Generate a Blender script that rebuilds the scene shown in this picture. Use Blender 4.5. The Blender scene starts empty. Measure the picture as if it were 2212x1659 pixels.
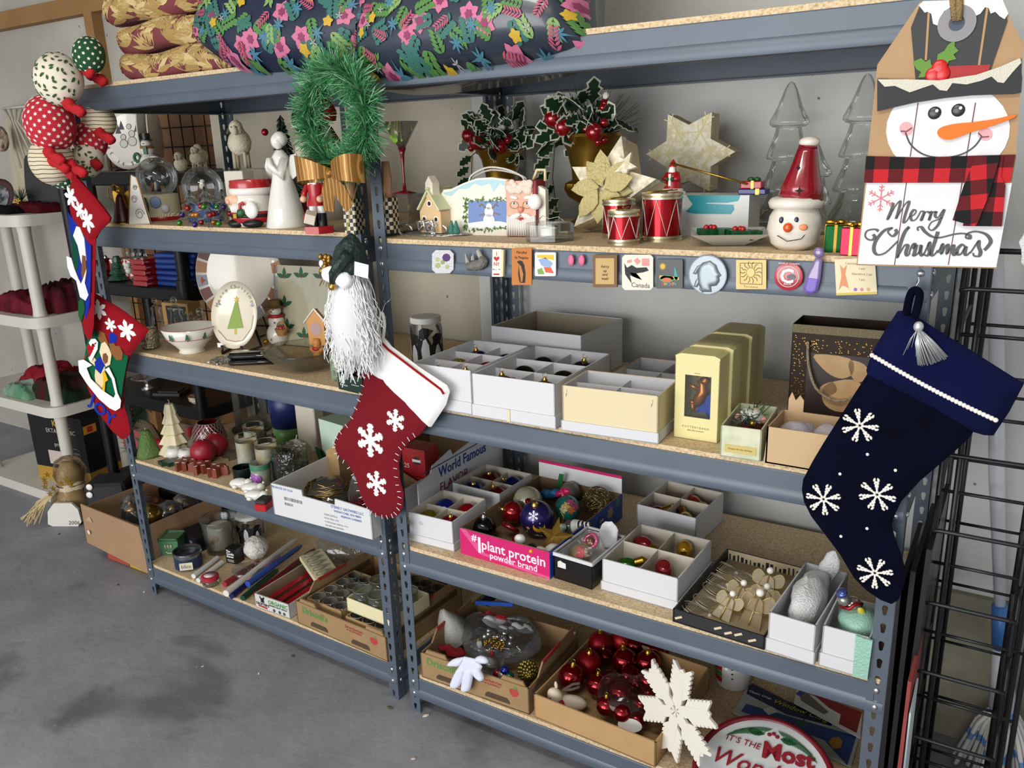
import bpy,math,random
from mathutils import Vector,Matrix,Euler
random.seed(7)
pi=math.pi
sc=bpy.context.scene
COL=sc.collection
# ------------------------------------------------------------------ camera, light, exposure
CAM=Vector((1.35258,-1.53288,1.54798));FPX=1778.7
Fv=Vector((-0.51435650,0.81128561,-0.27794432))
Rv=Vector((0.84906191,0.52731892,-0.03207212))
Uv=Vector((-0.12054565,0.25248844,0.96006163))
cd=bpy.data.cameras.new('camera');cam=bpy.data.objects.new('camera',cd);COL.objects.link(cam)
cd.sensor_width=36;cd.lens=36 * FPX / 2212;cd.clip_start=0.02
mw=Matrix.Identity(4)
for i,a in enumerate((Rv,Uv,-Fv)):
    for j in range(3):mw[j][i]=a[j]
mw.translation=CAM
cam.matrix_world=mw
sc.camera=cam
wd=bpy.data.worlds.new('world');sc.world=wd;wd.use_nodes=True
wd.node_tree.nodes['Background'].inputs[0].default_value=(0.80,0.88,1.0,1)
wd.node_tree.nodes['Background'].inputs[1].default_value=1.35
def area(name,loc,target,sx,sy,power,col):
    l=bpy.data.lights.new(name,'AREA');l.shape='RECTANGLE';l.size=sx;l.size_y=sy;l.energy=power;l.color=col
    o=bpy.data.objects.new(name,l);COL.objects.link(o);o.location=loc
    o.rotation_euler=(Vector(target) - Vector(loc)).to_track_quat('-Z','Z').to_euler()
    return o
# daylight entering through the open garage door behind the photographer
area('garage_door_daylight',(-0.3,-4.6,1.2),(0.0,0,0.95),3.9,2.3,165,(1.0,0.965,0.92))
# added fill light from above, lifting the shadows
area('overhead_fill_light',(0.7,-1.4,2.52),(0.7,-0.6,0),1.2,0.2,18,(1.0,0.95,0.86))
sc.view_settings.view_transform='Standard';sc.view_settings.look='None'
sc.view_settings.exposure=0.02;sc.view_settings.gamma=1;sc.view_settings.use_curve_mapping=False
try:
    sc.cycles.use_denoising=True;sc.cycles.max_bounces=8;sc.cycles.transparent_max_bounces=24
    sc.cycles.caustics_reflective=False;sc.cycles.caustics_refractive=False
    sc.cycles.sample_clamp_indirect=6
except Exception:pass
# ------------------------------------------------------------------ measuring helpers (real planes of the place)
def ray(u,v):return Fv + Rv * ((u - 1106) / FPX) + Uv * ((829.5 - v) / FPX)
def onz(u,v,z):d=ray(u,v);return CAM + d * ((z - CAM.z) / d.z)
def ony(u,v,y):d=ray(u,v);return CAM + d * ((y - CAM.y) / d.y)
def onx(u,v,x):d=ray(u,v);return CAM + d * ((x - CAM.x) / d.x)
def mpp(p):return (Vector(p) - CAM).dot(Fv) / FPX          # metres per photo pixel at p
ZR=[1.749,1.3317,0.9235,0.5122,0.1128]
ZL=[1.7554,1.3406,0.9241,0.5199,0.1108]
BT=0.011
def R(n,u,v):return onz(u,v,ZR[n-1] + BT)
def L(n,u,v):return onz(u,v,ZL[n-1] + BT)
# ------------------------------------------------------------------ materials
def lin(c):
    if isinstance(c,str):
        c=c.lstrip('#');c=[int(c[i:i+2],16) / 255 for i in (0,2,4)]
    return tuple((x / 12.92 if x <= .04045 else ((x + .055) / 1.055) ** 2.4) for x in c) + (1,)
MC={}
def M(col,rough=.5,metal=0,name=None,noise=None,bump=None,sheen=0,coat=0,trans=0,sub=0,emit=0,spec=None):
    """noise=(other colour, scale, sharpness)  bump=(scale,strength)"""
    k=(col,rough,metal,name,noise,bump,sheen,coat,trans,sub,spec)
    if k in MC:return MC[k]
    m=bpy.data.materials.new(name or 'mat_' + str(len(MC)));m.use_nodes=True
    nt=m.node_tree;b=nt.nodes['Principled BSDF']
    b.inputs['Base Color'].default_value=lin(col);b.inputs['Roughness'].default_value=rough
    b.inputs['Metallic'].default_value=metal
    if spec is not None:b.inputs['Specular IOR Level'].default_value=spec
    if sheen:b.inputs['Sheen Weight'].default_value=sheen
    if coat:b.inputs['Coat Weight'].default_value=coat;b.inputs['Coat Roughness'].default_value=.06
    if trans:b.inputs['Transmission Weight'].default_value=trans
    if sub:
        b.inputs['Subsurface Weight'].default_value=sub;b.inputs['Subsurface Radius'].default_value=(.01,.008,.005)
    tc=nt.nodes.new('ShaderNodeTexCoord')
    if noise:
        n=nt.nodes.new('ShaderNodeTexNoise');n.inputs['Scale'].default_value=noise[1];n.inputs['Detail'].default_value=6
        r=nt.nodes.new('ShaderNodeValToRGB');s=noise[2]
        r.color_ramp.elements[0].position=.5 - s;r.color_ramp.elements[1].position=.5 + s
        r.color_ramp.elements[0].color=lin(col);r.color_ramp.elements[1].color=lin(noise[0])
        nt.links.new(tc.outputs['Object'],n.inputs['Vector']);nt.links.new(n.outputs['Fac'],r.inputs[0])
        nt.links.new(r.outputs[0],b.inputs['Base Color'])
    if bump:
        n2=nt.nodes.new('ShaderNodeTexNoise');n2.inputs['Scale'].default_value=bump[0];n2.inputs['Detail'].default_value=4
        bm=nt.nodes.new('ShaderNodeBump');bm.inputs['Strength'].default_value=bump[1];bm.inputs['Distance'].default_value=.01
        nt.links.new(tc.outputs['Object'],n2.inputs['Vector']);nt.links.new(n2.outputs['Fac'],bm.inputs['Height'])
        nt.links.new(bm.outputs[0],b.inputs['Normal'])
    MC[k]=m;return m
def glass(col='#f4f6f4',name='clear_glass',refl=.5,rough=.02,tint=1.0,edge=.25,bump=None,base=.03):
    """thin clear sheet: see-through with Fresnel reflections"""
    k=('g',col,name,refl,rough,tint,edge,bump,base)
    if k in MC:return MC[k]
    m=bpy.data.materials.new(name);m.use_nodes=True;nt=m.node_tree;nt.nodes.clear()
    o=nt.nodes.new('ShaderNodeOutputMaterial');t=nt.nodes.new('ShaderNodeBsdfTransparent');g=nt.nodes.new('ShaderNodeBsdfGlossy')
    d=nt.nodes.new('ShaderNodeBsdfDiffuse');d.inputs[0].default_value=lin(col)
    ad=nt.nodes.new('ShaderNodeMixShader');ad.inputs[0].default_value=edge; 
    nt.links.new(g.outputs[0],ad.inputs[1]);nt.links.new(d.outputs[0],ad.inputs[2])
    lw=nt.nodes.new('ShaderNodeLayerWeight');lw.inputs[0].default_value=refl*.6
    mr=nt.nodes.new('ShaderNodeMapRange');mr.inputs[3].default_value=base;mr.inputs[4].default_value=.7
    mx=nt.nodes.new('ShaderNodeMixShader')
    c=lin(col);t.inputs[0].default_value=tuple(x * tint for x in c[:3]) + (1,);g.inputs['Roughness'].default_value=rough
    nt.links.new(lw.outputs['Fresnel'],mr.inputs[0]);nt.links.new(mr.outputs[0],mx.inputs[0])
    nt.links.new(t.outputs[0],mx.inputs[1]);nt.links.new(ad.outputs[0],mx.inputs[2]);nt.links.new(mx.outputs[0],o.inputs[0])
    if bump:
        tc=nt.nodes.new('ShaderNodeTexCoord');n2=nt.nodes.new('ShaderNodeTexNoise');n2.inputs['Scale'].default_value=bump[0]
        bm=nt.nodes.new('ShaderNodeBump');bm.inputs['Strength'].default_value=bump[1];bm.inputs['Distance'].default_value=.01
        nt.links.new(tc.outputs['Object'],n2.inputs['Vector']);nt.links.new(n2.outputs['Fac'],bm.inputs['Height'])
        nt.links.new(bm.outputs[0],g.inputs['Normal']);nt.links.new(bm.outputs[0],lw.inputs['Normal'])
    MC[k]=m;return m
# ------------------------------------------------------------------ geometry: (verts, faces) pairs
def box(sx,sy,sz,c=(0,0,0),b=0):
    """box standing on c (c = centre of its bottom); b = bevel"""
    x,y=sx / 2,sy / 2
    if b <= 0:
        v=[(-x,-y,0),(x,-y,0),(x,y,0),(-x,y,0),(-x,-y,sz),(x,-y,sz),(x,y,sz),(-x,y,sz)]
        f=[(0,3,2,1),(4,5,6,7),(0,1,5,4),(1,2,6,5),(2,3,7,6),(3,0,4,7)]
    else:
        v=[];f=[]
        rings=[(x - b,y - b,0),(x,y,b),(x,y,sz - b),(x - b,y - b,sz)]
        for (rx,ry,z) in rings:
            k=b * (1 if rx == x else .5)
            v += [(-rx + k,-ry,z),(rx - k,-ry,z),(rx,-ry + k,z),(rx,ry - k,z),(rx - k,ry,z),(-rx + k,ry,z),(-rx,ry - k,z),(-rx,-ry + k,z)]
        for i in range(3):
            for j in range(8):
                f.append((i*8+j,i*8+(j+1) % 8,i*8+8+(j+1) % 8,i*8+8+j))
        f.append(tuple(range(7,-1,-1)));f.append(tuple(range(24,32)))
    return [(a+c[0],d+c[1],e+c[2]) for a,d,e in v],f
def lathe(prof,n=24,cap=True,ang=2*pi):
    v=[];f=[];m=len(prof)
    for (r,z) in prof:
        for j in range(n):
            a=ang * j / n;v.append((r * math.cos(a),r * math.sin(a),z))
    for i in range(m - 1):
        for j in range(n):
            f.append((i*n+j,i*n+(j+1) % n,(i+1)*n+(j+1) % n,(i+1)*n+j))
    if cap:
        if prof[0][0] > 1e-5:f.append(tuple(range(n-1,-1,-1)))
        if prof[-1][0] > 1e-5:f.append(tuple(range((m-1)*n,m*n)))
    return v,f
def ell(rx,ry=None,rz=None,c=(0,0,0),n=20,m=12,lo=-.5,hi=.5):
    ry=rx if ry is None else ry;rz=rx if rz is None else rz
    pr=[(math.cos(pi*(lo+(hi-lo)*i/m)),math.sin(pi*(lo+(hi-lo)*i/m))) for i in range(m+1)]
    v,f=lathe([(max(r,1e-6),z) for r,z in pr],n,cap=True)
    return [(a*rx+c[0],b*ry+c[1],z*rz+c[2]) for a,b,z in v],f
def tube(pts,r,n=6,closed=False,cap=True):
    pts=[Vector(p) for p in pts];k=len(pts);v=[];f=[]
    rr=r if isinstance(r,(list,tuple)) else [r] * k
    up=None
    for i,p in enumerate(pts):
        if closed:t=pts[(i+1) % k] - pts[i-1]
        else:t=pts[min(i+1,k-1)] - pts[max(i-1,0)]
        if t.length < 1e-9:t=Vector((0,0,1))
        t.normalize()
        if up is None:
            a=Vector((0,0,1)) if abs(t.z) < .9 else Vector((1,0,0));up=(a - t * a.dot(t)).normalized()
        else:
            q=up - t * up.dot(t);up=q.normalized() if q.length > 1e-6 else up
        s=t.cross(up)
        for j in range(n):
            a=2*pi*j/n;w=p + (up * math.cos(a) + s * math.sin(a)) * rr[i];v.append(tuple(w))
    for i in range(k if closed else k - 1):
        for j in range(n):
            f.append((i*n+j,i*n+(j+1) % n,((i+1) % k)*n+(j+1) % n,((i+1) % k)*n+j))
    if cap and not closed:f.append(tuple(range(n-1,-1,-1)));f.append(tuple(range((k-1)*n,k*n)))
    return v,f
def ext(o,t,y0=0):
    """outline in the x-z plane (seen from -y), thickness t towards +y from y0"""
    n=len(o)
    a=sum(o[i][0]*o[(i+1) % n][1] - o[(i+1) % n][0]*o[i][1] for i in range(n))
    if a < 0:o=o[::-1]
    v=[(x,y0,z) for x,z in o] + [(x,y0+t,z) for x,z in o]
    f=[tuple(range(n)),tuple(range(2*n-1,n-1,-1))]
    for i in range(n):
        j=(i+1) % n;f.append((j,i,n+i,n+j))
    return v,f
def flat(o,t,z0=0):
    """outline in the x-y plane, thickness t upwards"""
    v,f=ext(o,t,0);return [(x,z,y+z0) for x,y,z in v],[tuple(reversed(q)) for q in f]
def tr(g,loc=(0,0,0),rot=(0,0,0),s=1):
    if not isinstance(s,(tuple,list)):s=(s,s,s)
    m=Matrix.Translation(Vector(loc)) @ Euler(rot).to_matrix().to_4x4() @ Matrix.Diagonal((*s,1))
    return [tuple(m @ Vector(p)) for p in g[0]],g[1]
def join(*gs):
    v=[];f=[]
    for g in gs:
        if isinstance(g,list) :g=join(*g)
        k=len(v);v += g[0];f += [tuple(i+k for i in q) for q in g[1]]
    return v,f
def wob(g,amp,sc_=30,seed=0):
    from mathutils import noise
    out=[]
    for p in g[0]:
        q=Vector(p);d=noise.noise_vector(q * sc_ + Vector((seed*7.3,seed*3.1,seed)));out.append(tuple(q + d * amp))
    return out,g[1]
def circ(r,n=24,a0=0,cx=0,cy=0,ry=None):
    ry=ry or r
    return [(cx + r*math.cos(a0+2*pi*i/n),cy + ry*math.sin(a0+2*pi*i/n)) for i in range(n)]
def star(n,ro,ri,a0=pi/2):
    return [((ro if i % 2 == 0 else ri)*math.cos(a0+pi*i/n),(ro if i % 2 == 0 else ri)*math.sin(a0+pi*i/n)) for i in range(2*n)]
def crv(pts,n=8,closed=False):
    """Catmull-Rom through points (any dimension)"""
    k=len(pts);out=[]
    for i in range(k if closed else k-1):
        p=[pts[(i+j) % k] if closed else pts[min(max(i+j,0),k-1)] for j in (-1,0,1,2)]
        for s in range(n):
            t=s/n
            out.append(tuple(.5*(2*b + (c-a)*t + (2*a-5*b+4*c-d)*t*t + (3*b-a-3*c+d)*t**3) for a,b,c,d in zip(*p)))
    if not closed:out.append(tuple(pts[-1]))
    return out
def ribbon(pts,w,t=.0006):
    """flat stroke of width w along (x,z) points, as a prism facing -y"""
    k=len(pts);le=[];ri=[]
    for i,p in enumerate(pts):
        a=pts[max(i-1,0)];b=pts[min(i+1,k-1)];dx,dz=b[0]-a[0],b[1]-a[1];l=math.hypot(dx,dz) or 1
        ww=(w[i] if isinstance(w,(list,tuple)) else w) / 2
        le.append((p[0]-dz/l*ww,p[1]+dx/l*ww));ri.append((p[0]+dz/l*ww,p[1]-dx/l*ww))
    v=[];f=[]
    for i in range(k):v += [(le[i][0],0,le[i][1]),(ri[i][0],0,ri[i][1]),(le[i][0],-t,le[i][1]),(ri[i][0],-t,ri[i][1])]
    for i in range(k-1):
        a=4*i;b=a+4
        f += [(a+2,a+3,b+3,b+2),(a,b,b+1,a+1),(a,a+2,b+2,b),(a+1,b+1,b+3,a+3)]
    f += [(0,1,3,2),(4*k-4,4*k-2,4*k-1,4*k-3)]
    return v,f
# ------------------------------------------------------------------ objects
def mesh(name,g,mat,smooth=False):
    me=bpy.data.meshes.new(name);me.from_pydata([tuple(p) for p in g[0]],[],g[1])
    for m in (mat if isinstance(mat,(list,tuple)) else [mat]):me.materials.append(m)
    if smooth is True or smooth == 1:
        me.polygons.foreach_set('use_smooth',[True]*len(me.polygons))
    elif smooth:                                              # smooth below an angle (degrees)
        me.polygons.foreach_set('use_smooth',[True]*len(me.polygons))
        me.set_sharp_from_angle(angle=math.radians(smooth))
    me.validate();me.update();return me
def P(par,name,g,mat,smooth=40,loc=(0,0,0),rot=(0,0,0),label=None,kind=None):
    me=g if isinstance(g,bpy.types.Mesh) else mesh(name,g,mat,smooth)
    o=bpy.data.objects.new(name,me);COL.objects.link(o);o.parent=par;o.location=loc;o.rotation_euler=rot
    if label:o['label']=label
    if kind:o['kind']=kind
    return o
def tag(o,label,cat,group=None,kind=None):
    if label:o['label']=label
    if cat:o['category']=cat
    if group:o['group']=group
    if kind:o['kind']=kind
    return o
def T(name,label,cat,loc=(0,0,0),rz=0,group=None,rot=None):
    o=bpy.data.objects.new(name,None);COL.objects.link(o);o.location=loc;o.empty_display_size=.02
    o.rotation_euler=rot or (0,0,rz)
    return tag(o,label,cat,group)
def O(name,label,cat,g,mat,loc=(0,0,0),rz=0,group=None,rot=None,smooth=40,kind=None):
    o=P(None,name,g,mat,smooth,loc,rot or (0,0,rz));return tag(o,label,cat,group,kind)
def S(name,g,mat,smooth=False,par=None,loc=(0,0,0)):
    o=P(par,name,g,mat,smooth,loc)
    if par is None:o['kind']='structure'
    return o
TXC={}
def text(par,s,size,mat,loc=(0,0,0),rot=(pi/2,0,0),al='CENTER',e=.0003,shear=0,off=0,sx=1,name='lettering',sp=1):
    cu=bpy.data.curves.new('t','FONT');cu.body=s;cu.size=size;cu.align_x=al;cu.align_y='CENTER';cu.extrude=e;cu.shear=shear
    cu.offset=off;cu.resolution_u=2;cu.space_character=sp
    to=bpy.data.objects.new('t',cu);me=bpy.data.meshes.new_from_object(to);bpy.data.objects.remove(to)
    me.name=name;me.materials.clear();me.materials.append(mat)
    o=bpy.data.objects.new(name,me);COL.objects.link(o);o.parent=par;o.location=loc;o.rotation_euler=rot;o.scale=(sx,1,1)
    return o
def copy_tree(o,loc=None,rot=None,label=None,group=None,parent=None):
    c=o.copy();COL.objects.link(c);c.parent=parent
    if loc is not None:c.location=loc
    if rot is not None:c.rotation_euler=rot
    if label:c['label']=label
    if group:c['group']=group
    for ch in list(o.children):copy_tree(ch,parent=c)
    return c
def rnd(a,b):return random.uniform(a,b)
# ------------------------------------------------------------------ the setting
WY=0.645;RY=0.86
def wallmat(name,c1,c2):
    m=bpy.data.materials.new(name);m.use_nodes=True;nt=m.node_tree;b=nt.nodes['Principled BSDF'];b.inputs['Roughness'].default_value=.75
    tc=nt.nodes.new('ShaderNodeTexCoord')
    n1=nt.nodes.new('ShaderNodeTexNoise');n1.inputs['Scale'].default_value=2.2;n1.inputs['Detail'].default_value=5
    r1=nt.nodes.new('ShaderNodeValToRGB');r1.color_ramp.elements[0].position=.35;r1.color_ramp.elements[1].position=.68
    r1.color_ramp.elements[0].color=lin(c1);r1.color_ramp.elements[1].color=lin(c2)
    n2=nt.nodes.new('ShaderNodeTexNoise');n2.inputs['Scale'].default_value=34;n2.inputs['Detail'].default_value=3     # pits
    r2=nt.nodes.new('ShaderNodeValToRGB');r2.color_ramp.elements[0].position=.255;r2.color_ramp.elements[1].position=.28
    r2.color_ramp.elements[0].color=(.09,.09,.08,1);r2.color_ramp.elements[1].color=(1,1,1,1)
    mx=nt.nodes.new('ShaderNodeMixRGB');mx.blend_type='MULTIPLY';mx.inputs[0].default_value=.8
    n3=nt.nodes.new('ShaderNodeTexNoise');n3.inputs['Scale'].default_value=60;n3.inputs['Detail'].default_value=5
    bm=nt.nodes.new('ShaderNodeBump');bm.inputs['Strength'].default_value=.35;bm.inputs['Distance'].default_value=.006
    for n in (n1,n2,n3):nt.links.new(tc.outputs['Object'],n.inputs['Vector'])
    nt.links.new(n1.outputs['Fac'],r1.inputs[0]);nt.links.new(n2.outputs['Fac'],r2.inputs[0])
    nt.links.new(r1.outputs[0],mx.inputs[1]);nt.links.new(r2.outputs[0],mx.inputs[2]);nt.links.new(mx.outputs[0],b.inputs['Base Color'])
    nt.links.new(n3.outputs['Fac'],bm.inputs['Height']);nt.links.new(bm.outputs[0],b.inputs['Normal'])
    return m
wm=wallmat('painted_concrete','#c9cbc9','#dcddda')
wmw=wallmat('warm_toned_panel','#b9b3a0','#cbc5b3')  # wall left of the seam, warmer and darker in tone than wall_back
S('wall_back',box(5.2,.2,2.2,(2.46,WY+.1,.42)),wm)
S('trim_2',box(5.2,.22,.42,(2.46,WY+.09,0)),M('#8d8977',.9,noise=('#6f6c5e',9.,.25),bump=(40,.5),name='raw_concrete_footing'))
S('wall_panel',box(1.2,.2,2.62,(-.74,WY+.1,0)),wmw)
S('wall_recess',box(4.2,.15,2.62,(-3.42,RY+.1,0)),wallmat('shaded_drywall','#a8a399','#bdb9b0'))  # shade at the left end is put into this darker drywall colour
S('wall_left',box(.15,6,2.62,(-4.6,-2.0,0)),wm)
S('ceiling',box(9.2,6,.1,(.3,-2.0,2.62)),M('#c9c6be',.9,name='ceiling_paint'))
S('wall_right',box(.15,6,2.62,(3.9,-2.0,0)),wm)
def floormat():
    m=bpy.data.materials.new('stained_concrete_floor');m.use_nodes=True;nt=m.node_tree;b=nt.nodes['Principled BSDF']
    tc=nt.nodes.new('ShaderNodeTexCoord')
    def nz(s,d,dist=0):
        n=nt.nodes.new('ShaderNodeTexNoise');n.inputs['Scale'].default_value=s;n.inputs['Detail'].default_value=d;n.inputs['Distortion'].default_value=dist
        nt.links.new(tc.outputs['Object'],n.inputs['Vector']);return n
    def rp(n,p0,p1,c0,c1):
        r=nt.nodes.new('ShaderNodeValToRGB');r.color_ramp.elements[0].position=p0;r.color_ramp.elements[1].position=p1
        r.color_ramp.elements[0].color=c0;r.color_ramp.elements[1].color=c1;nt.links.new(n.outputs['Fac'],r.inputs[0]);return r
    a=rp(nz(3.5,8),.3,.7,lin('#7a7b82'),lin('#95969d'))
    st=rp(nz(2.1,6,.6),.34,.42,(.42,.40,.40,1),(1,1,1,1))
    sp=rp(nz(55,3),.70,.74,(0,0,0,1),(1,1,1,1))
    m1=nt.nodes.new('ShaderNodeMixRGB');m1.blend_type='MULTIPLY';m1.inputs[0].default_value=.75
    m2=nt.nodes.new('ShaderNodeMixRGB');m2.inputs[2].default_value=lin('#b5b2ac')
    nt.links.new(a.outputs[0],m1.inputs[1]);nt.links.new(st.outputs[0],m1.inputs[2]);nt.links.new(m1.outputs[0],m2.inputs[1])
    mm=nt.nodes.new('ShaderNodeMath');mm.operation='MULTIPLY';mm.inputs[1].default_value=.55
    nt.links.new(sp.outputs[0],mm.inputs[0]);nt.links.new(mm.outputs[0],m2.inputs[0]);nt.links.new(m2.outputs[0],b.inputs['Base Color'])
    b.inputs['Roughness'].default_value=.62
    n3=nz(25,6);bm=nt.nodes.new('ShaderNodeBump');bm.inputs['Strength'].default_value=.25;bm.inputs['Distance'].default_value=.01
    nt.links.new(n3.outputs['Fac'],bm.inputs['Height']);nt.links.new(bm.outputs[0],b.inputs['Normal'])
    return m
S('floor',box(10.4,6.4,.1,(.0,-1.9,-.1)),floormat())
# ------------------------------------------------------------------ steel shelving
steel=M('#4e5965',.42,.1,name='blue_grey_painted_steel',noise=('#57626f',6.,.3))
rivm=M('#c9ccd0',.25,.9,name='rivet_metal')
HP=1.785;PW=.0351;PIT=.0381;BH=.0646
def flange(sign):
    """perforated strip in the x-z plane, x from 0 to PW*sign, two faces and hole rims"""
    v=[];f=[];t=.0022
    n=12;segs=int(HP / PIT);h=HP / segs
    hole=[]
    for i in range(n):
        a=2*pi*i/n
        r=.0052 if math.sin(a) > -.3 else .0036
        z=math.sin(a)*.0052 + .0045 if math.sin(a) > -.3 else -.0085 + math.sin(a)*.0032
        hole.append((math.cos(a)*r,z))
    for k in range(segs):
        zc=(k+.5)*h;base=len(v)
        for yy in (0,t):
            for i in range(n):
                a=2*pi*i/n;c,s=math.cos(a),math.sin(a)
                q=min((PW/2)/max(abs(c),1e-9),(h/2)/max(abs(s),1e-9))
                ox,oz=c*q,s*q
                if i in (2,):ox,oz=PW/2,h/2
                if i == 4:ox,oz=-PW/2,h/2
                if i == 8:ox,oz=-PW/2,-h/2
                if i == 10:ox,oz=PW/2,-h/2
                v.append((sign*(ox+PW/2),yy,oz+zc))
            for i in range(n):v.append((sign*(hole[i][0]+PW/2),yy,hole[i][1]+zc))
        for i in range(n):
            j=(i+1) % n;o=base;b2=base+2*n
            f.append((o+i,o+j,o+n+j,o+n+i));f.append((b2+j,b2+i,b2+n+i,b2+n+j));f.append((o+n+i,o+n+j,b2+n+j,b2+n+i))
    return v,f
def post_geo():
    a=flange(1)                                           # front flange, corner at x=0
    b=flange(1);b=[(y,x,z) for x,y,z in b[0]],b[1]   # side flange along +y
    c=tube([(0.0012,.0012,0),(.0012,.0012,HP)],.0016,8)
    return join(a,b,c)
beam_prof=[(0,0),(-.0015,-.002),(-.0015,-.036),(-.0045,-.041),(-.0052,-.057),(-.003,-.0635),(.0,-.0646),(.026,-.0646),(.026,-.062),(.002,-.060),(.001,-.003),(.022,-.003),(.022,0)]
def beam_geo(l):
    n=len(beam_prof);v=[(0,y,z) for y,z in beam_prof] + [(l,y,z) for y,z in beam_prof]
    f=[(i,(i+1) % n,n+(i+1) % n,n+i) for i in range(n)] + [tuple(range(n-1,-1,-1)),tuple(range(n,2*n))]
    return v,f
particle=None
def particlemat():
    m=bpy.data.materials.new('particle_board');m.use_nodes=True;nt=m.node_tree;b=nt.nodes['Principled BSDF'];b.inputs['Roughness'].default_value=.7
    tc=nt.nodes.new('ShaderNodeTexCoord')
    n1=nt.nodes.new('ShaderNodeTexNoise');n1.inputs['Scale'].default_value=190;n1.inputs['Detail'].default_value=3
    n2=nt.nodes.new('ShaderNodeTexNoise');n2.inputs['Scale'].default_value=4;n2.inputs['Detail'].default_value=4
    r1=nt.nodes.new('ShaderNodeValToRGB');e=r1.color_ramp.elements;e[0].position=.3;e[1].position=.72
    e[0].color=lin('#b3966e');e[1].color=lin('#ecdab8');x=e.new(.46);x.color=lin('#d8bd94')
    mx=nt.nodes.new('ShaderNodeMixRGB');mx.blend_type='MULTIPLY';mx.inputs[0].default_value=.35
    nt.links.new(tc.outputs['Object'],n1.inputs['Vector']);nt.links.new(tc.outputs['Object'],n2.inputs['Vector'])
    nt.links.new(n1.outputs['Fac'],r1.inputs[0]);nt.links.new(r1.outputs[0],mx.inputs[1]);nt.links.new(n2.outputs['Fac'],mx.inputs[2])
    nt.links.new(mx.outputs[0],b.inputs['Base Color']);return m
particle=particlemat()
POST=mesh('post',post_geo(),steel,30)
def unit(label,loc,rz,W,D,Z):
    t=T('steel_shelving_unit',label,'shelving unit',loc,rz,'boltless steel shelving units')
    for (x,y,r) in ((0,0,0),(W,0,pi/2),(W,D,pi),(0,D,-pi/2)):
        P(t,'post',POST,None,loc=(x,y,0),rot=(0,0,r))
    bw=mesh('beam',beam_geo(W-.008),steel,30);bs=mesh('side_beam',beam_geo(D-.05),steel,30)
    riv=mesh('rivet',tr(lathe([(.0062,0),(.0062,.0012),(.004,.003),(0.0001,.0035)],12),rot=(pi/2,0,0)),rivm,50)
    brd=mesh('shelf_board',box(W-.012,D-.012,BT+.001,(0,0,0)),particle)
    for z in Z:
        P(t,'beam',bw,None,loc=(.004,.0035,z));P(t,'beam',bw,None,loc=(W-.004,D-.0035,z),rot=(0,0,pi))
        P(t,'side_beam',bs,None,loc=(W-.0035,.025,z),rot=(0,0,pi/2));P(t,'side_beam',bs,None,loc=(.0035,D-.025,z),rot=(0,0,-pi/2))
        P(t,'shelf_board',brd,None,loc=(W/2,D/2,z-.001))
        for x in (PW/2,W-PW/2):
            for dz in (-.012,-.05):P(t,'rivet',riv,None,loc=(x,-.0002,z+dz))
        for dz in (-.012,-.05):P(t,'rivet',riv,None,loc=(W+.0002,PW/2,z+dz),rot=(0,0,pi/2))
    return t
DU=.5997
unitR=unit('right blue-grey steel shelving unit with five particle-board shelves, beside the black wire rack',(0,0,0),0,1.219,DU,ZR)
lc=math.cos(-.02489);ls=math.sin(-.02489)
unitL=unit('left blue-grey steel shelving unit with five particle-board shelves, beside the white plastic shelves',(-.0564-1.2055*lc,.0144-1.2055*ls,0),-.02489,1.2055,DU,ZL)
# ------------------------------------------------------------------ tracing plane and soft shapes
from mathutils.geometry import delaunay_2d_cdt
class Pl:
    """upright plane of a real thing: origin on pixel (u,v) at depth y, turned by rz; q() gives true-size local x,z"""
    def __init__(s,u,v,y,rz=0,base=None):
        s.o=base if base is not None else ony(u,v,y);s.rz=rz
        s.x=Vector((math.cos(rz),math.sin(rz),0));s.n=Vector((-math.sin(rz),math.cos(rz),0))
    def q(s,u,v):
        d=ray(u,v);t=(s.o - CAM).dot(s.n) / d.dot(s.n);p=CAM + d*t - s.o
        return (p.dot(s.x),p.z)
    def qs(s,pts):return [s.q(*p) for p in pts]
def inside(p,o):
    x,y=p;r=False;n=len(o)
    for i in range(n):
        (x1,y1),(x2,y2)=o[i],o[(i+1) % n]
        if (y1 > y) != (y2 > y) and x < (x2-x1)*(y-y1)/(y2-y1+1e-12)+x1:r=not r
    return r
def dseg(p,a,b):
    ax,ay=a;bx,by=b;dx,dy=bx-ax,by-ay;l=dx*dx+dy*dy or 1e-12
    t=max(0,min(1,((p[0]-ax)*dx+(p[1]-ay)*dy)/l));return math.hypot(p[0]-ax-t*dx,p[1]-ay-t*dy)
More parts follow.
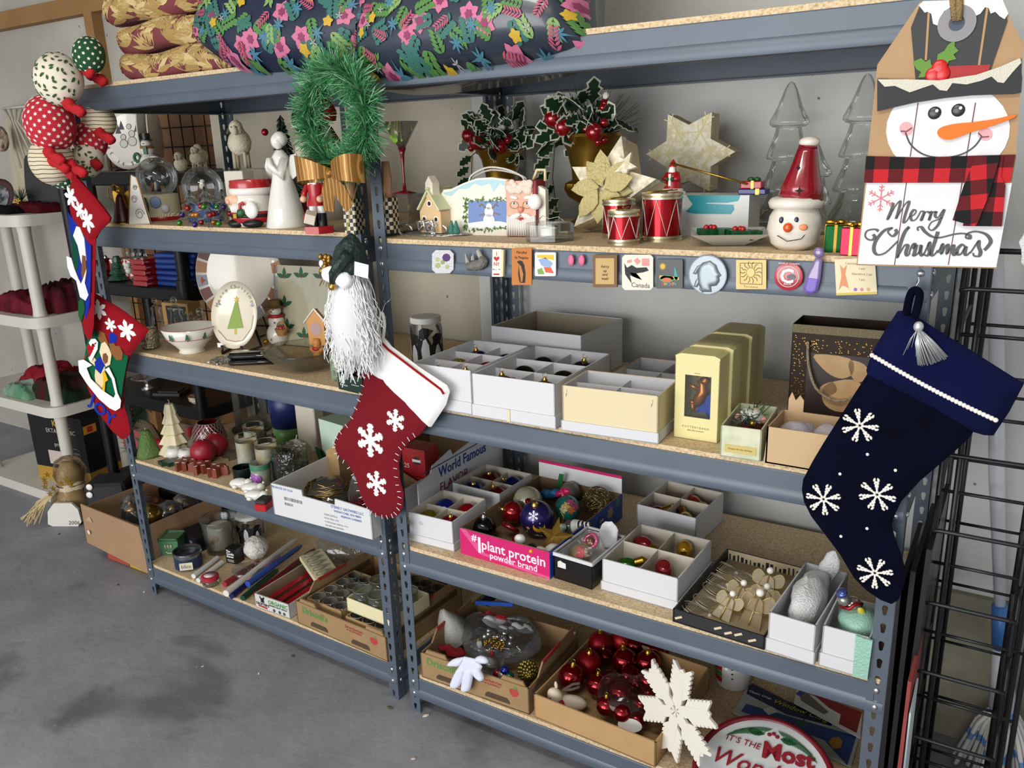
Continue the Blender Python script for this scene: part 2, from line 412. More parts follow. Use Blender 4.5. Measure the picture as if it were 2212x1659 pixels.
def puff(o,th,rad=None,step=None,back=True,y0=0,rough=0):
    """inflated flat shape: outline (x,z), half thickness th, edge rounding radius rad"""
    xs=[p[0] for p in o];zs=[p[1] for p in o];w=max(xs)-min(xs);h=max(zs)-min(zs)
    step=step or max(w,h)/22;rad=rad or min(w,h)*.3
    pts=[Vector(p) for p in o];n=len(o);z=min(zs)+step*.5;r_=0
    while z < max(zs):
        x=min(xs)+step*(.25 if r_ % 2 else .75)
        while x < max(xs):
            if inside((x,z),o) and min(dseg((x,z),o[i],o[(i+1) % n]) for i in range(n)) > step*.35:pts.append(Vector((x,z)))
            x += step
        z += step*.87;r_ += 1
    V,_,F,_,_,_=delaunay_2d_cdt(pts,[],[list(range(n))],1,1e-6)
    def hh(p):
        d=min(dseg((p[0],p[1]),o[i],o[(i+1) % n]) for i in range(n));k=min(d/rad,1);return th*math.sqrt(max(0,1-(1-k)**2))
    hs=[hh(p) for p in V]
    v=[(p[0],y0-h_+rough*rnd(-1,1),p[1]) for p,h_ in zip(V,hs)];f=[tuple(q) for q in F]
    def ccw(q):
        a,b,c=[v[i] for i in q[:3]];return (b[0]-a[0])*(c[2]-a[2])-(c[0]-a[0])*(b[2]-a[2]) > 0
    f=[q if ccw(q) else tuple(reversed(q)) for q in f]
    if back:
        k=len(v);v += [(p[0],y0+h_+.0008,p[1]) for p,h_ in zip(V,hs)];f += [tuple(i+k for i in reversed(q)) for q in f]
    return v,f
def flake(r,w,t=.002,arms=6,tip=True):
    gs=[]
    for i in range(arms):
        a=pi/2 + 2*pi*i/arms;c,s=math.cos(a),math.sin(a)
        gs.append(ribbon([(0,0),(c*r,s*r)],w,t*(1+.05*i)))
        if tip:
            for q,l in ((.5,.26),(.76,.24)):
                for sg in (-1,1):
                    b=a+sg*.85;gs.append(ribbon([(c*r*q,s*r*q),(c*r*q+math.cos(b)*r*l,s*r*q+math.sin(b)*r*l)],w*.85,t*(.95-.04*i-(.02 if sg > 0 else 0)-(.01 if q > .6 else 0))))
    return join(*gs)
def flower6(r,t=.0025):
    o=[]
    for i in range(6):
        a=pi/2+i*pi/3
        for da,k in ((-.5,.36),(-.3,.8),(0,1.08),(.3,.8)):o.append((math.cos(a+da)*r*k,math.sin(a+da)*r*k))
    return ext(o,t,-t)
felt=lambda c:M(c,.95,spec=.15,bump=(700,.25),noise=None)
redfelt=felt('#8f121e');darkred=felt('#701620');whitefelt=felt('#f0efee')
# ---- red felt stocking with snowflakes, on the middle posts
pl=Pl(826,760,-.035);t=T('christmas_stocking','dark red felt stocking with white cuff and three white snowflakes, on the middle post','stocking',pl.o,0,'felt stockings')
body=[(788,800),(783,839),(774,867),(757,907),(731,935),(721,958),(729,984),(751,1003),(768,1032),(777,1066),(791,1095),(810,1112),(837,1120),(859,1115),(871,1095),(872,1066),(865,1038),(862,1001),(868,975),(884,955),(908,938),(925,915),(900,860),(850,790)]
ob=pl.qs(body);P(t,'stocking_body',puff(ob,.011,.03),darkred,1)
cuff=[(830,728),(846,748),(905,792),(966,832),(972,846),(964,874),(932,922),(926,922),(880,874),(830,826),(788,794),(800,776)]
c_=P(t,'cuff',puff(pl.qs(cuff),.0145,.02),whitefelt,1,label='white cuff')
P(c_,'piping',tr(ribbon(pl.qs([(826,731),(846,752),(905,797),(960,838),(966,848)]),.004,.004),(0,-.012,0)),felt('#a01c25'),0)
st=[]
import itertools
for i in range(len(body)-4):
    for k in (.25,.75):
        a,b=ob[i],ob[i+1];x,z=a[0]+(b[0]-a[0])*k,a[1]+(b[1]-a[1])*k;dx,dz=b[0]-a[0],b[1]-a[1];l=math.hypot(dx,dz)
        st.append(tr(ribbon([(x,z),(x-dz/l*.012,z+dx/l*.012)],.0013,.001),(0,-.0085,0)))
P(t,'stitching',join(*st),whitefelt,0,kind='stuff')
for (u,v,r,w) in ((861,905,26,7),(807,948,40,10),(820,1041,31,7)):
    x,z=pl.q(u,v);k=mpp(pl.o);P(t,'snowflake',flake(r*k,w*k,.003),whitefelt,0,loc=(x,-.0105,z),rot=(0,rnd(-.3,.3),0),label='white felt snowflake')
P(t,'loop',tube([(x,-.004,z) for x,z in crv(pl.qs([(824,735),(821,700),(827,675),(833,700),(829,735)]),5)],.0042,8),whitefelt,1)
P(t,'hook',tube([(x,-.004+i*.003,z) for i,(x,z) in enumerate(crv(pl.qs([(827,678),(826,660),(831,650),(826,638)]),4))],.0009,5),rivm,1)
# ---- navy velvet stocking
velvet=M('#02030e',1.,spec=.1,noise=('#040820',14.,.25),name='navy_velvet')
velvet2=M('#040824',1.,spec=.15,noise=('#0a1140',10.,.3),name='navy_velvet_cuff')
pearl=M('#eeeae2',.25,coat=.4,name='pearl_bead')
pl=Pl(1960,720,-.04);k=mpp(pl.o)
t=T('velvet_stocking','navy velvet stocking with white beaded snowflakes and a silver tassel, on the right post','stocking',pl.o,0)
body=[(1885,790),(1871,812),(1845,852),(1815,900),(1780,955),(1755,997),(1735,1035),(1732,1058),(1737,1085),(1752,1115),(1780,1152),(1814,1197),(1845,1249),(1871,1275),(1902,1296),(1926,1305),(1941,1296),(1954,1262),(1957,1236),(1947,1197),(1934,1163),(1926,1137),(1930,1117),(1947,1083),(1988,1038),(2019,1012),(2061,976),(2092,948),(2112,920),(2040,860),(1950,800)]
P(t,'stocking_body',puff(pl.qs(body),.014,.04),velvet,1)
cuff=[(1939,672),(1958,671),(1990,690),(2040,722),(2092,753),(2150,790),(2212,829),(2202,848),(2180,890),(2146,941),(2125,940),(2092,930),(2014,883),(1955,856),(1910,833),(1874,810),(1871,800),(1884,760),(1910,716)]
P(t,'cuff',puff(pl.qs(cuff),.020,.03),velvet2,1)
a=pl.q(1888,762);b=pl.q(2152,900)
P(t,'bead_trim',join(*[ell(.0042,.004,.0042,(a[0]+(b[0]-a[0])*(i/33),-.0195,a[1]+(b[1]-a[1])*(i/33)-.004*math.sin(pi*i/33)),8,6) for i in range(34)]),pearl,1,kind='stuff')
def beadflake(r,s):
    g=[]
    for i in range(7):
        a=2*pi*i/7+s
        for q in range(1,6):
            for off in ((-.12,.12) if q > 2 else (0,)):
                x,z=math.cos(a+off*q/5)*r*q/5,math.sin(a+off*q/5)*r*q/5
                g.append(tr(ell(.0042,.0026,.0022,n=6,m=4),(x,0,z),(0,-a+off*3,0)))
    return join(*g)
for i,(u,v) in enumerate(((1861,914),(1783,1072),(1898,1062),(1893,1230))):
    x,z=pl.q(u,v);P(t,'beaded_snowflake',beadflake(36*k,i*.4),pearl,1,kind='stuff',loc=(x,-.0155,z),label='white beaded snowflake')
for (u,v) in ((1877,976),(1818,1018),(1937,1010),(1876,1135),(1820,1152)):
    x,z=pl.q(u,v);P(t,'bead',ell(.003,.002,.003,n=8,m=6),pearl,1,loc=(x,-.0145,z))
P(t,'loop',tube([(x,-.004,z) for x,z in crv(pl.qs([(1958,680),(1966,640),(1976,626),(1987,634),(1982,665),(1976,684)]),5)],.0065,8),velvet,1)
silv=M('#c3c6c9',.35,.5,name='silver_thread')
ta=[]
a=pl.q(1988,702); 
for i in range(70):
    s=rnd(-1,1);b=pl.q(2018+s*32+rnd(-2,2),776-abs(s)*3+s*-8+rnd(-4,4));y=-.022-rnd(0,.012)*(1-abs(s))
    ta.append(tube([(a[0],-.024,a[1]),((a[0]*.6+b[0]*.4)+s*.004,y-.006,a[1]*.6+b[1]*.4),(b[0],y,b[1])],.0011,3))
for i in range(7):
    b=pl.q(1955+i*9,735+rnd(0,45));ta.append(tube([(a[0],-.024,a[1]),((a[0]+b[0])/2,-.03,(a[1]+b[1])/2+.006),(b[0],-.022,b[1])],.0007,3))
tt=P(t,'tassel',join(*ta),silv,1,kind='stuff',label='silver thread tassel');P(tt,'tassel_knot',ell(.008,.007,.009,(a[0],-.025,a[1]+.002),10,8),silv,1)
P(t,'hook',tube([(x,.0,z) for x,z in crv(pl.qs([(1980,632),(1979,618),(1985,608),(1984,598)]),4)],.0009,5),rivm,1)
# ---- two appliqued felt stockings on the left post
def sled_stocking(pl,out,cuffo,fl,name_label,extra):
    t=T('applique_stocking',name_label,'stocking',pl.o,pl.rz,'felt stockings')
    P(t,'stocking_body',puff(pl.qs(out),.010,.03),redfelt,1);P(t,'cuff',puff(pl.qs(cuffo),.013,.02),redfelt,1)
    k=mpp(pl.o)
    for (u,v,r) in fl:
        x,z=pl.q(u,v);P(t,'felt_flower',flower6(r*k),whitefelt,0,loc=(x,-.0125,z),rot=(0,rnd(-.3,.3),0))
    for i,(nm,c,pts) in enumerate(extra):
        P(t,nm,ext(pl.qs(pts),.0015,-.0105-.0007*i),felt(c),0)
    return t
pl=Pl(205,640,-.03,.25)
t=sled_stocking(pl,[(203,660),(196,720),(184,780),(182,812),(192,845),(205,875),(222,905),(239,928),(260,947),(274,947),(282,932),(276,900),(268,878),(266,846),(277,783),(284,765),(270,700)],
    [(205,633),(262,668),(322,712),(314,726),(296,748),(284,765),(262,755),(225,720),(198,692)],
    [(220,667,21),(246,700,15),(281,712,23)],'red felt stocking spelling JOY with a reindeer in a white sleigh, on the left post',
    [('green_patch','#0b5b3a',[(200,700),(225,728),(262,757),(282,768),(272,820),(266,865),(240,850),(205,820),(190,800),(186,780)]),
     ('reindeer_body','#e3d0a8',[(196,770),(206,764),(212,775),(232,790),(232,815),(225,840),(215,845),(210,810),(212,790),(200,780)]),
     ('blue_shirt','#1a2f9c',[(210,780),(222,768),(233,785),(223,806),(212,795)]),
     ('antler','#8a5a35',[(222,712),(232,718),(240,740),(240,755),(228,745),(218,728)]),
     ('antler','#8a5a35',[(242,740),(250,735),(256,745),(264,745),(272,760),(270,775),(258,776),(246,760)]),
     ('blue_cap','#1a2f9c',[(242,720),(250,716),(260,724),(258,738),(244,740)]),
     ('reindeer_head','#e8d5ae',[(226,740),(234,736),(242,748),(248,764),(245,785),(236,790),(228,775),(222,758)]),
     ('muzzle','#7a5136',[(230,762),(236,760),(241,768),(240,780),(234,784),(229,774)]),
     ('heart','#b01622',[(196,745),(204,740),(212,746),(208,762),(200,768)]),
     ('candy_cane','#f2eeee',[(200,738),(205,730),(214,729),(220,737),(219,752),(206,777),(200,774),(211,750),(212,742),(208,739),(205,746)]),
     ('yellow_strap','#e2b41c',[(230,800),(236,802),(242,818),(236,822),(234,845),(228,848),(232,820)]),
     ('sleigh','#f4f2f0',[(178,776),(190,774),(208,786),(196,792),(205,815),(230,840),(254,856),(258,848),(250,815),(236,795),(244,790),(256,815),(262,845),(270,862),(268,878),(258,884),(245,878),(222,858),(196,825),(180,800)])])
sm=felt('#1a2f9c')
for s,(u,v),a in (('J',(206,862),.5),('O',(222,882),.55),('Y',(243,902),.5)):
    x,z=pl.q(u,v);text(t,s,.062,sm,(x,-.0125,z),(pi/2,a,0),e=.001,off=.0014)
stp=felt('#b01622')
for i in range(6):
    f_=i/6;x,z=pl.q(201+f_*17-(8 if f_ < .2 else 0),772-f_*38); 
    P(t,'cane_stripe',tr(box(.011,.0012,.003),rot=(0,-.6,0)),stp,0,loc=(x,-.0185,z))
pl=Pl(165,390,-.075,-.05)
sled_stocking(pl,[(154,430),(153,470),(160,520),(164,560),(170,600),(176,640),(176,680),(182,720),(190,733),(198,730),(203,700),(204,640),(207,560),(207,510),(200,460)],
    [(157,392),(162,378),(178,396),(208,430),(238,470),(236,480),(216,500),(205,518),(196,522),(178,490),(154,455)],
    [(163,425,23),(182,453,20),(199,476,25)],'red felt stocking with a white-bearded Santa patch, hung above the JOY stocking',
    [('blue_patch','#1a2f9c',[(154,458),(178,492),(198,524),(204,530),(203,600),(200,660),(192,690),(180,640),(168,570),(158,500)]),
     ('green_patch','#0b4a35',[(162,500),(170,520),(178,545),(176,580),(168,590),(164,550)]),
     ('santa_hat','#f0eeec',[(173,488),(180,490),(190,515),(194,560),(190,590),(182,560),(176,530),(166,508)]),
     ('brown_patch','#7a5230',[(186,550),(193,552),(196,590),(190,615),(184,590)]),
     ('green_leaf','#1d5a33',[(178,650),(188,640),(192,665),(184,695),(178,680)]),
     ('beard','#f4f2f0',[(153,552),(163,556),(170,580),(178,600),(184,612),(190,598),(196,580),(192,610),(200,636),(194,648),(182,640),(174,605),(162,595),(155,575)])])
P(bpy.data.objects['applique_stocking.001'],'loop',tube([(x,-.002,z) for x,z in pl.qs([(160,395),(161,370),(157,345),(166,372),(166,395)])],.005,6),redfelt,1)
# ---- snowman sign
pl=Pl(2060,300,-.055,.05);k=mpp(pl.o)
t=T('snowman_sign','tag-shaped wooden snowman sign reading Merry Christmas, hung at the right end','sign',pl.o,pl.rz)
woodm=M('#9c7a56',.7,noise=('#b3926a',11.,.3),name='light_wood')
outl=[(1988,3),(2165,-2),(2182,40),(2211,95),(2195,340),(2153,580),(1850,573),(1895,140)]
bd=P(t,'board',ext(pl.qs(outl),.012,0),woodm,0)
def sp(nm,pts,c,y,th=.001,m=None,smooth=False,par=None):
    pp=pl.qs(crv(pts,5,True) if smooth else pts);return P(par or t,nm,ext(pp,th,y),m or M(c,.7),0)
whitew=M('#e6e6e8',.7,noise=('#d3d3d6',20.,.25),name='whitewashed_wood')
def ellp(cx,cy,rx,ry,rot=0,n=28):return [(cx+rx*math.cos(a)*math.cos(rot)-ry*math.sin(a)*math.sin(rot),cy+rx*math.cos(a)*math.sin(rot)+ry*math.sin(a)*math.cos(rot)) for a in [2*pi*i/n for i in range(n)]]
sp('face',ellp(2048,280,134,104,-.05),None,-.0012,.0012,whitew)
sp('lower_board',[(1872,395),(2186,395),(2152,577),(1853,570)],None,-.0014,.0014,whitew)
sp('hat',[(1968,60),(1990,5),(2166,0),(2176,45),(2140,150),(2105,172),(1978,175)],'#333536',-.0022,.002)
sp('hat_band',[(2046,143),(2140,140),(2132,162),(2046,174)],'#a52a2c',-.0030,.001)
sp('snow_cap',[(1985,12),(1995,3),(2090,0),(2165,-1),(2178,30),(2170,42),(2160,36),(2150,26),(2140,30),(2136,18),(2128,16),(2118,30),(2105,36),(2092,28),(2060,20),(2040,24),(2032,38),(2026,56),(2016,52),(2012,30),(2004,26),(1998,28)],'#f1eeee',-.004,.002)
brim=[(1896,170),(1960,172),(2030,174),(2110,162),(2160,145),(2204,126),(2208,170),(2206,200),(2190,203),(2100,206),(2040,212),(1975,222),(1896,240)]
sp('hat_brim',brim,'#26282b',-.0075,.006)
sp('brim_snow',[(1897,172),(1960,172),(2030,174),(2110,162),(2160,145),(2203,126),(2206,136),(2186,158),(2168,180),(2155,178),(2142,166),(2120,175),(2088,183),(2058,180),(2046,197),(2030,195),(2016,183),(1995,190),(1966,200),(1950,193),(1934,186),(1912,188)],'#e8e4d2',-.009,.0015,M('#e9e5d4',.5,bump=(600,.6),name='glitter_snow'))
for nm,pts in (('holly_leaf',[(2022,145),(2026,118),(2040,110),(2048,98),(2064,85),(2062,100),(2071,110),(2060,118),(2066,128),(2050,132),(2045,144),(2030,148)]),('holly_leaf',[(1972,134),(1990,126),(2000,134),(2010,128),(2012,140),(2024,148),(2012,160),(2006,166),(1984,168),(1990,156),(1980,150)])):
    sp(nm,pts,'#5f8a35',-.0042,.001)
for (u,v) in ((2030,146),(2016,162),(2035,160)):
    x,z=pl.q(u,v);P(t,'holly_berry',ell(.0115*.98,.003,.0112,n=14,m=8),M('#c8171b',.3),1,loc=(x,-.0048,z))
for (u,v) in ((2019,244),(2070,238)):
    x,z=pl.q(u,v);e_=P(t,'eye',ell(.0095,.003,.0095,n=16,m=8),M('#2a2a2a',.3),1,loc=(x,-.0016,z));P(e_,'eye_glint',ell(.0025,.001,.0025,(.003,-.003,.003),8,5),M('#ffffff',.4),1)
sp('carrot_nose',[(2034,275),(2060,268),(2100,264),(2150,257),(2190,248),(2190,254),(2150,270),(2100,285),(2066,298),(2046,302),(2030,296),(2025,285)],'#d9701c',-.0065,.006,smooth=True)
blush=M('#e9a4a8',.8,name='blush');sp('blush',ellp(1958,278,15,15),None,-.0018,.0006,blush);sp('blush',ellp(2128,290,16,14),None,-.0018,.0006,blush)
lm=M('#3a3a44',.6)
P(t,'mouth',tr(ribbon(pl.qs(crv([(1956,286),(1966,310),(1985,328),(2010,338),(2045,340),(2080,332),(2105,316),(2120,296)],6)),.0022,.001),(0,-.0014,0)),lm,0)
for pts in ([(1946,283),(1958,284),(1970,276)],[(2113,287),(2122,296),(2136,295)]):P(t,'mouth',tr(ribbon(pl.qs(pts),.0016,.001),(0,-.0022,0)),lm,0)
gm=M('#6b4c4c',.8)
for x0,x1 in ((1990,1932),(2115,2048)): 
    for (v0,v1) in ((222,338),(394,572)):
        f0=(v0-175)/400;f1=(v1-175)/400
        P(bd,'plank_groove',tr(ribbon(pl.qs([(x0+(x1-x0)*f0,v0),(x0+(x1-x0)*f1,v1)]),.0015,.0005),(0,-.0014,0)),gm,0)
for pts in ([(2008,4),(2000,130)],[(2135,2),(2112,160)]):P(bd,'plank_groove',tr(ribbon(pl.qs(pts),.003,.0006),(0,-.0022,0)),M('#b08a62',.8),0)
def plaid(name,sx=26.,ang=0):
    m=bpy.data.materials.new(name);m.use_nodes=True;nt=m.node_tree;b=nt.nodes['Principled BSDF'];b.inputs['Roughness'].default_value=.95
    tc=nt.nodes.new('ShaderNodeTexCoord');mp=nt.nodes.new('ShaderNodeMapping');mp.inputs['Rotation'].default_value=(0,ang,0)
    sx_=nt.nodes.new('ShaderNodeSeparateXYZ');nt.links.new(tc.outputs['Object'],mp.inputs[0]);nt.links.new(mp.outputs[0],sx_.inputs[0]);out=[]
    for ax in ('X','Z'):
        m1=nt.nodes.new('ShaderNodeMath');m1.operation='MULTIPLY';m1.inputs[1].default_value=sx;nt.links.new(sx_.outputs[ax],m1.inputs[0])
        m2=nt.nodes.new('ShaderNodeMath');m2.operation='FRACT';nt.links.new(m1.outputs[0],m2.inputs[0])
        m3=nt.nodes.new('ShaderNodeMath');m3.operation='GREATER_THAN';m3.inputs[1].default_value=.5;nt.links.new(m2.outputs[0],m3.inputs[0]);out.append(m3)
    s=nt.nodes.new('ShaderNodeMath');s.operation='ADD';nt.links.new(out[0].outputs[0],s.inputs[0]);nt.links.new(out[1].outputs[0],s.inputs[1])
    h=nt.nodes.new('ShaderNodeMath');h.operation='MULTIPLY';h.inputs[1].default_value=.5;nt.links.new(s.outputs[0],h.inputs[0])
    r=nt.nodes.new('ShaderNodeValToRGB');r.color_ramp.interpolation='CONSTANT';e=r.color_ramp.elements
    e[0].color=lin('#0f0f12');e[1].position=.75;e[1].color=lin('#b81f28');q=e.new(.25);q.color=lin('#5a1218')
    nt.links.new(h.outputs[0],r.inputs[0]);nt.links.new(r.outputs[0],b.inputs['Base Color']);return m
pm=plaid('buffalo_plaid',23.);pm2=plaid('buffalo_plaid_turned',23.,.12)
sp('scarf',[(1872,337),(1990,340),(2110,336),(2193,334),(2188,362),(2182,393),(2080,393),(1867,394)],None,-.006,.0055,pm)
sp('scarf_end',[(2118,338),(2168,336),(2162,380),(2172,400),(2164,488),(2080,487),(2100,400)],None,-.0085,.0035,pm)
sp('scarf_end',[(2108,336),(2160,338),(2140,410),(2112,480),(2106,487),(2058,474),(2082,400)],None,-.013,.0045,pm2)
rg=[(x,z) for x,z in circ(.032*.8,28)];rin=circ(.0135*.8,28)
x,z=pl.q(2067,51)
v=[(a,-.004,b) for a,b in rg]+[(a,-.004,b) for a,b in rin];n_=28
P(t,'eyelet',(v,[(i,(i+1) % n_,n_+(i+1) % n_,n_+i) for i in range(n_)]),M('#858387',.55),0,loc=(x,-.0005,z),label='grey metal eyelet')
P(t,'eyelet_hole',ext(rin,.001,-.0035),M('#3b4a5c',.6),0,loc=(x,-.0005,z))
jute=M('#a58a5e',.95,bump=(400,.8),name='jute_rope')
for du in (-7,7):P(t,'rope',tube([(a[0],-.008,a[1]) for a in pl.qs([(2067+du*.6,46),(2066+du,10),(2064+du*1.2,-40),(2050,-90)])],.005,7),jute,1)
inkm=M('#4f4f50',.6)
def script(strokes,w,y=-.0018,mat=inkm):
    for s in strokes:
        pts=crv(s,6);n=len(pts);q=pl.qs([(p[0],p[1]) for p in pts]);ws=[]
        for i in range(n):
            a=q[max(i-1,0)];b=q[min(i+1,n-1)];down=abs(b[1]-a[1])/(math.hypot(b[0]-a[0],b[1]-a[1])+1e-9);dz=(a[1]-b[1])
            ws.append(w*(.45+.75*(down if dz > 0 else .15)))
        P(t,'lettering',tr(ribbon(q,ws,.0008),(0,y,0)),mat,0)
script([[(1930,438),(1926,452),(1918,472),(1921,470),(1934,445),(1945,434),(1941,455),(1936,472),(1942,462),(1956,440),(1964,436),(1956,462),(1952,480),(1958,478),(1964,468)],
        [(1964,468),(1974,464),(1979,456),(1974,453),(1967,464),(1970,476),(1979,473),(1986,462)],
        [(1986,462),(1990,456),(1996,459),(1990,474),(1992,476)],[(1992,476),(1998,460),(2004,457),(2008,460)],[(2008,460),(2012,457),(2008,472),(2006,476)],[(2006,474),(2014,460),(2020,457),(2024,460)],
        [(2022,456),(2020,466),(2026,470),(2034,458),(2040,452)],[(2040,452),(2034,468),(2026,486),(2014,497),(2006,492),(2012,480),(2026,474),(2036,470)]],.0036)
script([[(1886,506),(1890,512),(1884,518),(1874,516),(1869,508),(1874,498),(1890,495),(1898,499)],
        [(1934,495),(1937,502),(1928,510),(1918,500),(1928,492),(1910,498),(1892,520),(1888,540),(1896,550),(1912,546),(1928,532),(1940,520)],
        [(1960,496),(1964,490),(1954,502),(1944,530),(1938,556),(1944,546),(1954,530),(1961,530),(1957,545),(1960,552),(1966,546)],
        [(1964,546),(1970,530),(1976,526),(1974,536),(1980,530)],[(1980,528),(1976,544),(1974,552),(1982,548),(1988,540)],[(1986,548),(1990,534),(1990,530),(1988,545),(1992,552),(1998,544)],
        [(1998,544),(2006,526),(2008,524),(2007,536),(2008,546),(2002,552),(1994,548)],[(2026,500),(2020,520),(2012,544),(2014,552),(2020,548),(2026,540)],
        [(1984,498),(1982,492),(1990,490),(1998,500),(2012,510),(2030,513),(2060,506),(2080,504),(2094,508),(2094,515),(2086,512),(2092,503),(2110,500),(2130,506),(2140,520),(2134,532),(2126,540)],
        [(2026,546),(2034,530),(2036,528),(2034,548),(2042,532),(2048,529),(2046,548),(2054,533),(2060,530),(2058,544),(2062,551),(2068,544)],
        [(2084,532),(2078,528),(2068,538),(2068,549),(2076,548),(2086,532),(2084,546),(2088,551),(2096,544)],
        [(2096,546),(2108,528),(2114,520),(2114,532),(2118,544),(2114,553),(2104,552),(2102,546)]],.0046)
x,z=pl.q(1903,428);P(t,'printed_snowflake',flake(.021,.0016,.0006),M('#d0717a',.7),0,loc=(x,-.0015,z))
# ------------------------------------------------------------------ top shelf: cushions, pillows, stuffed garland; wreath; gnome
ZT=ZL[0] + BT
def surf(fn,na,nb):
    v=[fn(-1+2*i/na,-1+2*j/nb) for j in range(nb+1) for i in range(na+1)]
    f=[(j*(na+1)+i,j*(na+1)+i+1,(j+1)*(na+1)+i+1,(j+1)*(na+1)+i) for j in range(nb) for i in range(na)]
    return v,f
def motif(fn,poly,lift=.0012):
    """flat print: polygon in (a,b) laid on the surface fn, fan-filled from its centre"""
    cx=sum(p[0] for p in poly)/len(poly);cy=sum(p[1] for p in poly)/len(poly)
    def off(a,b):
        a=max(-.995,min(.995,a));b=max(-.995,min(.995,b));e=.01
        p=Vector(fn(a,b));n=(Vector(fn(a+e,b))-p).cross(Vector(fn(a,b+e))-p)
        n=n.normalized() if n.length > 1e-12 else Vector((0,-1,0))
        if n.y > 0:n=-n
        return tuple(p+n*lift)
    v=[off(cx,cy)] + [off(*p) for p in poly];n=len(poly)
    return v,[(0,i+1,(i+1) % n+1) for i in range(n)]
ms=1.0
def leafp(x,y,l,w,a,asp=1):
    o=[]
    for s,k in ((0,0),(.25,.8),(.5,1),(.75,.65),(1,0),(.75,-.65),(.5,-1),(.25,-.8)):
        px,py=s*l*ms,k*w/2*ms;o.append((x+(px*math.cos(a)-py*math.sin(a)),y+(px*math.sin(a)+py*math.cos(a))*asp))
    return o
def petals(x,y,r,n,asp=1,a0=0,w=.75):
    return [leafp(x,y,r,r*w,a0+2*pi*i/n,asp) for i in range(n)]
# cushions ---------------------------------------------------------
burg=M('#6d2f35',.8,noise=('#7c3a3e',8.,.3),name='burgundy_canvas');goldp=[M('#b89c62',.8,name='gold_leaf_print'),M('#a3864e',.8,name='ochre_leaf_print'),M('#c9b27e',.8,name='pale_leaf_print')]
cl=onz(236,176,ZT); 
cush=[(0.0,0,.072,'bottom',.04),(-.002,.076,.078,'second from the bottom',.05),(-.05,.158,.085,'third from the bottom',.06),(-.06,.247,.085,'topmost',.05)]
for i,(dx,dz,h,nm,yy) in enumerate(cush):
    Wd=.52;Dp=.5
    def fn(a,b,h=h):
        an=b*pi/2;sag=.006*math.sin(a*5+i*2);ed=max(0,abs(a)-.86)/.14;k=1-ed*ed*.55
        return (a*Wd/2,-Dp/2+h*.45-math.cos(an)*h*.45*k+ed*ed*.03,h/2+math.sin(an)*h/2*k+sag)
    top=lambda a,b,h=h:(a*Wd/2*.995,-Dp/2+h*.45+(b+1)/2*(Dp-h*.5),h/2+h/2*(1-(max(0,abs(a)-.86)/.14)**2*.55)*(1-max(0,b-.8)*2)+.006*math.sin(a*5+i*2))
    bot=lambda a,b,h=h:(a*Wd/2*.995,-Dp/2+h*.45+(b+1)/2*(Dp-h*.5),h/2-h/2*(1-(max(0,abs(a)-.86)/.14)**2*.55)*(1-max(0,b-.8)*2)+.006*math.sin(a*5+i*2))
    gs=surf(bot,20,4);gs=(gs[0],[tuple(reversed(f)) for f in gs[1]])
    t=T('patio_cushion',f'burgundy cushion with gold palm leaf print, {nm} of the folded stack','cushion',(cl.x+Wd/2+dx,cl.y+Dp/2+.005+yy*.3,ZT+dz),-.03,'palm leaf patio cushions')
    P(t,'cover',join(surf(fn,28,10),surf(top,20,4),gs),burg,60)
    pr=[[],[],[]]
    random.seed(20+i)
    for q in range(19):
        x0,y0=-.98+q*.106+rnd(-.04,.04),rnd(-.8,.4);a0=rnd(.2,1.3) if q % 2 else rnd(1.6,2.8)
        for s in range(7):
            pr[(q+s) % 3 if q % 3 else q % 2].append(motif(fn,leafp(x0,y0,rnd(.22,.34),rnd(.05,.075),a0-1.0+s*.33,5.2)))
    for q in range(3):P(t,'leaf_print',join(*pr[q]),goldp[q],0,kind='stuff')
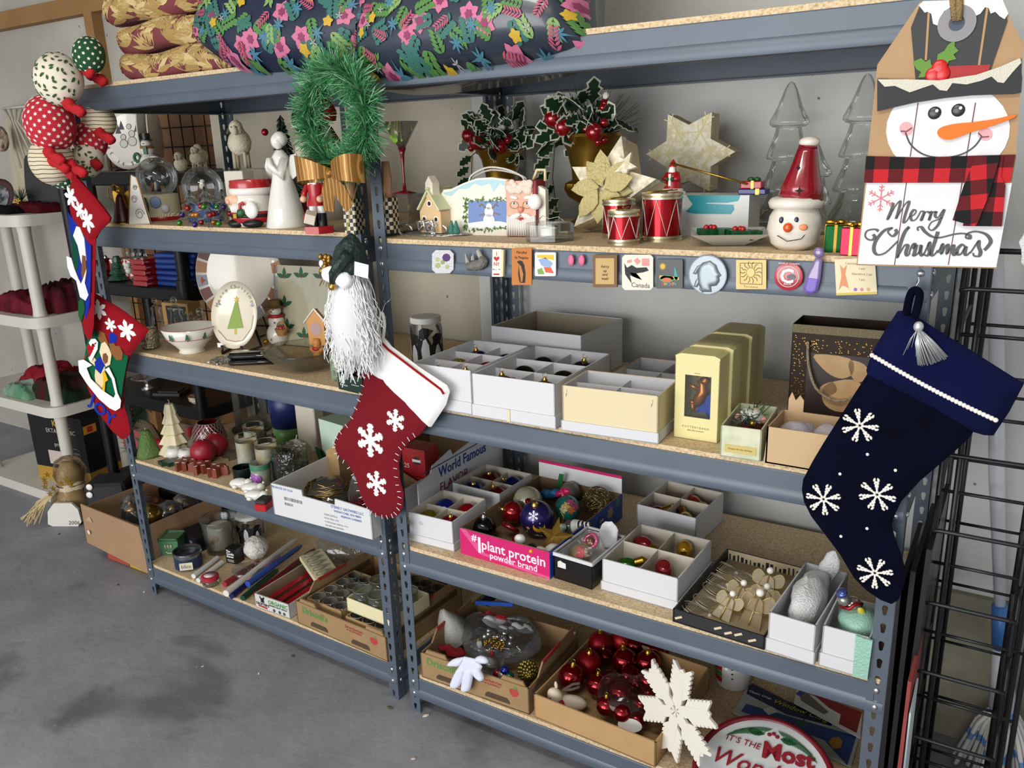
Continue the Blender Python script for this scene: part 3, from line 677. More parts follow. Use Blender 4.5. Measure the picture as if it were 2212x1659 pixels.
# pillows ----------------------------------------------------------
def pillow(name_label,loc,rot,hw,hh,th,base,seed,lens=0):
    def fn(a,b):
        k=(1-abs(a)**4)**.5*(1-abs(b)**4)**.5 if abs(a) < 1 and abs(b) < 1 else 0
        return (hw*a*(1-.10*(1-b*b)*abs(a)),-th*k**.8,hh*b*(1-.10*(1-a*a)*abs(b)-lens*abs(a)**2.6*abs(b)))
    fb=lambda a,b:(lambda p:(p[0],-p[1],p[2]))(fn(a,b))
    t=T('floral_pillow',name_label,'pillow',loc,0,'navy floral pillows',rot)
    g2=surf(fb,24,24);g2=g2[0],[tuple(reversed(f)) for f in g2[1]]
    P(t,'cover',join(surf(fn,24,24),g2),base,1)
    global ms
    ms=.74;random.seed(seed);asp=hw/hh
    cols={'pink_petals':'#bf6a8a','magenta_petals':'#85305a','green_leaves':'#4c7c3e','teal_leaves':'#2f665e','pale_leaves':'#7a9c5a','blue_sprigs':'#3f7488','yellow_petals':'#bf9c2c','white_sprigs':'#a8a8a4','coral_leaves':'#b0506c'}
    pr={k:[] for k in cols};lf={k:.0012+.0004*i for i,k in enumerate(cols)}
    def add(k,ps,extra=0):
        for p in ps:pr[k].append(motif(fn,p,lf[k]+extra))
    for gy in range(15):
        for gx in range(15):
            x,y=-.95+gx*.136+rnd(-.04,.04),-.97+gy*.134+rnd(-.04,.04);kd=(gx*3+gy*5+seed+int(rnd(0,2.2))) % 8;a=rnd(0,6.28)
            if kd == 0:add('pink_petals',petals(x,y,.115,6,asp,a));add('magenta_petals',petals(x,y,.045,6,asp,a+.4),.001)
            elif kd == 1:
                for s in range(5):add('green_leaves',[leafp(x+s*.028*math.cos(a),y+s*.028*math.sin(a)*asp,.085,.034,a+sg*.9,asp) for sg in (-1,1)])
            elif kd == 2:
                for s in range(4):add('teal_leaves',[leafp(x+s*.034*math.cos(a),y+s*.034*math.sin(a)*asp,.075,.05,a+sg*1.0,asp) for sg in (-1,1)])
            elif kd == 3:add('blue_sprigs',petals(x,y,.075,7,asp,a,.3));add('blue_sprigs',[leafp(x,y,.13,.008,a,asp)])
            elif kd == 4:add('yellow_petals',petals(x,y,.06,5,asp,a,.8));add('white_sprigs',petals(x+.09,y+.05,.045,5,asp,a,.25))
            elif kd == 5: 
                for s in range(6):add('coral_leaves',[leafp(x+s*.022*math.cos(a),y+s*.022*math.sin(a)*asp,.07-.004*s,.018,a+sg*.8,asp) for sg in (-1,1)])
            elif kd == 6:
                for s in range(5):add('teal_leaves' if gx % 2 else 'green_leaves',[leafp(x+s*.03*math.cos(a),y+s*.03*math.sin(a)*asp,.09,.045,a+sg*.9,asp) for sg in (-1,1)])
            else: 
                for s in range(4):add('pale_leaves',[leafp(x+s*.03*math.cos(a),y+s*.03*math.sin(a)*asp,.09,.03,a+sg*.6,asp) for sg in (-1,1)])
    for k in cols:
        if pr[k]:P(t,k,join(*pr[k]),M(cols[k],.6),0,kind='stuff')
    ms=1.0;return t
navy=M('#141f38',.5,name='navy_print_cloth');navy2=M('#2a3240',.3,coat=.4,name='navy_print_cloth_under_plastic')
c1=ony(672,10,.12);c2=ony(1035,-25,.10)
pillow('navy floral pillow with a pink corner, between the palm leaf cushions and the wreath',(c1.x,c1.y,c1.z+.01),(-.35,.06,.05),.36,.225,.13,navy,3,.62)
pillow('navy floral pillow in shiny plastic, on the top of the right shelving unit',(c2.x,c2.y,c2.z),(-.3,-.04,-.02),.32,.225,.14,navy2,6,.18)
# stuffed fabric garland -------------------------------------------
gy_=-.07
t=T('stuffed_fabric_garland','stuffed patchwork garland of red, cream and green christmas fabric puffs over the left post','garland',ony(150,260,gy_))
o_=t.location
cream=M('#e5ddcb',.9,name='cream_calico');starred=M('#b91f31',.9,name='red_star_calico');greenc=M('#164a2a',.9,name='green_calico');stripe=None
def stripes(name,c1,c2,sc_,ax):
    m=bpy.data.materials.new(name);m.use_nodes=True;nt=m.node_tree;b=nt.nodes['Principled BSDF'];b.inputs['Roughness'].default_value=.9
    tc=nt.nodes.new('ShaderNodeTexCoord');w=nt.nodes.new('ShaderNodeTexWave');w.bands_direction=ax;w.inputs['Scale'].default_value=sc_;w.inputs['Distortion'].default_value=1.5;w.inputs['Detail'].default_value=0
    r=nt.nodes.new('ShaderNodeValToRGB');r.color_ramp.elements[0].position=.06;r.color_ramp.elements[1].position=.14
    r.color_ramp.elements[0].color=lin(c2);r.color_ramp.elements[1].color=lin(c1)
    nt.links.new(tc.outputs['Object'],w.inputs[0]);nt.links.new(w.outputs[0],r.inputs[0]);nt.links.new(r.outputs[0],b.inputs['Base Color']);return m
stripe=stripes('ticking_stripe','#d9ccb0','#5c5648',26.,'Z')
def puffball(nm,u,v,y,ru,rv,mat,tilt=0,dots=None,ry=None):
    p=ony(u,v,y);k=mpp(p);rx,rz=ru*k*1.12,rv*k*1.1;ry=ry or (rx+rz)/2*.85
    gth=lambda g:tr(g,(0,0,0),(0,tilt,0))
    g=ell(rx,ry,rz,n=24,m=16)
    g=[(x*(1+.03*math.sin(9*math.atan2(yy,x))*abs(z/rz)),yy,z) for x,yy,z in g[0]],g[1]
    o=P(t,nm,gth(g),mat,1,loc=p-o_)
    if dots:
        dd=[]
        for i in range(dots[0]):
            a=i*2.399963;zz=1-2*(i+.5)/dots[0];r=math.sqrt(1-zz*zz);d=Vector((r*math.cos(a),r*math.sin(a),zz))
            if d.y > .35:continue
            q=d.to_track_quat('-Y','Z').to_matrix().to_4x4();q.translation=Vector((d.x*rx,d.y*ry,d.z*rz))*1.004
            sh=dots[2](i);m4=Euler((0,tilt,0)).to_matrix().to_4x4() @ q
            dd.append(([tuple(m4 @ Vector(pp)) for pp in sh[0]],sh[1]))
        P(o,'fabric_print',join(*dd),dots[1],0,kind='stuff')
    return o
wst=M('#f3ebe2',.9);gst=M('#3c5a2c',.9)
st_=lambda i:ext(star(6,.0065,.003),.0006,-.0004)
lf_=lambda i:ext([(x,z) for x,z in leafp(-.007,0,.014,.007,i*1.7)],.0006,-.0004)
fl_=lambda i:ext(star(5,.005,.0026),.0006,-.0004)
puffball('puff',192,120,gy_+.05,32,36,greenc,.5,(90,wst,fl_))
puffball('puff',127,172,gy_,50,50,cream,.1,(170,gst,lf_))
puffball('puff',108,268,gy_,50,56,starred,.0,(190,wst,st_))
puffball('puff',112,348,gy_,46,46,stripe,.0)
puffball('puff',132,388,gy_+.02,30,17,greenc,.2,(50,wst,fl_))
puffball('puff',214,262,gy_+.14,36,34,stripe,.0)
puffball('puff',196,304,gy_+.12,32,40,starred,.4,(110,wst,st_))
puffball('puff',190,345,gy_+.1,30,36,cream,.5,(100,gst,lf_))
puffball('puff',182,366,gy_+.09,18,22,greenc,.3)
redb=M('#b3101c',.9,bump=(90,.5),name='red_cotton_bow')
for (u,v,y) in ((180,150,-.05),(208,168,0),(160,234,-.1),(118,338,-.13),(128,356,-.12),(145,372,-.08),(225,294,.03),(198,350,.0),(165,365,-.1)):
    p=ony(u,v,y+.02) - o_;P(t,'bow',wob(join(tr(ell(.03,.016,.018,(-.022,0,0),12,8),rot=(0,.5,0)),tr(ell(.03,.016,.018,(.022,0,0),12,8),rot=(0,.3,0)),ell(.015,.016,.016,n=10,m=6)),.008,45),redb,1,loc=p)
# ------------------------------------------------------------------ wreath
pw=Pl(728,255,-.075);k=mpp(pw.o);t=T('tinsel_wreath','green tinsel wreath with a gold striped bow on the middle post','wreath',pw.o)
random.seed(5)
RX,RZ=82*k,98*k;nd=[];ndb=[]
for i in range(5200):
    a=rnd(0,2*pi);ph=rnd(0,2*pi);r0=.010+.008*math.sin(a*9+2*math.sin(ph))
    c=Vector((RX*math.cos(a),0,RZ*math.sin(a)));rad=c.normalized();d=(rad*math.cos(ph)+Vector((0,-1,0))*math.sin(ph))
    tn=Vector((-math.sin(a),0,math.cos(a)));d=(d+tn*rnd(-.9,.9)+Vector((rnd(-.25,.25),0,rnd(-.25,.25)))).normalized()
    s=c+d*r0;l=rnd(.028,.048);e=s+d*l;w=d.cross(Vector((rnd(-1,1),rnd(-1,1),rnd(-1,1)))).normalized()*.0011
    b=len(nd);(nd if i % 4 else ndb).append(([tuple(s-w),tuple(s+w),tuple(e+w*.5),tuple(e-w*.5)],[(0,1,2,3)]))
P(t,'needles',join(*nd),M('#2a7040',.35,noise=('#4fa062',30.,.3),name='green_tinsel'),0,kind='stuff')
P(t,'frosted_needles',join(*ndb),M('#8fbf98',.3,name='pale_green_tinsel'),0,kind='stuff')
P(t,'ring',tube([(RX*math.cos(a),0,RZ*math.sin(a)) for a in [2*pi*i/40 for i in range(40)]],.012,8,True),M('#14502a',.7),1)
bowm=stripes('gold_striped_ribbon','#80561f','#b98c48',30.,'X');bowm.node_tree.nodes['Principled BSDF'].inputs['Roughness'].default_value=.35;bowm.node_tree.nodes['Principled BSDF'].inputs['Metallic'].default_value=.4
def loopstrip(pts,w):
    v=[];f=[]
    for (x,y,z,ww) in pts:v += [(x,y,z-ww/2),(x,y-.002,z+ww/2)]
    for i in range(len(pts)-1):f.append((2*i,2*i+2,2*i+3,2*i+1))
    g=(v,f);b=[(x,y+.0015,z) for x,y,z in v];n=len(v)
    return v+b,f+[tuple(n+i for i in reversed(q)) for q in f]
bx,bz=pw.q(748,372)
for sg in (-1,1):
    pts=crv([(0,0,0,.018),(sg*.03,-.03,.008,.04),(sg*.075,-.035,.012,.058),(sg*.095,-.005,.008,.06),(sg*.07,.02,.004,.05),(sg*.03,.012,0,.03),(0,.002,0,.018)],6)
    P(t,'bow_loop',loopstrip(pts,.05),bowm,1,loc=(bx,-.045,bz))
for x1,z1 in ((-.012,-.085),(.055,-.075)):
    g=ribbon([(0,0),(x1*.5,z1*.5),(x1,z1)],[.012,.036,.03],.002);P(t,'bow_tail',wob(g,.004,25),bowm,0,loc=(bx,-.055,bz))
P(t,'bow_knot',ell(.012,.012,.012,n=12,m=8),bowm,1,loc=(bx,-.052,bz))
# ------------------------------------------------------------------ bearded gnome ornament
pg=Pl(755,580,-.085);k=mpp(pg.o);t=T('bearded_gnome_ornament','hanging gnome with a long curly white beard and dark green quilted hat','ornament',pg.o)
random.seed(9);bd_=[]
for i in range(420):
    s=rnd(-1,1);yy=rnd(-1,1);z0=-.01;zl=-rnd(.12,.275)*(1-.18*abs(s));x0=s*.03;x1=s*(.075+.01*rnd(-1,1));y0=yy*.02;y1=yy*.05*(1-abs(s)*.5)-.01
    p=[];ph=rnd(0,6);n=9
    for j in range(n+1):
        f_=j/n;w=.0055*math.sin(ph+j*1.9);w2=.0055*math.cos(ph*1.3+j*2.2)
        p.append((x0+(x1-x0)*f_**.6+w,y0+(y1-y0)*f_**.6+w2,z0+zl*f_))
    bd_.append(tube(p,.0012,3,cap=False))
P(t,'beard',join(*bd_),M('#eef0f1',.8,name='white_yarn'),1,kind='stuff')
P(t,'beard_core',lathe([(.02,0),(.042,-.05),(.058,-.12),(.05,-.2),(.01,-.24)],14),M('#d5d6d8',.9),1)
hat=M('#0d1f1c',.5,bump=(60,1.),noise=('#17322c',40.,.2),name='quilted_velvet')
P(t,'hat',wob(tr(lathe([(.042,-.005),(.045,.015),(.035,.05),(.016,.075),(.001,.085)],14),(0,0,0),(0,.18,0)),.004,40),hat,1)
P(t,'hat_tail',tube([(.03,-.03,.04),(.02,-.05,.02),(-.002,-.055,-.005),(-.012,-.05,-.03)],[.016,.014,.010,.006],10),hat,1)
P(t,'bell',ell(.009,.009,.010,(-.012,-.05,-.036),12,8),M('#b48f45',.3,.9,name='brass'),1)
for x,z in ((-.03,-.01),(.012,-.022)):P(t,'fur_puff',wob(ell(.022,.018,.02,(x,-.035,z),14,10),.004,90),M('#f2f3f5',.9),1)
P(t,'gold_pine_cone',join(*[ell(.007,.007,.008,(-.045+rnd(-.012,.012),-.03+rnd(-.012,.006),.012+rnd(-.022,.018)),7,5) for i in range(14)]),M('#9a7436',.35,.8,name='gold_paint'),1,kind='stuff')
P(t,'white_berry',ell(.012,.012,.012,(-.062,-.02,.012),12,8),M('#f0f0ee',.6),1);P(t,'tag',tr(box(.042,.0008,.032),(.062,-.03,-.012),(0,.15,0)),M('#eeeeea',.8),0,label='white paper tag')
P(t,'gold_sprig',join(*[tube([(-.04,-.03,0),(-.05+rnd(-.02,.02),-.035,-.03+rnd(-.02,.01))],.0012,4) for i in range(12)]),M('#c9a648',.35,.8),1,kind='stuff')
P(t,'hanging_cord',tube([(.0,0,.08),(.002,.02,.14),(.006,.05,.2)],.0015,5),M('#c9b06a',.5),1)
# ------------------------------------------------------------------ right unit, second shelf
def RY2(u,y,z=None):
    z=z or ZR[1]+BT;lo,hi=345,1900
    for _ in range(40):
        m=(lo+hi)/2;p=onz(u,m,z)
        if p.y > y or (p-CAM).dot(Fv) < 0:lo=m
        else:hi=m
    return onz(u,hi,z)
Z2=ZR[1]+BT
acr=glass('#f2f4f4','clear_acrylic',.35,.03,.97,.15);cg=glass();gold=M('#a07a2c',.32,.95,name='antique_gold',noise=('#c29a45',18.,.3)); 
holly=M('#15361f',.45,name='holly_green');hollyw=M('#d8dcc8',.6,name='holly_cream_edge');berry=M('#8e0c18',.12,.3,coat=.6,name='red_ornament_gloss')
def riser(label,loc,w,d,h,rz=0):
    t=T('acrylic_riser',label,'riser',loc,rz,'clear acrylic risers')
    P(t,'top',box(w,d,.003,(0,0,h-.003)),acr,0)
    for s in (-1,1):P(t,'leg',box(.003,d,h-.003,(s*(w/2-.0015),0,0)),acr,0)
    return t
p=RY2(872,.30);riser('clear acrylic riser under the martini glass',p,.115,.09,.088)
t=T('martini_glass','painted martini glass with a red stem, standing on the acrylic riser','glass',(p.x+.012,p.y,p.z+.088)); 
P(t,'bowl',lathe([(.004,.112),(.05,.19),(.049,.19),(.003,.114)],28),glass('#f6f8f7','tree_jar_glass',.42,.02,.995,.06),1)
P(t,'stem',lathe([(.034,0),(.034,.002),(.006,.008),(.0035,.03),(.0035,.07),(.006,.105),(.012,.122),(.002,.114)],20),M('#8d1026',.12,coat=1,name='red_glass'),1,label='red glass stem')
for i,(x,z,r,c) in enumerate(((-.018,.15,.006,'#8dbf3a'),(-.004,.143,.009,'#8fc71e'),(.014,.141,.004,'#8fc71e'),(.012,.168,.003,'#b54a4a'),(.02,.166,.003,'#b5383a'),(-.01,.172,.004,'#c8c23a'))):
    rr=.004+(z-.112)*.59;y=-math.sqrt(max(rr*rr-x*x,1e-6))*1.01;P(t,'painted_leaf',ell(r*1.2,.0012,r,(x,y,z),10,6),M(c,.4),1)
# little wooden church on a silver leaf tray
p=R(2,950,506);t=T('silver_leaf_tray','silver leaf-shaped tray under the small wooden church','tray',p,.1)
sil=M('#c2c2c2',.25,.9,bump=(60,.6),name='hammered_silver')
P(t,'tray_plate',wob(flat([(x*.095,y*.05) for x,y in circ(1,26)],.004),.003,40),sil,1)
for s,x0 in ((1,-.08),(-1,-.02),(1,.02)):P(t,'tray_scroll',tube([(x0+.02*math.cos(a)*s,-.03,.012+.014*math.sin(a)) for a in [i*.5 for i in range(11)]],.004,6),sil,1)
p2=Vector((p.x+.0,p.y+.006,p.z+.0065));t=T('wooden_church','small pale wooden church with a steeple and pastel roof, left of the snowman plaque','ornament house',p2,-.12)
pw_=M('#d9b98d',.7,name='birch_ply');rf=M('#dfe0bb',.35,noise=('#c9d3a0',30.,.3),name='pearl_roof')
P(t,'walls',join(ext([(-.035,0),(.035,0),(.035,.05),(0,.095),(-.035,.05)],.07,-.035)),pw_,0)
for s in (-1,1):P(t,'roof_slope',tr(box(.066,.085,.004,(s*.024,0,0)),(0,0,.099),(0,s*.91,0)),rf,0)
P(t,'steeple',join(ext([(-.012,.085),(.012,.085),(.012,.118),(0,.135),(-.012,.118)],.024,-.034)),M('#e6dccb',.5),0)
for x,z,r in ((0,.07,.0085),(-.02,.033,.008),(.02,.033,.008)):
    w=P(t,'window',ext(circ(r,14),.001,-.0362),M('#efe6da',.6),0,loc=(x,0,z));P(w,'pane',ext(circ(r*.6,12),.0005,-.0368),M('#2b2422',.4),0)
P(t,'door',ext([(-.008,0),(.008,0),(.008,.018),(0,.026),(-.008,.018)],.001,-.0362),M('#e9ddcc',.6),0)
for x in (.06,.075):P(t,'bottle_brush_tree',lathe([(.009,.0),(.009,.004),(.002,.03)],8),M('#3b7a6c',.8),0,loc=(x-.005,-.02,0))
P(t,'silver_ribbon',join(*[tube([(-.03+i*.03,-.045,.005),(-.025+i*.03,-.055,.028),(-.01+i*.03,-.05,.03),(-.006+i*.03,-.048,.004)],.004,6) for i in range(2)]),sil,1)
# snowman plaque
p=R(2,1056,509);pl=Pl(0,0,0,.06,Vector((p.x,p.y+.004,p.z)));k=mpp(p)
t=T('snowman_plaque','cream arched plaque with rope handle and a painted snowman on blue','plaque',pl.o,pl.rz)
o=[pl.q(u,v) for u,v in ((948,505),(950,425),(958,410),(975,408),(1000,396),(1030,385),(1062,383),(1095,388),(1130,398),(1165,402),(1178,410),(1180,510))];o[0]=(o[0][0],0);o[-1]=(o[-1][0],0)
P(t,'plaque_board',ext(o,.016,0),M('#e3e0d2',.5),0)
P(t,'icicle_border',ext(pl.qs([(958,416),(975,413),(1000,400),(1030,389),(1062,387),(1095,392),(1130,402),(1165,406),(1165,412),(1120,410),(1100,402),(1090,402),(1080,396),(1066,414),(1058,396),(1040,402),(1025,396),(1010,408),(990,408),(975,424),(962,420)]),.0008,-.0008),M('#a9cdd6',.5),0)
P(t,'picture',ext(pl.qs([(1012,434),(1110,434),(1110,492),(1012,492)]),.0008,-.0008),M('#6d87bd',.6),0)
P(t,'picture_snow',ext(pl.qs([(1012,482),(1040,478),(1080,478),(1110,484),(1110,492),(1012,492)]),.0006,-.0014),M('#e3e8ee',.6),0)
for u,v,r in ((1057,476,14),(1057,458,11),(1057,446,7)):
    x,z=pl.q(u,v);P(t,'painted_snowman',ext(circ(r*k,18),.0005,-.002),M('#eef0f2',.6),0,loc=(x,0,z))
for pts in ([(1048,462),(1035,465)],[(1066,460),(1080,463)],[(1050,450),(1040,440),(1036,446)],[(1064,450),(1072,440),(1076,446)]):P(t,'painted_arm',tr(ribbon(pl.qs(pts),.0025,.0005),(0,-.002,0)),M('#8a6a3a',.6),0)
gg=[]
random.seed(3)
for i in range(150):
    e_=i/150*4;q=e_ % 1;u,v=((1008+106*q,431) if e_ < 1 else (1113,431+64*q) if e_ < 2 else (1113-106*q,495) if e_ < 3 else (1008,495-64*q))
    x,z=pl.q(u+rnd(-3,3),v+rnd(-3,3));gg.append(tr(ext([(a,b) for a,b in leafp(-.003,0,.008,.0035,rnd(0,6))],.0005,-.002),(x,0,z)))
P(t,'painted_garland',join(*gg),M('#5d7a3c',.6),0,kind='stuff')
for dy in (0,.012):P(t,'rope_handle',tube([(x,.008+dy,z) for x,z in crv(pl.qs([(1008,396),(1016,378+dy*300),(1050,362+dy*500),(1090,366+dy*500),(1122,380+dy*200),(1128,390)]),5)],.0022,6),M('#e8e4da',.8,bump=(500,.6)),1)
# santa face box
p=R(2,1138,509);t=T('santa_face_box','tall wooden box painted with a bespectacled Santa face and red cap','decorative box',p,.12)
P(t,'box_body',box(.078,.055,.128,(0,0,0),.002),M('#8e2430',.6),30)
P(t,'face_panel',ext([(-.037,.002),(.037,.002),(.037,.07),(.030,.085),(.030,.127),(-.037,.127)],.0015,-.0290),M('#e3b79c',.6,noise=('#d99a86',40.,.25),name='painted_skin'),0)
random.seed(4)
P(t,'curly_hair',join(*[ell(.009,.004,.008,(-.034+rnd(0,.062),-.030,.103+rnd(0,.022)),9,6) for i in range(24)]),M('#dccdbd',.7),1,kind='stuff')
P(t,'beard',join(*[tube([(-.033+i*.0055,-.0300,.038+.012*abs(i-6)/6),(-.036+i*.006,-.031,.003)],[.004,.0025],5) for i in range(13)]),M('#ddd9d4',.7),1,kind='stuff')
for s in (-1,1):
    P(t,'moustache',tr(ell(.015,.004,.006,n=12,m=6),(s*.014,-.031,.048),(0,s*.35,0)),M('#e8e2dc',.7),1);P(t,'eyebrow',tr(ell(.011,.003,.004,n=10,m=6),(s*.017,-.030,.09),(0,-s*.2,0)),M('#eae4de',.7),1)
    e_=P(t,'eye',ell(.006,.001,.004,(s*.016,-.0305,.077),12,6),M('#f0eee8',.4),1);P(e_,'iris',ell(.003,.001,.003,(s*.016,-.0312,.077),8,5),M('#3c4a55',.3),1)
    P(t,'spectacles',tube([(s*.016+.011*math.cos(a),-.032,.073+.008*math.sin(a)) for a in [i*pi/8 for i in range(16)]],.0006,4,True),M('#9a7f45',.3,.9),1)
P(t,'nose',ell(.008,.007,.007,(0,-.031,.063),12,8),M('#d98f7a',.6),1);P(t,'mouth',ell(.006,.002,.004,(0,-.031,.041),10,6),M('#9c2030',.5),1)
P(t,'cap_pompom',ell(.017,.012,.018,(.036,-.03,.08),14,10),M('#efece8',.9),1);P(t,'ribbon_handle',tube([(.02,0,.127),(.03,0,.15),(.05,0,.15),(.05,0,.125)],.004,6),M('#d9c9a0',.6),1)
# faceted glass candle holder
p=R(2,1187,520);t=T('glass_candle_holder','chunky clear glass tealight holder in front of the Santa face box','candle holder',p,.2)
cgt=glass('#f2f5f4','thick_glass',.5,.02,.985,.12)
P(t,'glass_block',join(lathe([(.052,0),(.056,.002),(.056,.038),(.05,.04),(.026,.04),(.026,.012),(.001,.012)],6)),cgt,0);P(t,'tealight',lathe([(.019,.013),(.019,.028),(.017,.028),(.017,.024),(.001,.024)],18),M('#e9e6de',.4),30)
P(t,'wire_loop',tube([(-.03,0,.04),(-.015,0,.055),(.0,0,.048),(.02,.005,.052),(.035,0,.042)],.0009,4),sil,1)
# gold urns with holly
def urn(label,loc,s,seed,tall):
    t=T('gold_urn',label,'urn',loc,0,'gold urns with holly',None)
    n=24
    prof=[(.042,0),(.042,.012),(.03,.018),(.018,.03),(.016,.042),(.026,.05),(.044,.062),(.052,.078),(.05,.09),(.038,.098),(.04,.12),(.05,.16),(.06,.178),(.066,.184),(.064,.19),(.056,.189),(.046,.17),(.001,.168)]
    g=lathe([(r*s,z*s) for r,z in prof],28)
    v=[]
    for x,y,z in g[0]:
        zz=z/s;kk=1+.07*math.cos(14*math.atan2(y,x))*(1 if .055 < zz < .092 else 0)+.02*math.cos(24*math.atan2(y,x))*(1 if zz > .183 else 0);v.append((x*kk,y*kk,z))
    P(t,'urn_body',(v,g[1]),gold,45)
    random.seed(seed)
    a=T('holly_arrangement',label.replace('gold urn filled with','spray of').replace('gold urn with','spray of'),'artificial plant',(loc[0],loc[1],loc[2]+.172*s),0,'holly arrangements')
    lo=[(0,0),(.2,.16),(.3,.34),(.42,.2),(.55,.36),(.66,.2),(.8,.26),(1,0)];lo=lo+[(x,-y) for x,y in lo[-2:0:-1]]
    LE=mesh('holly_leaf',tr(flat([(x*.05,y*.05) for x,y in lo],.0008),rot=(0,0,0)),hollyw);LI=mesh('leaf_blade',flat([(.002+x*.045,y*.036) for x,y in lo],.0026,-.0009),holly)
    for i in range(46 if tall else 60):
        th=rnd(-.4,pi+.4) if i < 16 else rnd(0,6.28);el=rnd(-.7,1.3);r=rnd(.02,.075)*s
        d=Vector((math.cos(th),-abs(math.sin(th)) if i % 3 else math.sin(th),0));q=d*r+Vector((0,0,rnd(0,.085)*s))
        o=P(a,'holly_leaf',LE,None,loc=q,rot=(rnd(.2,1.5)*random.choice((1,1,-1)),-el,math.atan2(d.y,d.x)+rnd(-.6,.6)));o.scale=(s*rnd(.9,1.3),)*3;P(o,'leaf_blade',LI,None)
    nd=[]
    for i in range(260 if tall else 150):
        th=rnd(0,6.28);el=rnd(.2,1.5);d=Vector((math.cos(th)*math.cos(el),math.sin(th)*math.cos(el),math.sin(el)));l=rnd(.05,.13 if tall else .09)*s
        nd.append(tube([d*.01,d*l],.0006,3,cap=False))
    P(a,'pine_needles',join(*nd),M('#27382a',.7),0,kind='stuff')
    BE=mesh('berry',ell(.009*s,n=12,m=8),berry,1);BB=mesh('ornament_ball',ell(.0185*s,n=18,m=12),berry,1)
    for i in range(14):
        c=Vector((rnd(-.07,.07),rnd(-.075,-.02),rnd(.0,.075)))*s;P(a,'berry',BE,None,loc=c)
    for i in range(3):P(a,'ornament_ball',BB,None,loc=Vector(((-.05,-.068,.05),(-.022,-.078,.032),(.04,-.06,.02))[i])*s)
    for i in range(5):P(a,'white_blossom',wob(ell(.007*s,n=8,m=6),.002,200),M('#e6e4da',.8),0,loc=Vector((rnd(-.05,.06),rnd(-.07,-.02),rnd(.02,.1)))*s)
    # trailing sprig
    for (sx,sl) in (((-1,5),(1,5)) if not tall else ((-1,6),)):
        for i in range(sl):
            o=P(a,'holly_leaf',LE,None,loc=Vector((sx*(.068+.012*math.sin(i)),-.03,.0-i*.028))*s,rot=(1.2,.6,sx*.5 - pi/2 + rnd(-.6,.6)));o.scale=(s*.9,)*3;P(o,'leaf_blade',LI,None)
        P(a,'stem',tube([Vector((sx*.03,-.02,.03))*s,Vector((sx*.068,-.03,0))*s,Vector((sx*.075,-.03,-.07))*s,Vector((sx*.065,-.03,-.15))*s],.0015,4),M('#5a4a30',.8),1)
    return t
p1=RY2(1085,.475);p2=RY2(1276,.40)
urn('gold urn filled with holly, behind the snowman plaque',(p1.x,p1.y,p1.z),1.06,11,False)
urn('gold urn with holly and tall pine, nearer the star boxes',(p2.x,p2.y,p2.z),1.2,12,True)
# star boxes
birch=M('#ece6d2',.75,noise=('#cfc4a4',70.,.12),bump=(120,.3),name='birch_bark');ply=M('#dcc9a4',.7,name='pale_ply')
p=R(2,1322,506);t=T('birch_star_box','five-pointed birch star box with gold poinsettias, leaning behind the drums','decorative box',(p.x,p.y+.03,p.z+.093),0,None,(-.25,.12,-.15))
P(t,'star_base',ext(star(5,.118,.056),.055,-.02),ply,0);P(t,'star_lid',ext(star(5,.121,.058),.022,-.04),birch,0)
random.seed(8);gp=M('#c9bb82',.55,.15,bump=(150,.8),name='gold_fabric_petal')
for i in range(9):
    a=i*2.4;r=.012+.03*math.sqrt(i/9);P(t,'gold_petal',tr(wob(ext([(x,z) for x,z in leafp(0,0,.075,.045,0)],.002,0),.006,60),(math.cos(a)*r*.3-.01,-.046-.002*i,math.sin(a)*r*.3),(rnd(-.3,.3),-a,0)),gp,0)
P(t,'raised_star',ext(star(5,.032,.014),.008,-.054),birch,0,loc=(.035,0,.055),rot=(0,.3,0))
p=RY2(1496,.47);riser('clear acrylic riser under the six-pointed star box',p,.13,.07,.082)
pl=Pl(0,0,0,.05,Vector((p.x,p.y-.01,p.z+.084)))
hx=pl.qs([(1445,247),(1490,270),(1540,243),(1537,300),(1590,328),(1537,360),(1535,413),(1490,391),(1440,408),(1442,362),(1398,333),(1442,305)]);mz=min(z for x,z in hx);hx=[(x,z-mz) for x,z in hx];pl.o.z += .0
t=T('hexagram_star_box','six-pointed birch star box with carved snowflake lines, standing against the wall','decorative box',pl.o,pl.rz)
P(t,'star_base',ext([(x*.985,z*.985+.001) for x,z in hx],.05,.012),ply,0);P(t,'star_lid',ext(hx,.02,-.008),birch,0)
cx=sum(x for x,z in hx)/12;cz=sum(z for x,z in hx)/12;gs=[]
for i in range(6):
    a=i*pi/3+.02;c,s=math.cos(a),math.sin(a);gs.append(ribbon([(cx+c*.02,cz+s*.02),(cx+c*.1,cz+s*.1)],.003,.0012))
    for q in (.05,.07,.085):
        for sg in (-1,1):gs.append(ribbon([(cx+c*q,cz+s*q),(cx+c*q+math.cos(a+sg*.7)*.02,cz+s*q+math.sin(a+sg*.7)*.02)],.002,.0011))
    b=a+pi/3;gs.append(ribbon([(cx+c*.055,cz+s*.055),(cx+math.cos(b)*.055,cz+math.sin(b)*.055)],.003,.001))
P(t,'carved_snowflake',tr(join(*gs),(0,-.008,0)),M('#d8cd8f',.6,name='gold_inlay'),0)
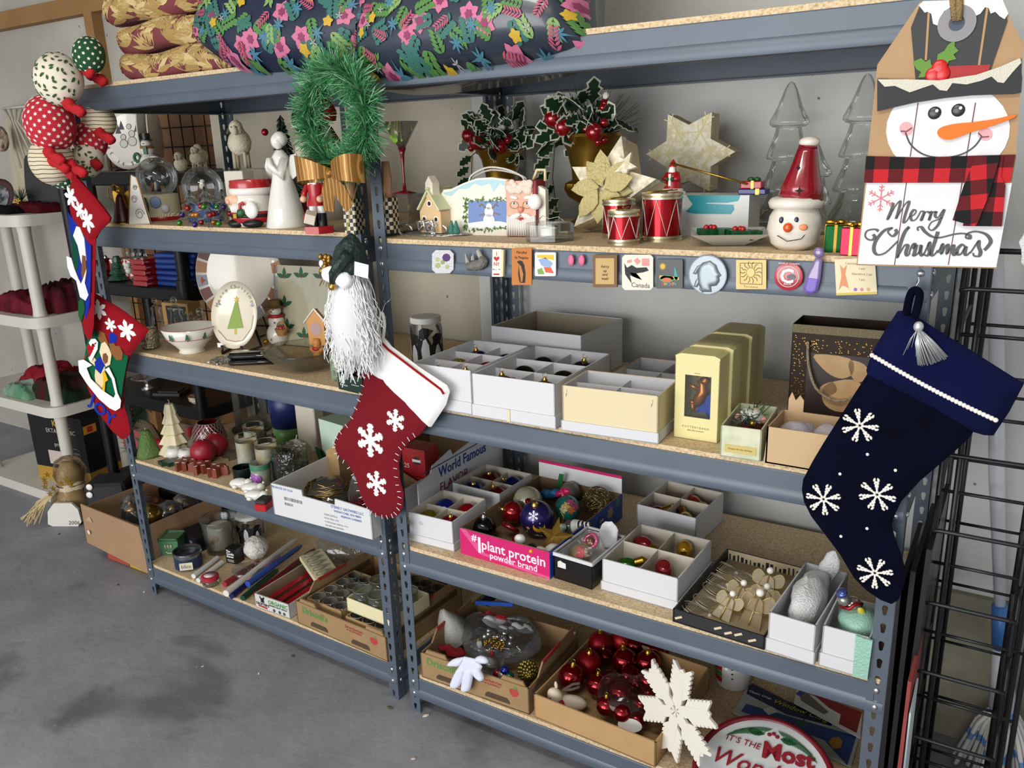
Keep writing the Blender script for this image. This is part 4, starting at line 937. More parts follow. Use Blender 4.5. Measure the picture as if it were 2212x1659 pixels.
# teal and white carton
p=R(2,1390,506);q=R(2,1640,503);w=q.x-p.x;bh=.088
t=T('white_carton','long white carton with teal swooshes behind the big drum','box',((p.x+q.x)/2,p.y+.045,Z2),0)
P(t,'carton_body',box(w,.085,bh),M('#c9cccb',.45,name='glossy_card'),0)
teal=M('#1f8f9c',.4,name='teal_print')
P(t,'teal_swoosh',ext([(-.02-.0,bh),(w*.42,bh),(w*.40,bh-.012),(w*.30,bh-.016),(w*.12,bh-.016)]+[(w*.10,bh-.018),(w*.36,bh-.02),(w*.37,bh-.03),(w*.34,bh-.04),(.0,bh-.04),(-.02,bh-.036),(-.005,bh-.02)],.0006,-.0432),teal,0)
P(t,'teal_swoosh',ext([(-w*.34,bh),(-.05,bh),(-.04,bh-.012),(-.06,bh-.02),(-w*.4,bh-.02)],.0006,-.0432),teal,0)
# santa stocking hanger
sx=(p.x+w*.22,p.y+.04);red=M('#a8121c',.35,coat=.3,name='red_paint');wht=M('#ece9e4',.4,coat=.2,name='white_paint');blk=M('#15151a',.4,name='black_paint');skin=M('#dba98c',.5,name='skin_paint');grn=M('#14502a',.4,name='green_paint')
def santa(par,s,o=(0,0,0)):
    P(par,'robe',tr(lathe([(.024,0),(.022,.012),(.015,.035),(.013,.045),(.006,.05)],16),o,s=s),red,50)
    P(par,'trim',tr(join(lathe([(.025,0),(.026,.004),(.0235,.008)],16),box(.006,.004,.04,(0,-.019,.002))),o,s=s),wht,40)
    P(par,'head',tr(ell(.0085,.0085,.009,(0,-.001,.055),12,8),o,s=s),skin,1);P(par,'beard',tr(ell(.009,.006,.012,(0,-.007,.047),12,8),o,s=s),wht,1)
    P(par,'cap',tr(lathe([(.0098,.058),(.008,.064),(.001,.075)],12),o,s=s),red,50)
    for sg in (-1,1):P(par,'arm',tr(tube([(sg*.012,-.002,.042),(sg*.018,-.010,.03),(sg*.008,-.017,.03)],[.006,.006,.005],7),o,s=s),red,1);P(par,'mitten',tr(ell(.005,.005,.005,(sg*.006,-.02,.03),8,6),o,s=s),grn,1)
t=T('santa_stocking_hanger','small Santa figurine holding a long gold rod, on the white carton','figurine',(sx[0],sx[1],Z2+bh))
P(t,'base',wob(flat(circ(.03,16,ry=.022),.006),.002,80),wht,40);santa(t,.95,(0,0,.005));P(t,'gold_rod',tube([(0,-.012,.068),(.09,-.018,.045),(.175,-.02,.022)],.0022,6),gold,1)
t=T('present_pile_figurine','tiny stack of wrapped presents at the end of the gold rod','figurine',(sx[0]+.185,sx[1],Z2+bh))
P(t,'blue_present',box(.06,.035,.012,(0,0,0),.002),M('#252a6e',.3),0);P(t,'red_present',box(.046,.03,.016,(-.003,0,.012),.002),red,0);P(t,'ribbon',join(box(.008,.0365,.0125,(.012,0,0)),box(.006,.0315,.0168,(0,0,.012))),gold,0);P(t,'bow',wob(join(ell(.008,.006,.005,(-.008,0,.031),8,6),ell(.008,.006,.005,(.006,0,.031),8,6)),.001,100),grn,1)
# drums
foil=M('#9c0f1c',.18,.7,name='red_foil');sg_=M('#cfc6a8',.25,.9,name='pale_gold'); 
def drum(label,u,v,r,h,rz):
    p=R(2,u,v);t=T('drum_ornament',label,'ornament',p,rz,'red drum ornaments')
    P(t,'shell',lathe([(r*.92,.01),(r*.92,h-.01)],28,cap=False),foil,1)
    for z in (0,h-.012):P(t,'rim',lathe([(r*.9,z),(r,z),(r,z+.004),(r*.95,z+.006),(r,z+.008),(r,z+.012),(r*.9,z+.012)],28),sg_,30)
    P(t,'drumhead',lathe([(r*.94,h-.004),(r*.93,h-.002),(.001,h-.001)],24),M('#cdb469',.3,.8),40)
    P(t,'cord',tube([((r*.95)*math.cos(2*pi*i/12),(r*.95)*math.sin(2*pi*i/12),h-.012 if i % 2 else .012) for i in range(12)],.0018,5,True),M('#e6e2d8',.6),1)
    for a in (.6,1.1):P(t,'drumstick',tube([(-r*.8,0,h+.002),(r*.8,.004,h+.004)],.0014,5),gold,1,rot=(0,0,a))
    return t
drum('red foil drum ornament, partly hidden behind the small front drum',1336,514,.037,.085,.3)
drum('smallest red foil drum ornament, front of the three',1347,527,.034,.07,.8)
drum('largest red foil drum ornament with gold rims, before the white carton',1429,519,.0435,.1,.1)
# frosted dish with holly candles
p=R(2,1573,527);t=T('frosted_glass_dish','square frosted glass dish holding two holly candles','dish',p,.35)
fg=glass('#dfe4e0','frosted_glass',.4,.5,.9,.8)
P(t,'dish',join(([(-.03,-.03,.001),(.03,-.03,.001),(.03,.03,.001),(-.03,.03,.001),(-.075,-.075,.026),(.075,-.075,.026),(.075,.075,.026),(-.075,.075,.026)],[(0,1,2,3),(0,4,5,1),(1,5,6,2),(2,6,7,3),(3,7,4,0)])),M('#c9cfca',.5,name='frosted_glass_body',trans=.35),0)
hl=[(0,0),(.12,.12),(.25,.34),(.38,.22),(.5,.4),(.62,.24),(.78,.32),(.88,.12),(1,0)];hl=hl+[(x,-y) for x,y in hl[-2:0:-1]]
wax=M('#0f4a26',.35,name='green_wax')
for i,(dx,a) in enumerate(((-.045,.15),(.0,-.1))):
    c=T('holly_leaf_candle',('left' if i == 0 else 'right')+' holly leaf candle on the square frosted dish','candle',(p.x+dx-.02+i*.02,p.y-.005-i*.01,p.z+.0125),a,'holly leaf candles')
    P(c,'leaf_wax',tr(flat([(x*.075,y*.055) for x,y in hl],.018),rot=(0,0,0)),wax,0)
    for q in range(3):P(c,'berry',ell(.006,n=8,m=6),red,1,loc=(.02+.008*q,-.004+.006*(q % 2),.02))
# santa head candle holder
p=R(2,1713,538);t=T('ceramic_santa_head','pearly ceramic snowman head with a tall red pierced hat','figurine',p,.25)
pearlw=M('#d8d2c2',.15,coat=.7,noise=('#e6dfd6',25.,.3),name='lustre_glaze');redg=M('#8c1222',.12,coat=.8,noise=('#6e0d1a',12.,.2),name='red_lustre_glaze')
P(t,'head',lathe([(.028,0),(.042,.012),(.05,.038),(.046,.062),(.036,.08),(.03,.086)],28),pearlw,1);P(t,'fur_band',wob(lathe([(.034,.076),(.048,.078),(.05,.088),(.044,.096),(.034,.098)],26),.002,90),pearlw,1)
P(t,'hat',tr(lathe([(.042,.092),(.036,.12),(.026,.15),(.019,.178),(.016,.19)],24),(0,0,0),(0,.08,0)),redg,1);P(t,'hat_top',ell(.019,.019,.011,(.017,0,.194),16,8),pearlw,1);P(t,'nose',ell(.009,.009,.009,(-.012,-.05,.045),12,8),M('#d9541c',.2,coat=.6),1)
P(t,'cheek',ell(.008,.002,.006,(.014,-.0475,.045),10,6),M('#dd8a55',.3),1)
for x in (-.024,.002):e_=P(t,'eye',ell(.0045,.002,.006,(x,-.046+abs(x)*.2,.058),10,6),M('#23344a',.2),1)
P(t,'mouth',tube([(-.03,-.042,.03),(-.012,-.049,.02),(.012,-.047,.024),(.02,-.043,.034)],.0008,4),blk,1)
for dz,x in ((.11,.0),(.135,.008),(.15,-.004)):P(t,'star_cutout',ext(star(4,.009 if dz < .12 else .004,.003),.001,0),M('#20060a',.8),0,loc=(x+.004,-.0385+(dz-.11)*.33,dz),rot=(-.2,0,0))
# glass tree jars
gl=glass('#f6f8f7','tree_jar_glass',.42,.02,.995,.06)
def treejar(label,u,v,s,tiers):
    p=RY2(u,v);t=T('glass_tree_jar',label,'jar',p,0,'clear glass tree jars');pr=[(.05*s,0),(.052*s,.004*s)];z=.004*s;r=.05*s
    for i in range(tiers):
        r2=r*.62;h=.058*s;pr += [(r*1.02,z+h*.08),(r*.92,z+h*.3),(r*.72,z+h*.65),(r2,z+h*.92),(r2*1.0,z+h*.97),(r*.86,z+h)];z += h;r=r*.86
    b=P(t,'jar_base',lathe(pr,26),gl,1)
    P(t,'lid',lathe([(r*.94,z),(r*1.1,z+.004*s),(r*1.1,z+.01*s),(r*.7,z+.035*s),(r*.35,z+.065*s),(r*.18,z+.075*s),(.0005,z+.078*s)],24),gl,1)
    return t
treejar('tallest clear glass tree jar behind the ceramic snowman head',1692,.54,1.28,3)
treejar('clear glass tree jar half hidden by the hanging snowman sign',1848,.52,1.3,3)
treejar('short clear glass tree jar just right of the ceramic snowman head',1745,.36,1.0,2)
for label,u,v,c,s,rz in (('green foil gift box ornament with gold ribbon',1802,543,'#0f5a26',.036,.2),('red foil gift box ornament beside the green one',1842,550,'#8c0f2c',.036,-.1)):
    p=R(2,u,v);t=T('gift_box_ornament',label,'ornament',p,rz,'foil gift box ornaments');P(t,'wrapped_box',box(s,s,s*1.35,(0,0,0),.0015),M(c,.2,.7),0)
    P(t,'ribbon',join(box(.005,s+.001,s*1.36),box(s+.001,.005,s*1.36),box(.006,s+.0015,.0008,(0,0,s*1.36))),gold,0);P(t,'bow',wob(join(*[tr(ell(.011,.005,.005,n=8,m=6),(math.cos(a)*.008,math.sin(a)*.008,s*1.36+.004),(0,0,a)) for a in (0,1.57,3.14,4.7)]),.001,90),gold,1)
# ------------------------------------------------------------------ magnets on the beam
my=-.0036
def mag(label,pts,mat,th=.003,rz=0,cat='magnet'):
    cu=sum(p[0] for p in pts)/len(pts);cv=sum(p[1] for p in pts)/len(pts);pl=Pl(cu,cv,my);o=pl.qs(pts)
    t=T('fridge_magnet',label,cat,pl.o,0,'fridge magnets on the beam');P(t,'plate',ext(o,th,-th),mat,0);return t,pl,-th
def rect(a,b,c,d,r=3):return [(a+r,b),(c-r,b),(c,b+r),(c,d-r),(c-r,d),(a+r,d),(a,d-r),(a,b+r)]
def pr(t,pl,y,nm,pts,c,th=.0005):return P(t,nm,ext(pl.qs(pts),th,y-th),M(c,.6) if isinstance(c,str) else c,0)
t,pl,y=mag('white cross-stitch magnet with a purple pansy, leftmost on the beam',rect(935,540,981,590,8),M('#dfe0e6',.9,bump=(300,.8),name='plastic_canvas'))
for (u,v,r,c) in ((966,556,9,'#4b2a66'),(958,566,5,'#8a9a5c'),(948,573,6,'#9aa86a'),(968,576,5,'#a9a97a'),(947,560,5,'#a8b080')):pr(t,pl,y,'cross_stitch',ellp(u,v,r,r,n=8),c)
rh=M('#77766f',.7,bump=(120,.6),noise=('#5d5c56',40.,.3),name='grey_stone_resin')
pl=Pl(1031,562,my);t=T('rhino_head_magnet','grey rhinoceros head magnet on the beam','magnet',pl.o,0,'fridge magnets on the beam')
P(t,'head',puff(pl.qs([(1010,578),(1012,570),(1022,562),(1036,560),(1040,548),(1047,552),(1055,562),(1053,575),(1042,583),(1025,585),(1014,584)]),.012,.012,y0=-.003),rh,1)
for pts in ([(1008,545),(1012,552),(1018,566),(1010,570)],[(1022,552),(1027,548),(1029,562),(1021,563)],[(1032,540),(1038,537),(1046,552),(1040,560),(1035,552)]):P(t,'horn',puff(pl.qs(pts),.006,.006,y0=-.006),M('#a09d94',.6),1)
t,pl,y=mag('white clothespin magnet reading I love NY',[(1067,538),(1086,538),(1086,597),(1066,597)],M('#e4ddcc',.6),.006)
redink='#b3202a'
x,z=pl.q(1076,548);text(t,'I',.012,M(redink,.6),(x,y-.0004,z));x,z=pl.q(1076,570);text(t,'NY',.0115,M(redink,.6),(x,y-.0004,z))
pr(t,pl,y,'heart',[(1076,564),(1070,558),(1070,555),(1073,553),(1076,556),(1079,553),(1082,555),(1082,558)],redink);pr(t,pl,y,'apple_print',[(1069,590),(1082,590),(1082,593),(1069,593)],redink)
P(t,'clothespin',ext(pl.qs([(1087,539),(1092,539),(1091,596),(1086,597)]),.008,-.008),M('#d9cba4',.7),0);P(t,'spring',ext(pl.qs([(1066,580),(1092,580),(1092,582),(1066,582)]),.001,y-.001),sil,0)
t,pl,y=mag('orange wooden magnet reading Patrolled by Penguins',rect(1107,536,1150,615,1),M('#b8702c',.6,name='orange_wood'))
bl=M('#1c1611',.6)
for s,v in (('Patrolled',545),('by Penguins',556)):x,z=pl.q(1128,v);text(t,s,.0085,bl,(x,y-.0003,z),shear=.2,sx=.85)
pr(t,pl,y,'penguin_print',[(1118,565),(1124,562),(1130,564),(1134,572),(1137,590),(1136,610),(1124,611),(1130,608),(1132,592),(1127,574)],'#15110e');pr(t,pl,y,'penguin_print',[(1122,572),(1124,590),(1127,609),(1124,609),(1121,592)],'#15110e')
t,pl,y=mag('white tile magnet with a watercolour rhino',rect(1157,545,1202,596,2),M('#e6e4de',.4))
for pts,c in (([(1162,550),(1198,550),(1198,562),(1180,558),(1162,556)],'#d9b23c'),([(1164,560),(1180,556),(1196,568),(1190,578),(1172,574)],'#8aa0c8'),([(1176,576),(1192,578),(1198,590),(1180,588)],'#cf5a3c'),([(1162,582),(1172,578),(1178,592),(1164,592)],'#7a9a4c')):pr(t,pl,y,'watercolour',pts,c)
for u,d in ((1235,'left'),(1258,'right')):
    pl=Pl(u,562,my);O('button_magnet',f'tiny pink oval magnet, {d} of the pair on the beam','magnet',tr(ell(.0072,.004,.0115,n=16,m=8),(0,-.003,0)),M('#d9688c',.5),pl.o,0,'pink oval magnets')
t,pl,y=mag('small wooden framed magnet reading hurry up and wait',rect(1283,550,1335,620,1),M('#6e5030',.6,name='dark_wood'),.005)
pr(t,pl,y,'parchment',[(1289,557),(1329,557),(1329,613),(1289,613)],'#b99a62')
for s,v in (('hurry',575),('up',584),('and',592),('wait!',601)):x,z=pl.q(1309,v);text(t,s,.008,bl,(x,y-.0009,z),shear=.3)
t,pl,y=mag('cream rounded magnet with a flying goose reading Canada',rect(1345,550,1412,626,6),M('#d9cfc2',.5))
pr(t,pl,y,'goose_print',[(1350,568),(1356,578),(1366,572),(1376,578),(1398,577),(1403,584),(1390,588),(1376,590),(1388,604),(1376,600),(1362,594),(1366,612),(1352,592)],'#16161c');pr(t,pl,y,'goose_wing',[(1362,588),(1376,590),(1388,604),(1370,598)],'#d9d4cc')
for pts in ([(1388,558),(1404,558),(1404,574),(1388,574)],[(1356,562),(1366,560),(1366,566),(1356,568)],[(1370,562),(1378,556),(1386,564),(1378,572)]):pr(t,pl,y,'stamp_print',pts,'#cf8a86',.0003)
x,z=pl.q(1385,616);text(t,'Canada',.0135,M('#5a5450',.6),(x,y-.0004,z))
t,pl,y=mag('black square magnet with colourful skyline reading TORONTO',rect(1418,560,1476,623,2),M('#141518',.3))
pr(t,pl,y,'sun_print',[(p_[0]/.9+0,p_[1]) for p_ in [(1433*.9+8*.9*math.cos(a)*(1 if i % 2 else .5),575+9*math.sin(a)*(1 if i % 2 else .5)) for i,a in enumerate([q*pi/10 for q in range(20)])]],'#cfae3c')
pr(t,pl,y,'tower_print',[(1458,575),(1461,580),(1466,600),(1462,606),(1458,600)],'#2f9a9a');pr(t,pl,y,'dome_print',ellp(1442,602,15,8,n=16),'#4a9a5a');pr(t,pl,y-.0005,'dome_print',ellp(1442,604,10,5,n=16),'#c26a4a');pr(t,pl,y,'banner_print',[(1426,594),(1468,598),(1468,604),(1426,602)],'#cfae4c')
for i,(s,c) in enumerate(zip('TORONTO',('#cf4a3c','#d9a23c','#5aa04a','#3c8ac0','#d95a7a','#cfae3c','#3aa0a0'))):x,z=pl.q(1433+i*4.6,613);text(t,s,.0065,M(c,.5),(x,y-.0008,z),off=.0003)
pl=Pl(1530,593,my);k=mpp(pl.o);t=T('coin_magnet','large silver coin magnet with a profile head in relief','magnet',pl.o,0,'fridge magnets on the beam');cm=M('#8a939a',.4,.6,name='pewter')
P(t,'disc',ext(circ(43*k,36),.005,-.005),cm,0);P(t,'rim',tube([(42*k*math.cos(a),-.005,42*k*math.sin(a)) for a in [2*pi*i/36 for i in range(36)]],.0012,5,True),cm,1)
P(t,'profile_relief',puff(pl.qs([(1520,566),(1536,562),(1550,572),(1554,584),(1561,594),(1556,598),(1557,606),(1550,616),(1538,618),(1540,630),(1518,630),(1510,612),(1508,590),(1512,574)]),.005,.01,back=False,y0=-.005),cm,1)
for pts in ([(1520,568),(1508,574),(1498,590),(1506,592)],[(1512,596),(1504,606),(1500,618),(1508,620),(1514,610)],[(1516,612),(1512,624),(1520,632),(1526,620)]):P(t,'feather_relief',puff(pl.qs(pts),.003,.005,back=False,y0=-.005),cm,1)
t,pl,y=mag('pale yellow square magnet with a printed sun face',rect(1591,561,1656,624,1),M('#d9bd7c',.6))
sunm=M('#4a4438',.6);x,z=pl.q(1623,588)
P(t,'sun_print',tr(join(*[ribbon([(x+math.cos(a)*.010,z+math.sin(a)*.010),(x+math.cos(a+.15)*.0155,z+math.sin(a+.15)*.0155),(x+math.cos(a)*.02,z+math.sin(a)*.02)],.0012,.0004) for a in [i*pi/7 for i in range(14)]]),(0,y,0)),sunm,0);pr(t,pl,y,'sun_face',ellp(1623,588,10,11,n=18),'#8a7440');pr(t,pl,y-.0005,'sun_face',ellp(1623,588,8.6,9.6,n=18),'#dcc283')
for a,b in (((1600,568),(1647,568)),((1647,568),(1647,614)),((1647,614),(1600,612)),((1600,612),(1600,568))):P(t,'border_print',tr(ribbon(pl.qs([a,b]),.001,.0004),(0,y,0)),sunm,0)
x,z=pl.q(1623,619);text(t,'Toronto',.005,sunm,(x,y-.0003,z),sp=1.6)
pl=Pl(1704,597,my);k=mpp(pl.o);t=T('button_badge','round red badge with a white letter C and small REDS lettering','badge',pl.o,0,'fridge magnets on the beam')
P(t,'disc',tr(lathe([(31*k,0),(30*k,.003),(20*k,.005),(.001,.0055)],32),rot=(pi/2,0,0)),M('#a3182c',.25,coat=.5),40);wm2=M('#e6dfdc',.4)
P(t,'white_ring',tube([(22*k*math.cos(a),-.005,22*k*math.sin(a)) for a in [2*pi*i/32 for i in range(32)]],.0007,4,True),wm2,1);text(t,'C',.036,wm2,(-.002,-.0062,0),off=.0008);text(t,'REDS',.0058,wm2,(.0,-.0066,-.013));text(t,'WORLD CHAMPS',.0045,wm2,(0,-.0048,.0235),sp=1.1);P(t,'mascot_print',ext(ellp(.006,.0,.008,.005,n=10),.0004,-.0068),M('#5f5e66',.5),0)
pl=Pl(1760,585,my,0);t=T('paddle_magnet','translucent purple paddle-shaped glitter magnet','magnet',pl.o,0,'fridge magnets on the beam')
P(t,'paddle',puff(pl.qs([(1763,556),(1778,560),(1774,600),(1768,628),(1758,635),(1742,634),(1736,624),(1742,600),(1754,574)]),.004,.006,y0=-.005),M('#a892cc',.12,trans=.5,coat=.5,name='lilac_plastic'),1);P(t,'paddle_grip',puff(pl.qs(ellp(1770,545,12,12,n=16)),.005,.008,y0=-.005),M('#a08ac8',.12,trans=.5,coat=.5),1);P(t,'purple_fill',puff(pl.qs([(1747,598),(1772,600),(1766,628),(1757,632),(1744,631),(1739,622)]),.003,.005,y0=-.0075),M('#6f57b4',.4),1)
t,pl,y=mag('cream printed card with a dancing figure, under the snowman sign',[(1803,560),(1890,556),(1895,634),(1807,638)],M('#d9ceac',.6),.0012)
pr(t,pl,y,'dancer_print',[(1815,572),(1822,580),(1830,572),(1826,592),(1834,622),(1820,616),(1812,626),(1818,596)],'#cf8a62');pr(t,pl,y,'gold_edge',[(1806,633),(1894,630),(1895,635),(1807,638)],'#c2b04a')
for s,v in (('I sometimes remember',570),('I am',580),('therefore I am',592),('I am',604)):x,z=pl.q(1862,v);text(t,s,.0058,M('#a8847c',.6),(x,y-.0003,z),shear=.2)
for i,c in enumerate(('#8a6ab0','#cf7a9a','#cf9a5a')):pr(t,pl,y,'flower_print',ellp(1848+i*14,625,4,4,n=7),c)
# ------------------------------------------------------------------ boxes and their contents
def RYn(n,u,y,Z=None):
    """point on shelf n of the right unit in photo column u at depth y"""
    z=(Z or ZR)[n-1]+BT;lo,hi=0,1900
    for _ in range(40):
        m=(lo+hi)/2;p=onz(u,m,z)
        if (CAM-p).z <= 0 or p.y > y or (p-CAM).dot(Fv) < 0:lo=m
        else:hi=m
    return onz(u,hi,z)
card_w=M('#cccdd1',.7,name='white_card');card_c=M('#d5c7a4',.75,name='cream_card');card_g=M('#b8ad98',.8,name='grey_card');kraft=M('#a98659',.8,noise=('#b59266',14.,.3),name='kraft_card');kraftd=M('#8f7350',.85,noise=('#9b7e59',12.,.3),name='brown_corrugated')
def tray_geo(W,D,H,t=.003,z0=0):
    """open box: floor and four walls, origin at front-left bottom"""
    return join(box(W,D,t,(W/2,D/2,z0)),box(W,t,H,(W/2,t/2,z0)),box(W,t,H,(W/2,D-t/2,z0)),box(t,D,H,(t/2,D/2,z0)),box(t,D,H,(W-t/2,D/2,z0)))
def obox(name,label,a,rz,W,D,H,nx,ny,mat,inn,lid=None,lidh=.03,group=None,cat='box',dh=.9):
    t=T(name,label,cat,(a[0],a[1],a[2]+.0005),rz,group)
    P(t,'box_body',tray_geo(W,D,H),mat,0)
    if inn:
        for i in range(1,ny):P(t,'divider',box(W-.008,.0015,H*dh-.006,(W/2,D*i/ny,.006)),inn,0)
        for i in range(1,nx):P(t,'divider',box(.0015,D-.008,H*dh-.008,(W*i/nx,D/2,.007)),inn,0)
        P(t,'liner',tray_geo(W-.007,D-.007,H-.004,.001),inn,0,loc=(.0035,.0035,.0031))
    if lid:P(t,'outer_tray',tray_geo(W+.006,D+.006,lidh,.0025),lid,0,loc=(-.003,-.003,-.0003))
    return t
BALL={}
def ball(label,loc,r,c,cat='ornament',group=None,metal=.55,rough=.12,tilt=(0,0,0),cap=True,capc='#c9a85a',name='ball_ornament',mat=None):
    t=T(name,label,cat,loc,0,group,tilt)
    m=mat or M(c,rough,metal,coat=.3)
    P(t,'glass_ball',ell(r,n=24,m=16),m,1)
    if cap:
        cm=M(capc,.25,.95);P(t,'cap',lathe([(r*.2,r*.95),(r*.2,r*1.12),(r*.12,r*1.2),(r*.08,r*1.3),(.0001,r*1.32)],12),cm,40)
        P(t,'hook',tube([(math.cos(a_)*r*.16,0,r*1.4+math.sin(a_)*r*.16) for a_ in [i*pi/5 for i in range(10)]],.0006,4,True),cm,1)
    return t
def cells(bx,W,D,nx,ny,items,where,H,r):
    rows={1:['only'],2:['front','rear'],3:['front','middle','rear']}[ny];cols=['left','right'] if nx == 2 else ['only']
    c,s=math.cos(bx.rotation_euler.z),math.sin(bx.rotation_euler.z)
    for (ix,iy,cn,col,tl) in items:
        x,y=W*(ix+.5)/nx,D*(iy+.5)/ny;z=bx.location.z+.0045+r+(H-2*r)*.45
        ball(f'{cn} glass ball in the {rows[iy]} {cols[ix]} compartment of {where}',(bx.location.x+x*c-y*s,bx.location.y+x*s+y*c,z),r,col,group='boxed glass ball ornaments',tilt=tl)
Z3=ZR[2]+BT
A=obox('ornament_box','white divided ornament box behind the white-cuffed red stocking',(.095,-.008,Z3),.006,.177,.272,.108,2,3,card_w,card_w,card_w,.03,'divided ornament boxes')
cells(A,.177,.272,2,3,[(0,0,'red','#8e1020',(.3,.3,0)),(1,0,'amber','#b06a1c',(.1,0,0)),(0,1,'gold','#a08a50',(.5,.4,0)),(1,1,'red','#8e1020',(1.2,.4,0)),(0,2,'blue','#101a5c',(.2,0,0)),(1,2,'blue','#101a5c',(1.2,0,0))],'the white box nearest the red stocking',.108,.036)
B=obox('ornament_box','white divided ornament box in the middle, taped along its lower tray',(.277,-.012,Z3),.018,.220,.300,.104,2,3,card_w,card_w,card_w,.03,'divided ornament boxes')
cells(B,.220,.300,2,3,[(0,0,'dark red','#4c0d14',(.1,0,0)),(1,0,'brown','#4a1f10',(.05,.1,0)),(0,1,'black','#14100f',(1.2,0,0)),(1,1,'black','#16120f',(1.3,.6,0)),(0,2,'dark brown','#1c1210',(1.3,0,0)),(1,2,'navy','#111a2c',(.1,.2,0))],'the taped white box',.104,.037)
P(B,'tape_strip',box(.009,.0012,.03,(.1,-.0042,0)),M('#d3c9ae',.5),0)
Cb=obox('ornament_box','cream divided ornament box on a white tray, next to the reindeer cartons',(.516,-.008,Z3),.063,.220,.137,.104,2,2,card_c,card_w,card_w,.024,'divided ornament boxes')
cells(Cb,.220,.137,2,2,[(0,0,'red','#8e1020',(.6,1.2,0)),(0,1,'clear amber','#a8905c',(1.2,0,0))],'the cream box',.104,.03)
for x in (.012,.208):P(Cb,'staple',tube([(x,-.0008,.095),(x-.003,-.0008,.08)],.0007,4),rivm,1)
Db=obox('ornament_box','small kraft and white divided box at the back beside the reindeer cartons',(.53,.2,Z3),.03,.19,.2,.075,2,2,kraft,card_w,card_w,.05,'divided ornament boxes')
cells(Db,.19,.2,2,2,[(0,0,'amber','#b0782c',(1.2,0,0)),(1,1,'pale pink','#c09080',(1.2,0,0))],'the small kraft box',.075,.028)
q=ony(1060,704,.325);H_=q.z-Z3
t=T('empty_box_lid','large empty white box lid behind the ornament boxes','box',(q.x,.325,Z3+.0005),-.03);P(t,'box_body',tray_geo(.285,.24,H_,.002),card_w,0);P(t,'liner',tray_geo(.2802,.2352,H_-.004,.0006),M('#a99f8c',.85,name='grey_board'),0,loc=(.0024,.0024,.0022))
# penguin jar
p=RYn(3,925,.33); 
def penguin(par,r,a,z,s):
    def sh(nm,pts,c,lift):
        v=[((r+lift)*math.sin(a+x*s/r),-(r+lift)*math.cos(a+x*s/r),z+y*s) for x,y in pts];cx=sum(x for x,y in pts)/len(pts);cy=sum(y for x,y in pts)/len(pts)
        v=[((r+lift)*math.sin(a+cx*s/r),-(r+lift)*math.cos(a+cx*s/r),z+cy*s)]+v;n=len(pts);P(par,nm,(v,[(0,i+1,(i+1) % n+1) for i in range(n)]),M(c,.5),0)
    sh('penguin_print',[(-.4,0),(-.55,.5),(-.45,1.1),(-.3,1.5),(-.35,1.75),(-.1,1.95),(.2,1.9),(.55,1.75),(.2,1.7),(.15,1.4),(.4,.9),(.4,.3),(.25,0)],'#111214',.0006);sh('penguin_belly',[(-.2,.05),(-.25,.6),(-.1,1.2),(.05,1.3),(.22,.9),(.25,.3),(.15,.05)],'#dfe3e8',.0009)
def pjar(label,loc,r,h):
    t=T('penguin_jar',label,'jar',loc,0,'penguin jars')
    P(t,'glass',lathe([(r*.9,0),(r,.006),(r,h*.8),(r*.9,h*.87),(r*.9,h*.9)],28),cg,1);P(t,'lid',lathe([(r*.96,h*.88),(r*.98,h*.885),(r*.98,h*.985),(r*.94,h),(.001,h)],28),M('#e3e3df',.4),40)
    for i,a in enumerate((-.9,-.25,.55,1.4,2.6)):penguin(t,r,a,h*(.03 if i % 2 else .16),h*.34)
    P(t,'filling',wob(lathe([(r*.8,.006),(r*.85,h*.25),(r*.4,h*.4),(.001,h*.42)],16),.01,60),M('#b9bcbc',.2,.5,name='crumpled_film'),0)
pjar('glass jar painted with penguins and a white lid, on the middle right shelf',p,.046,.145)
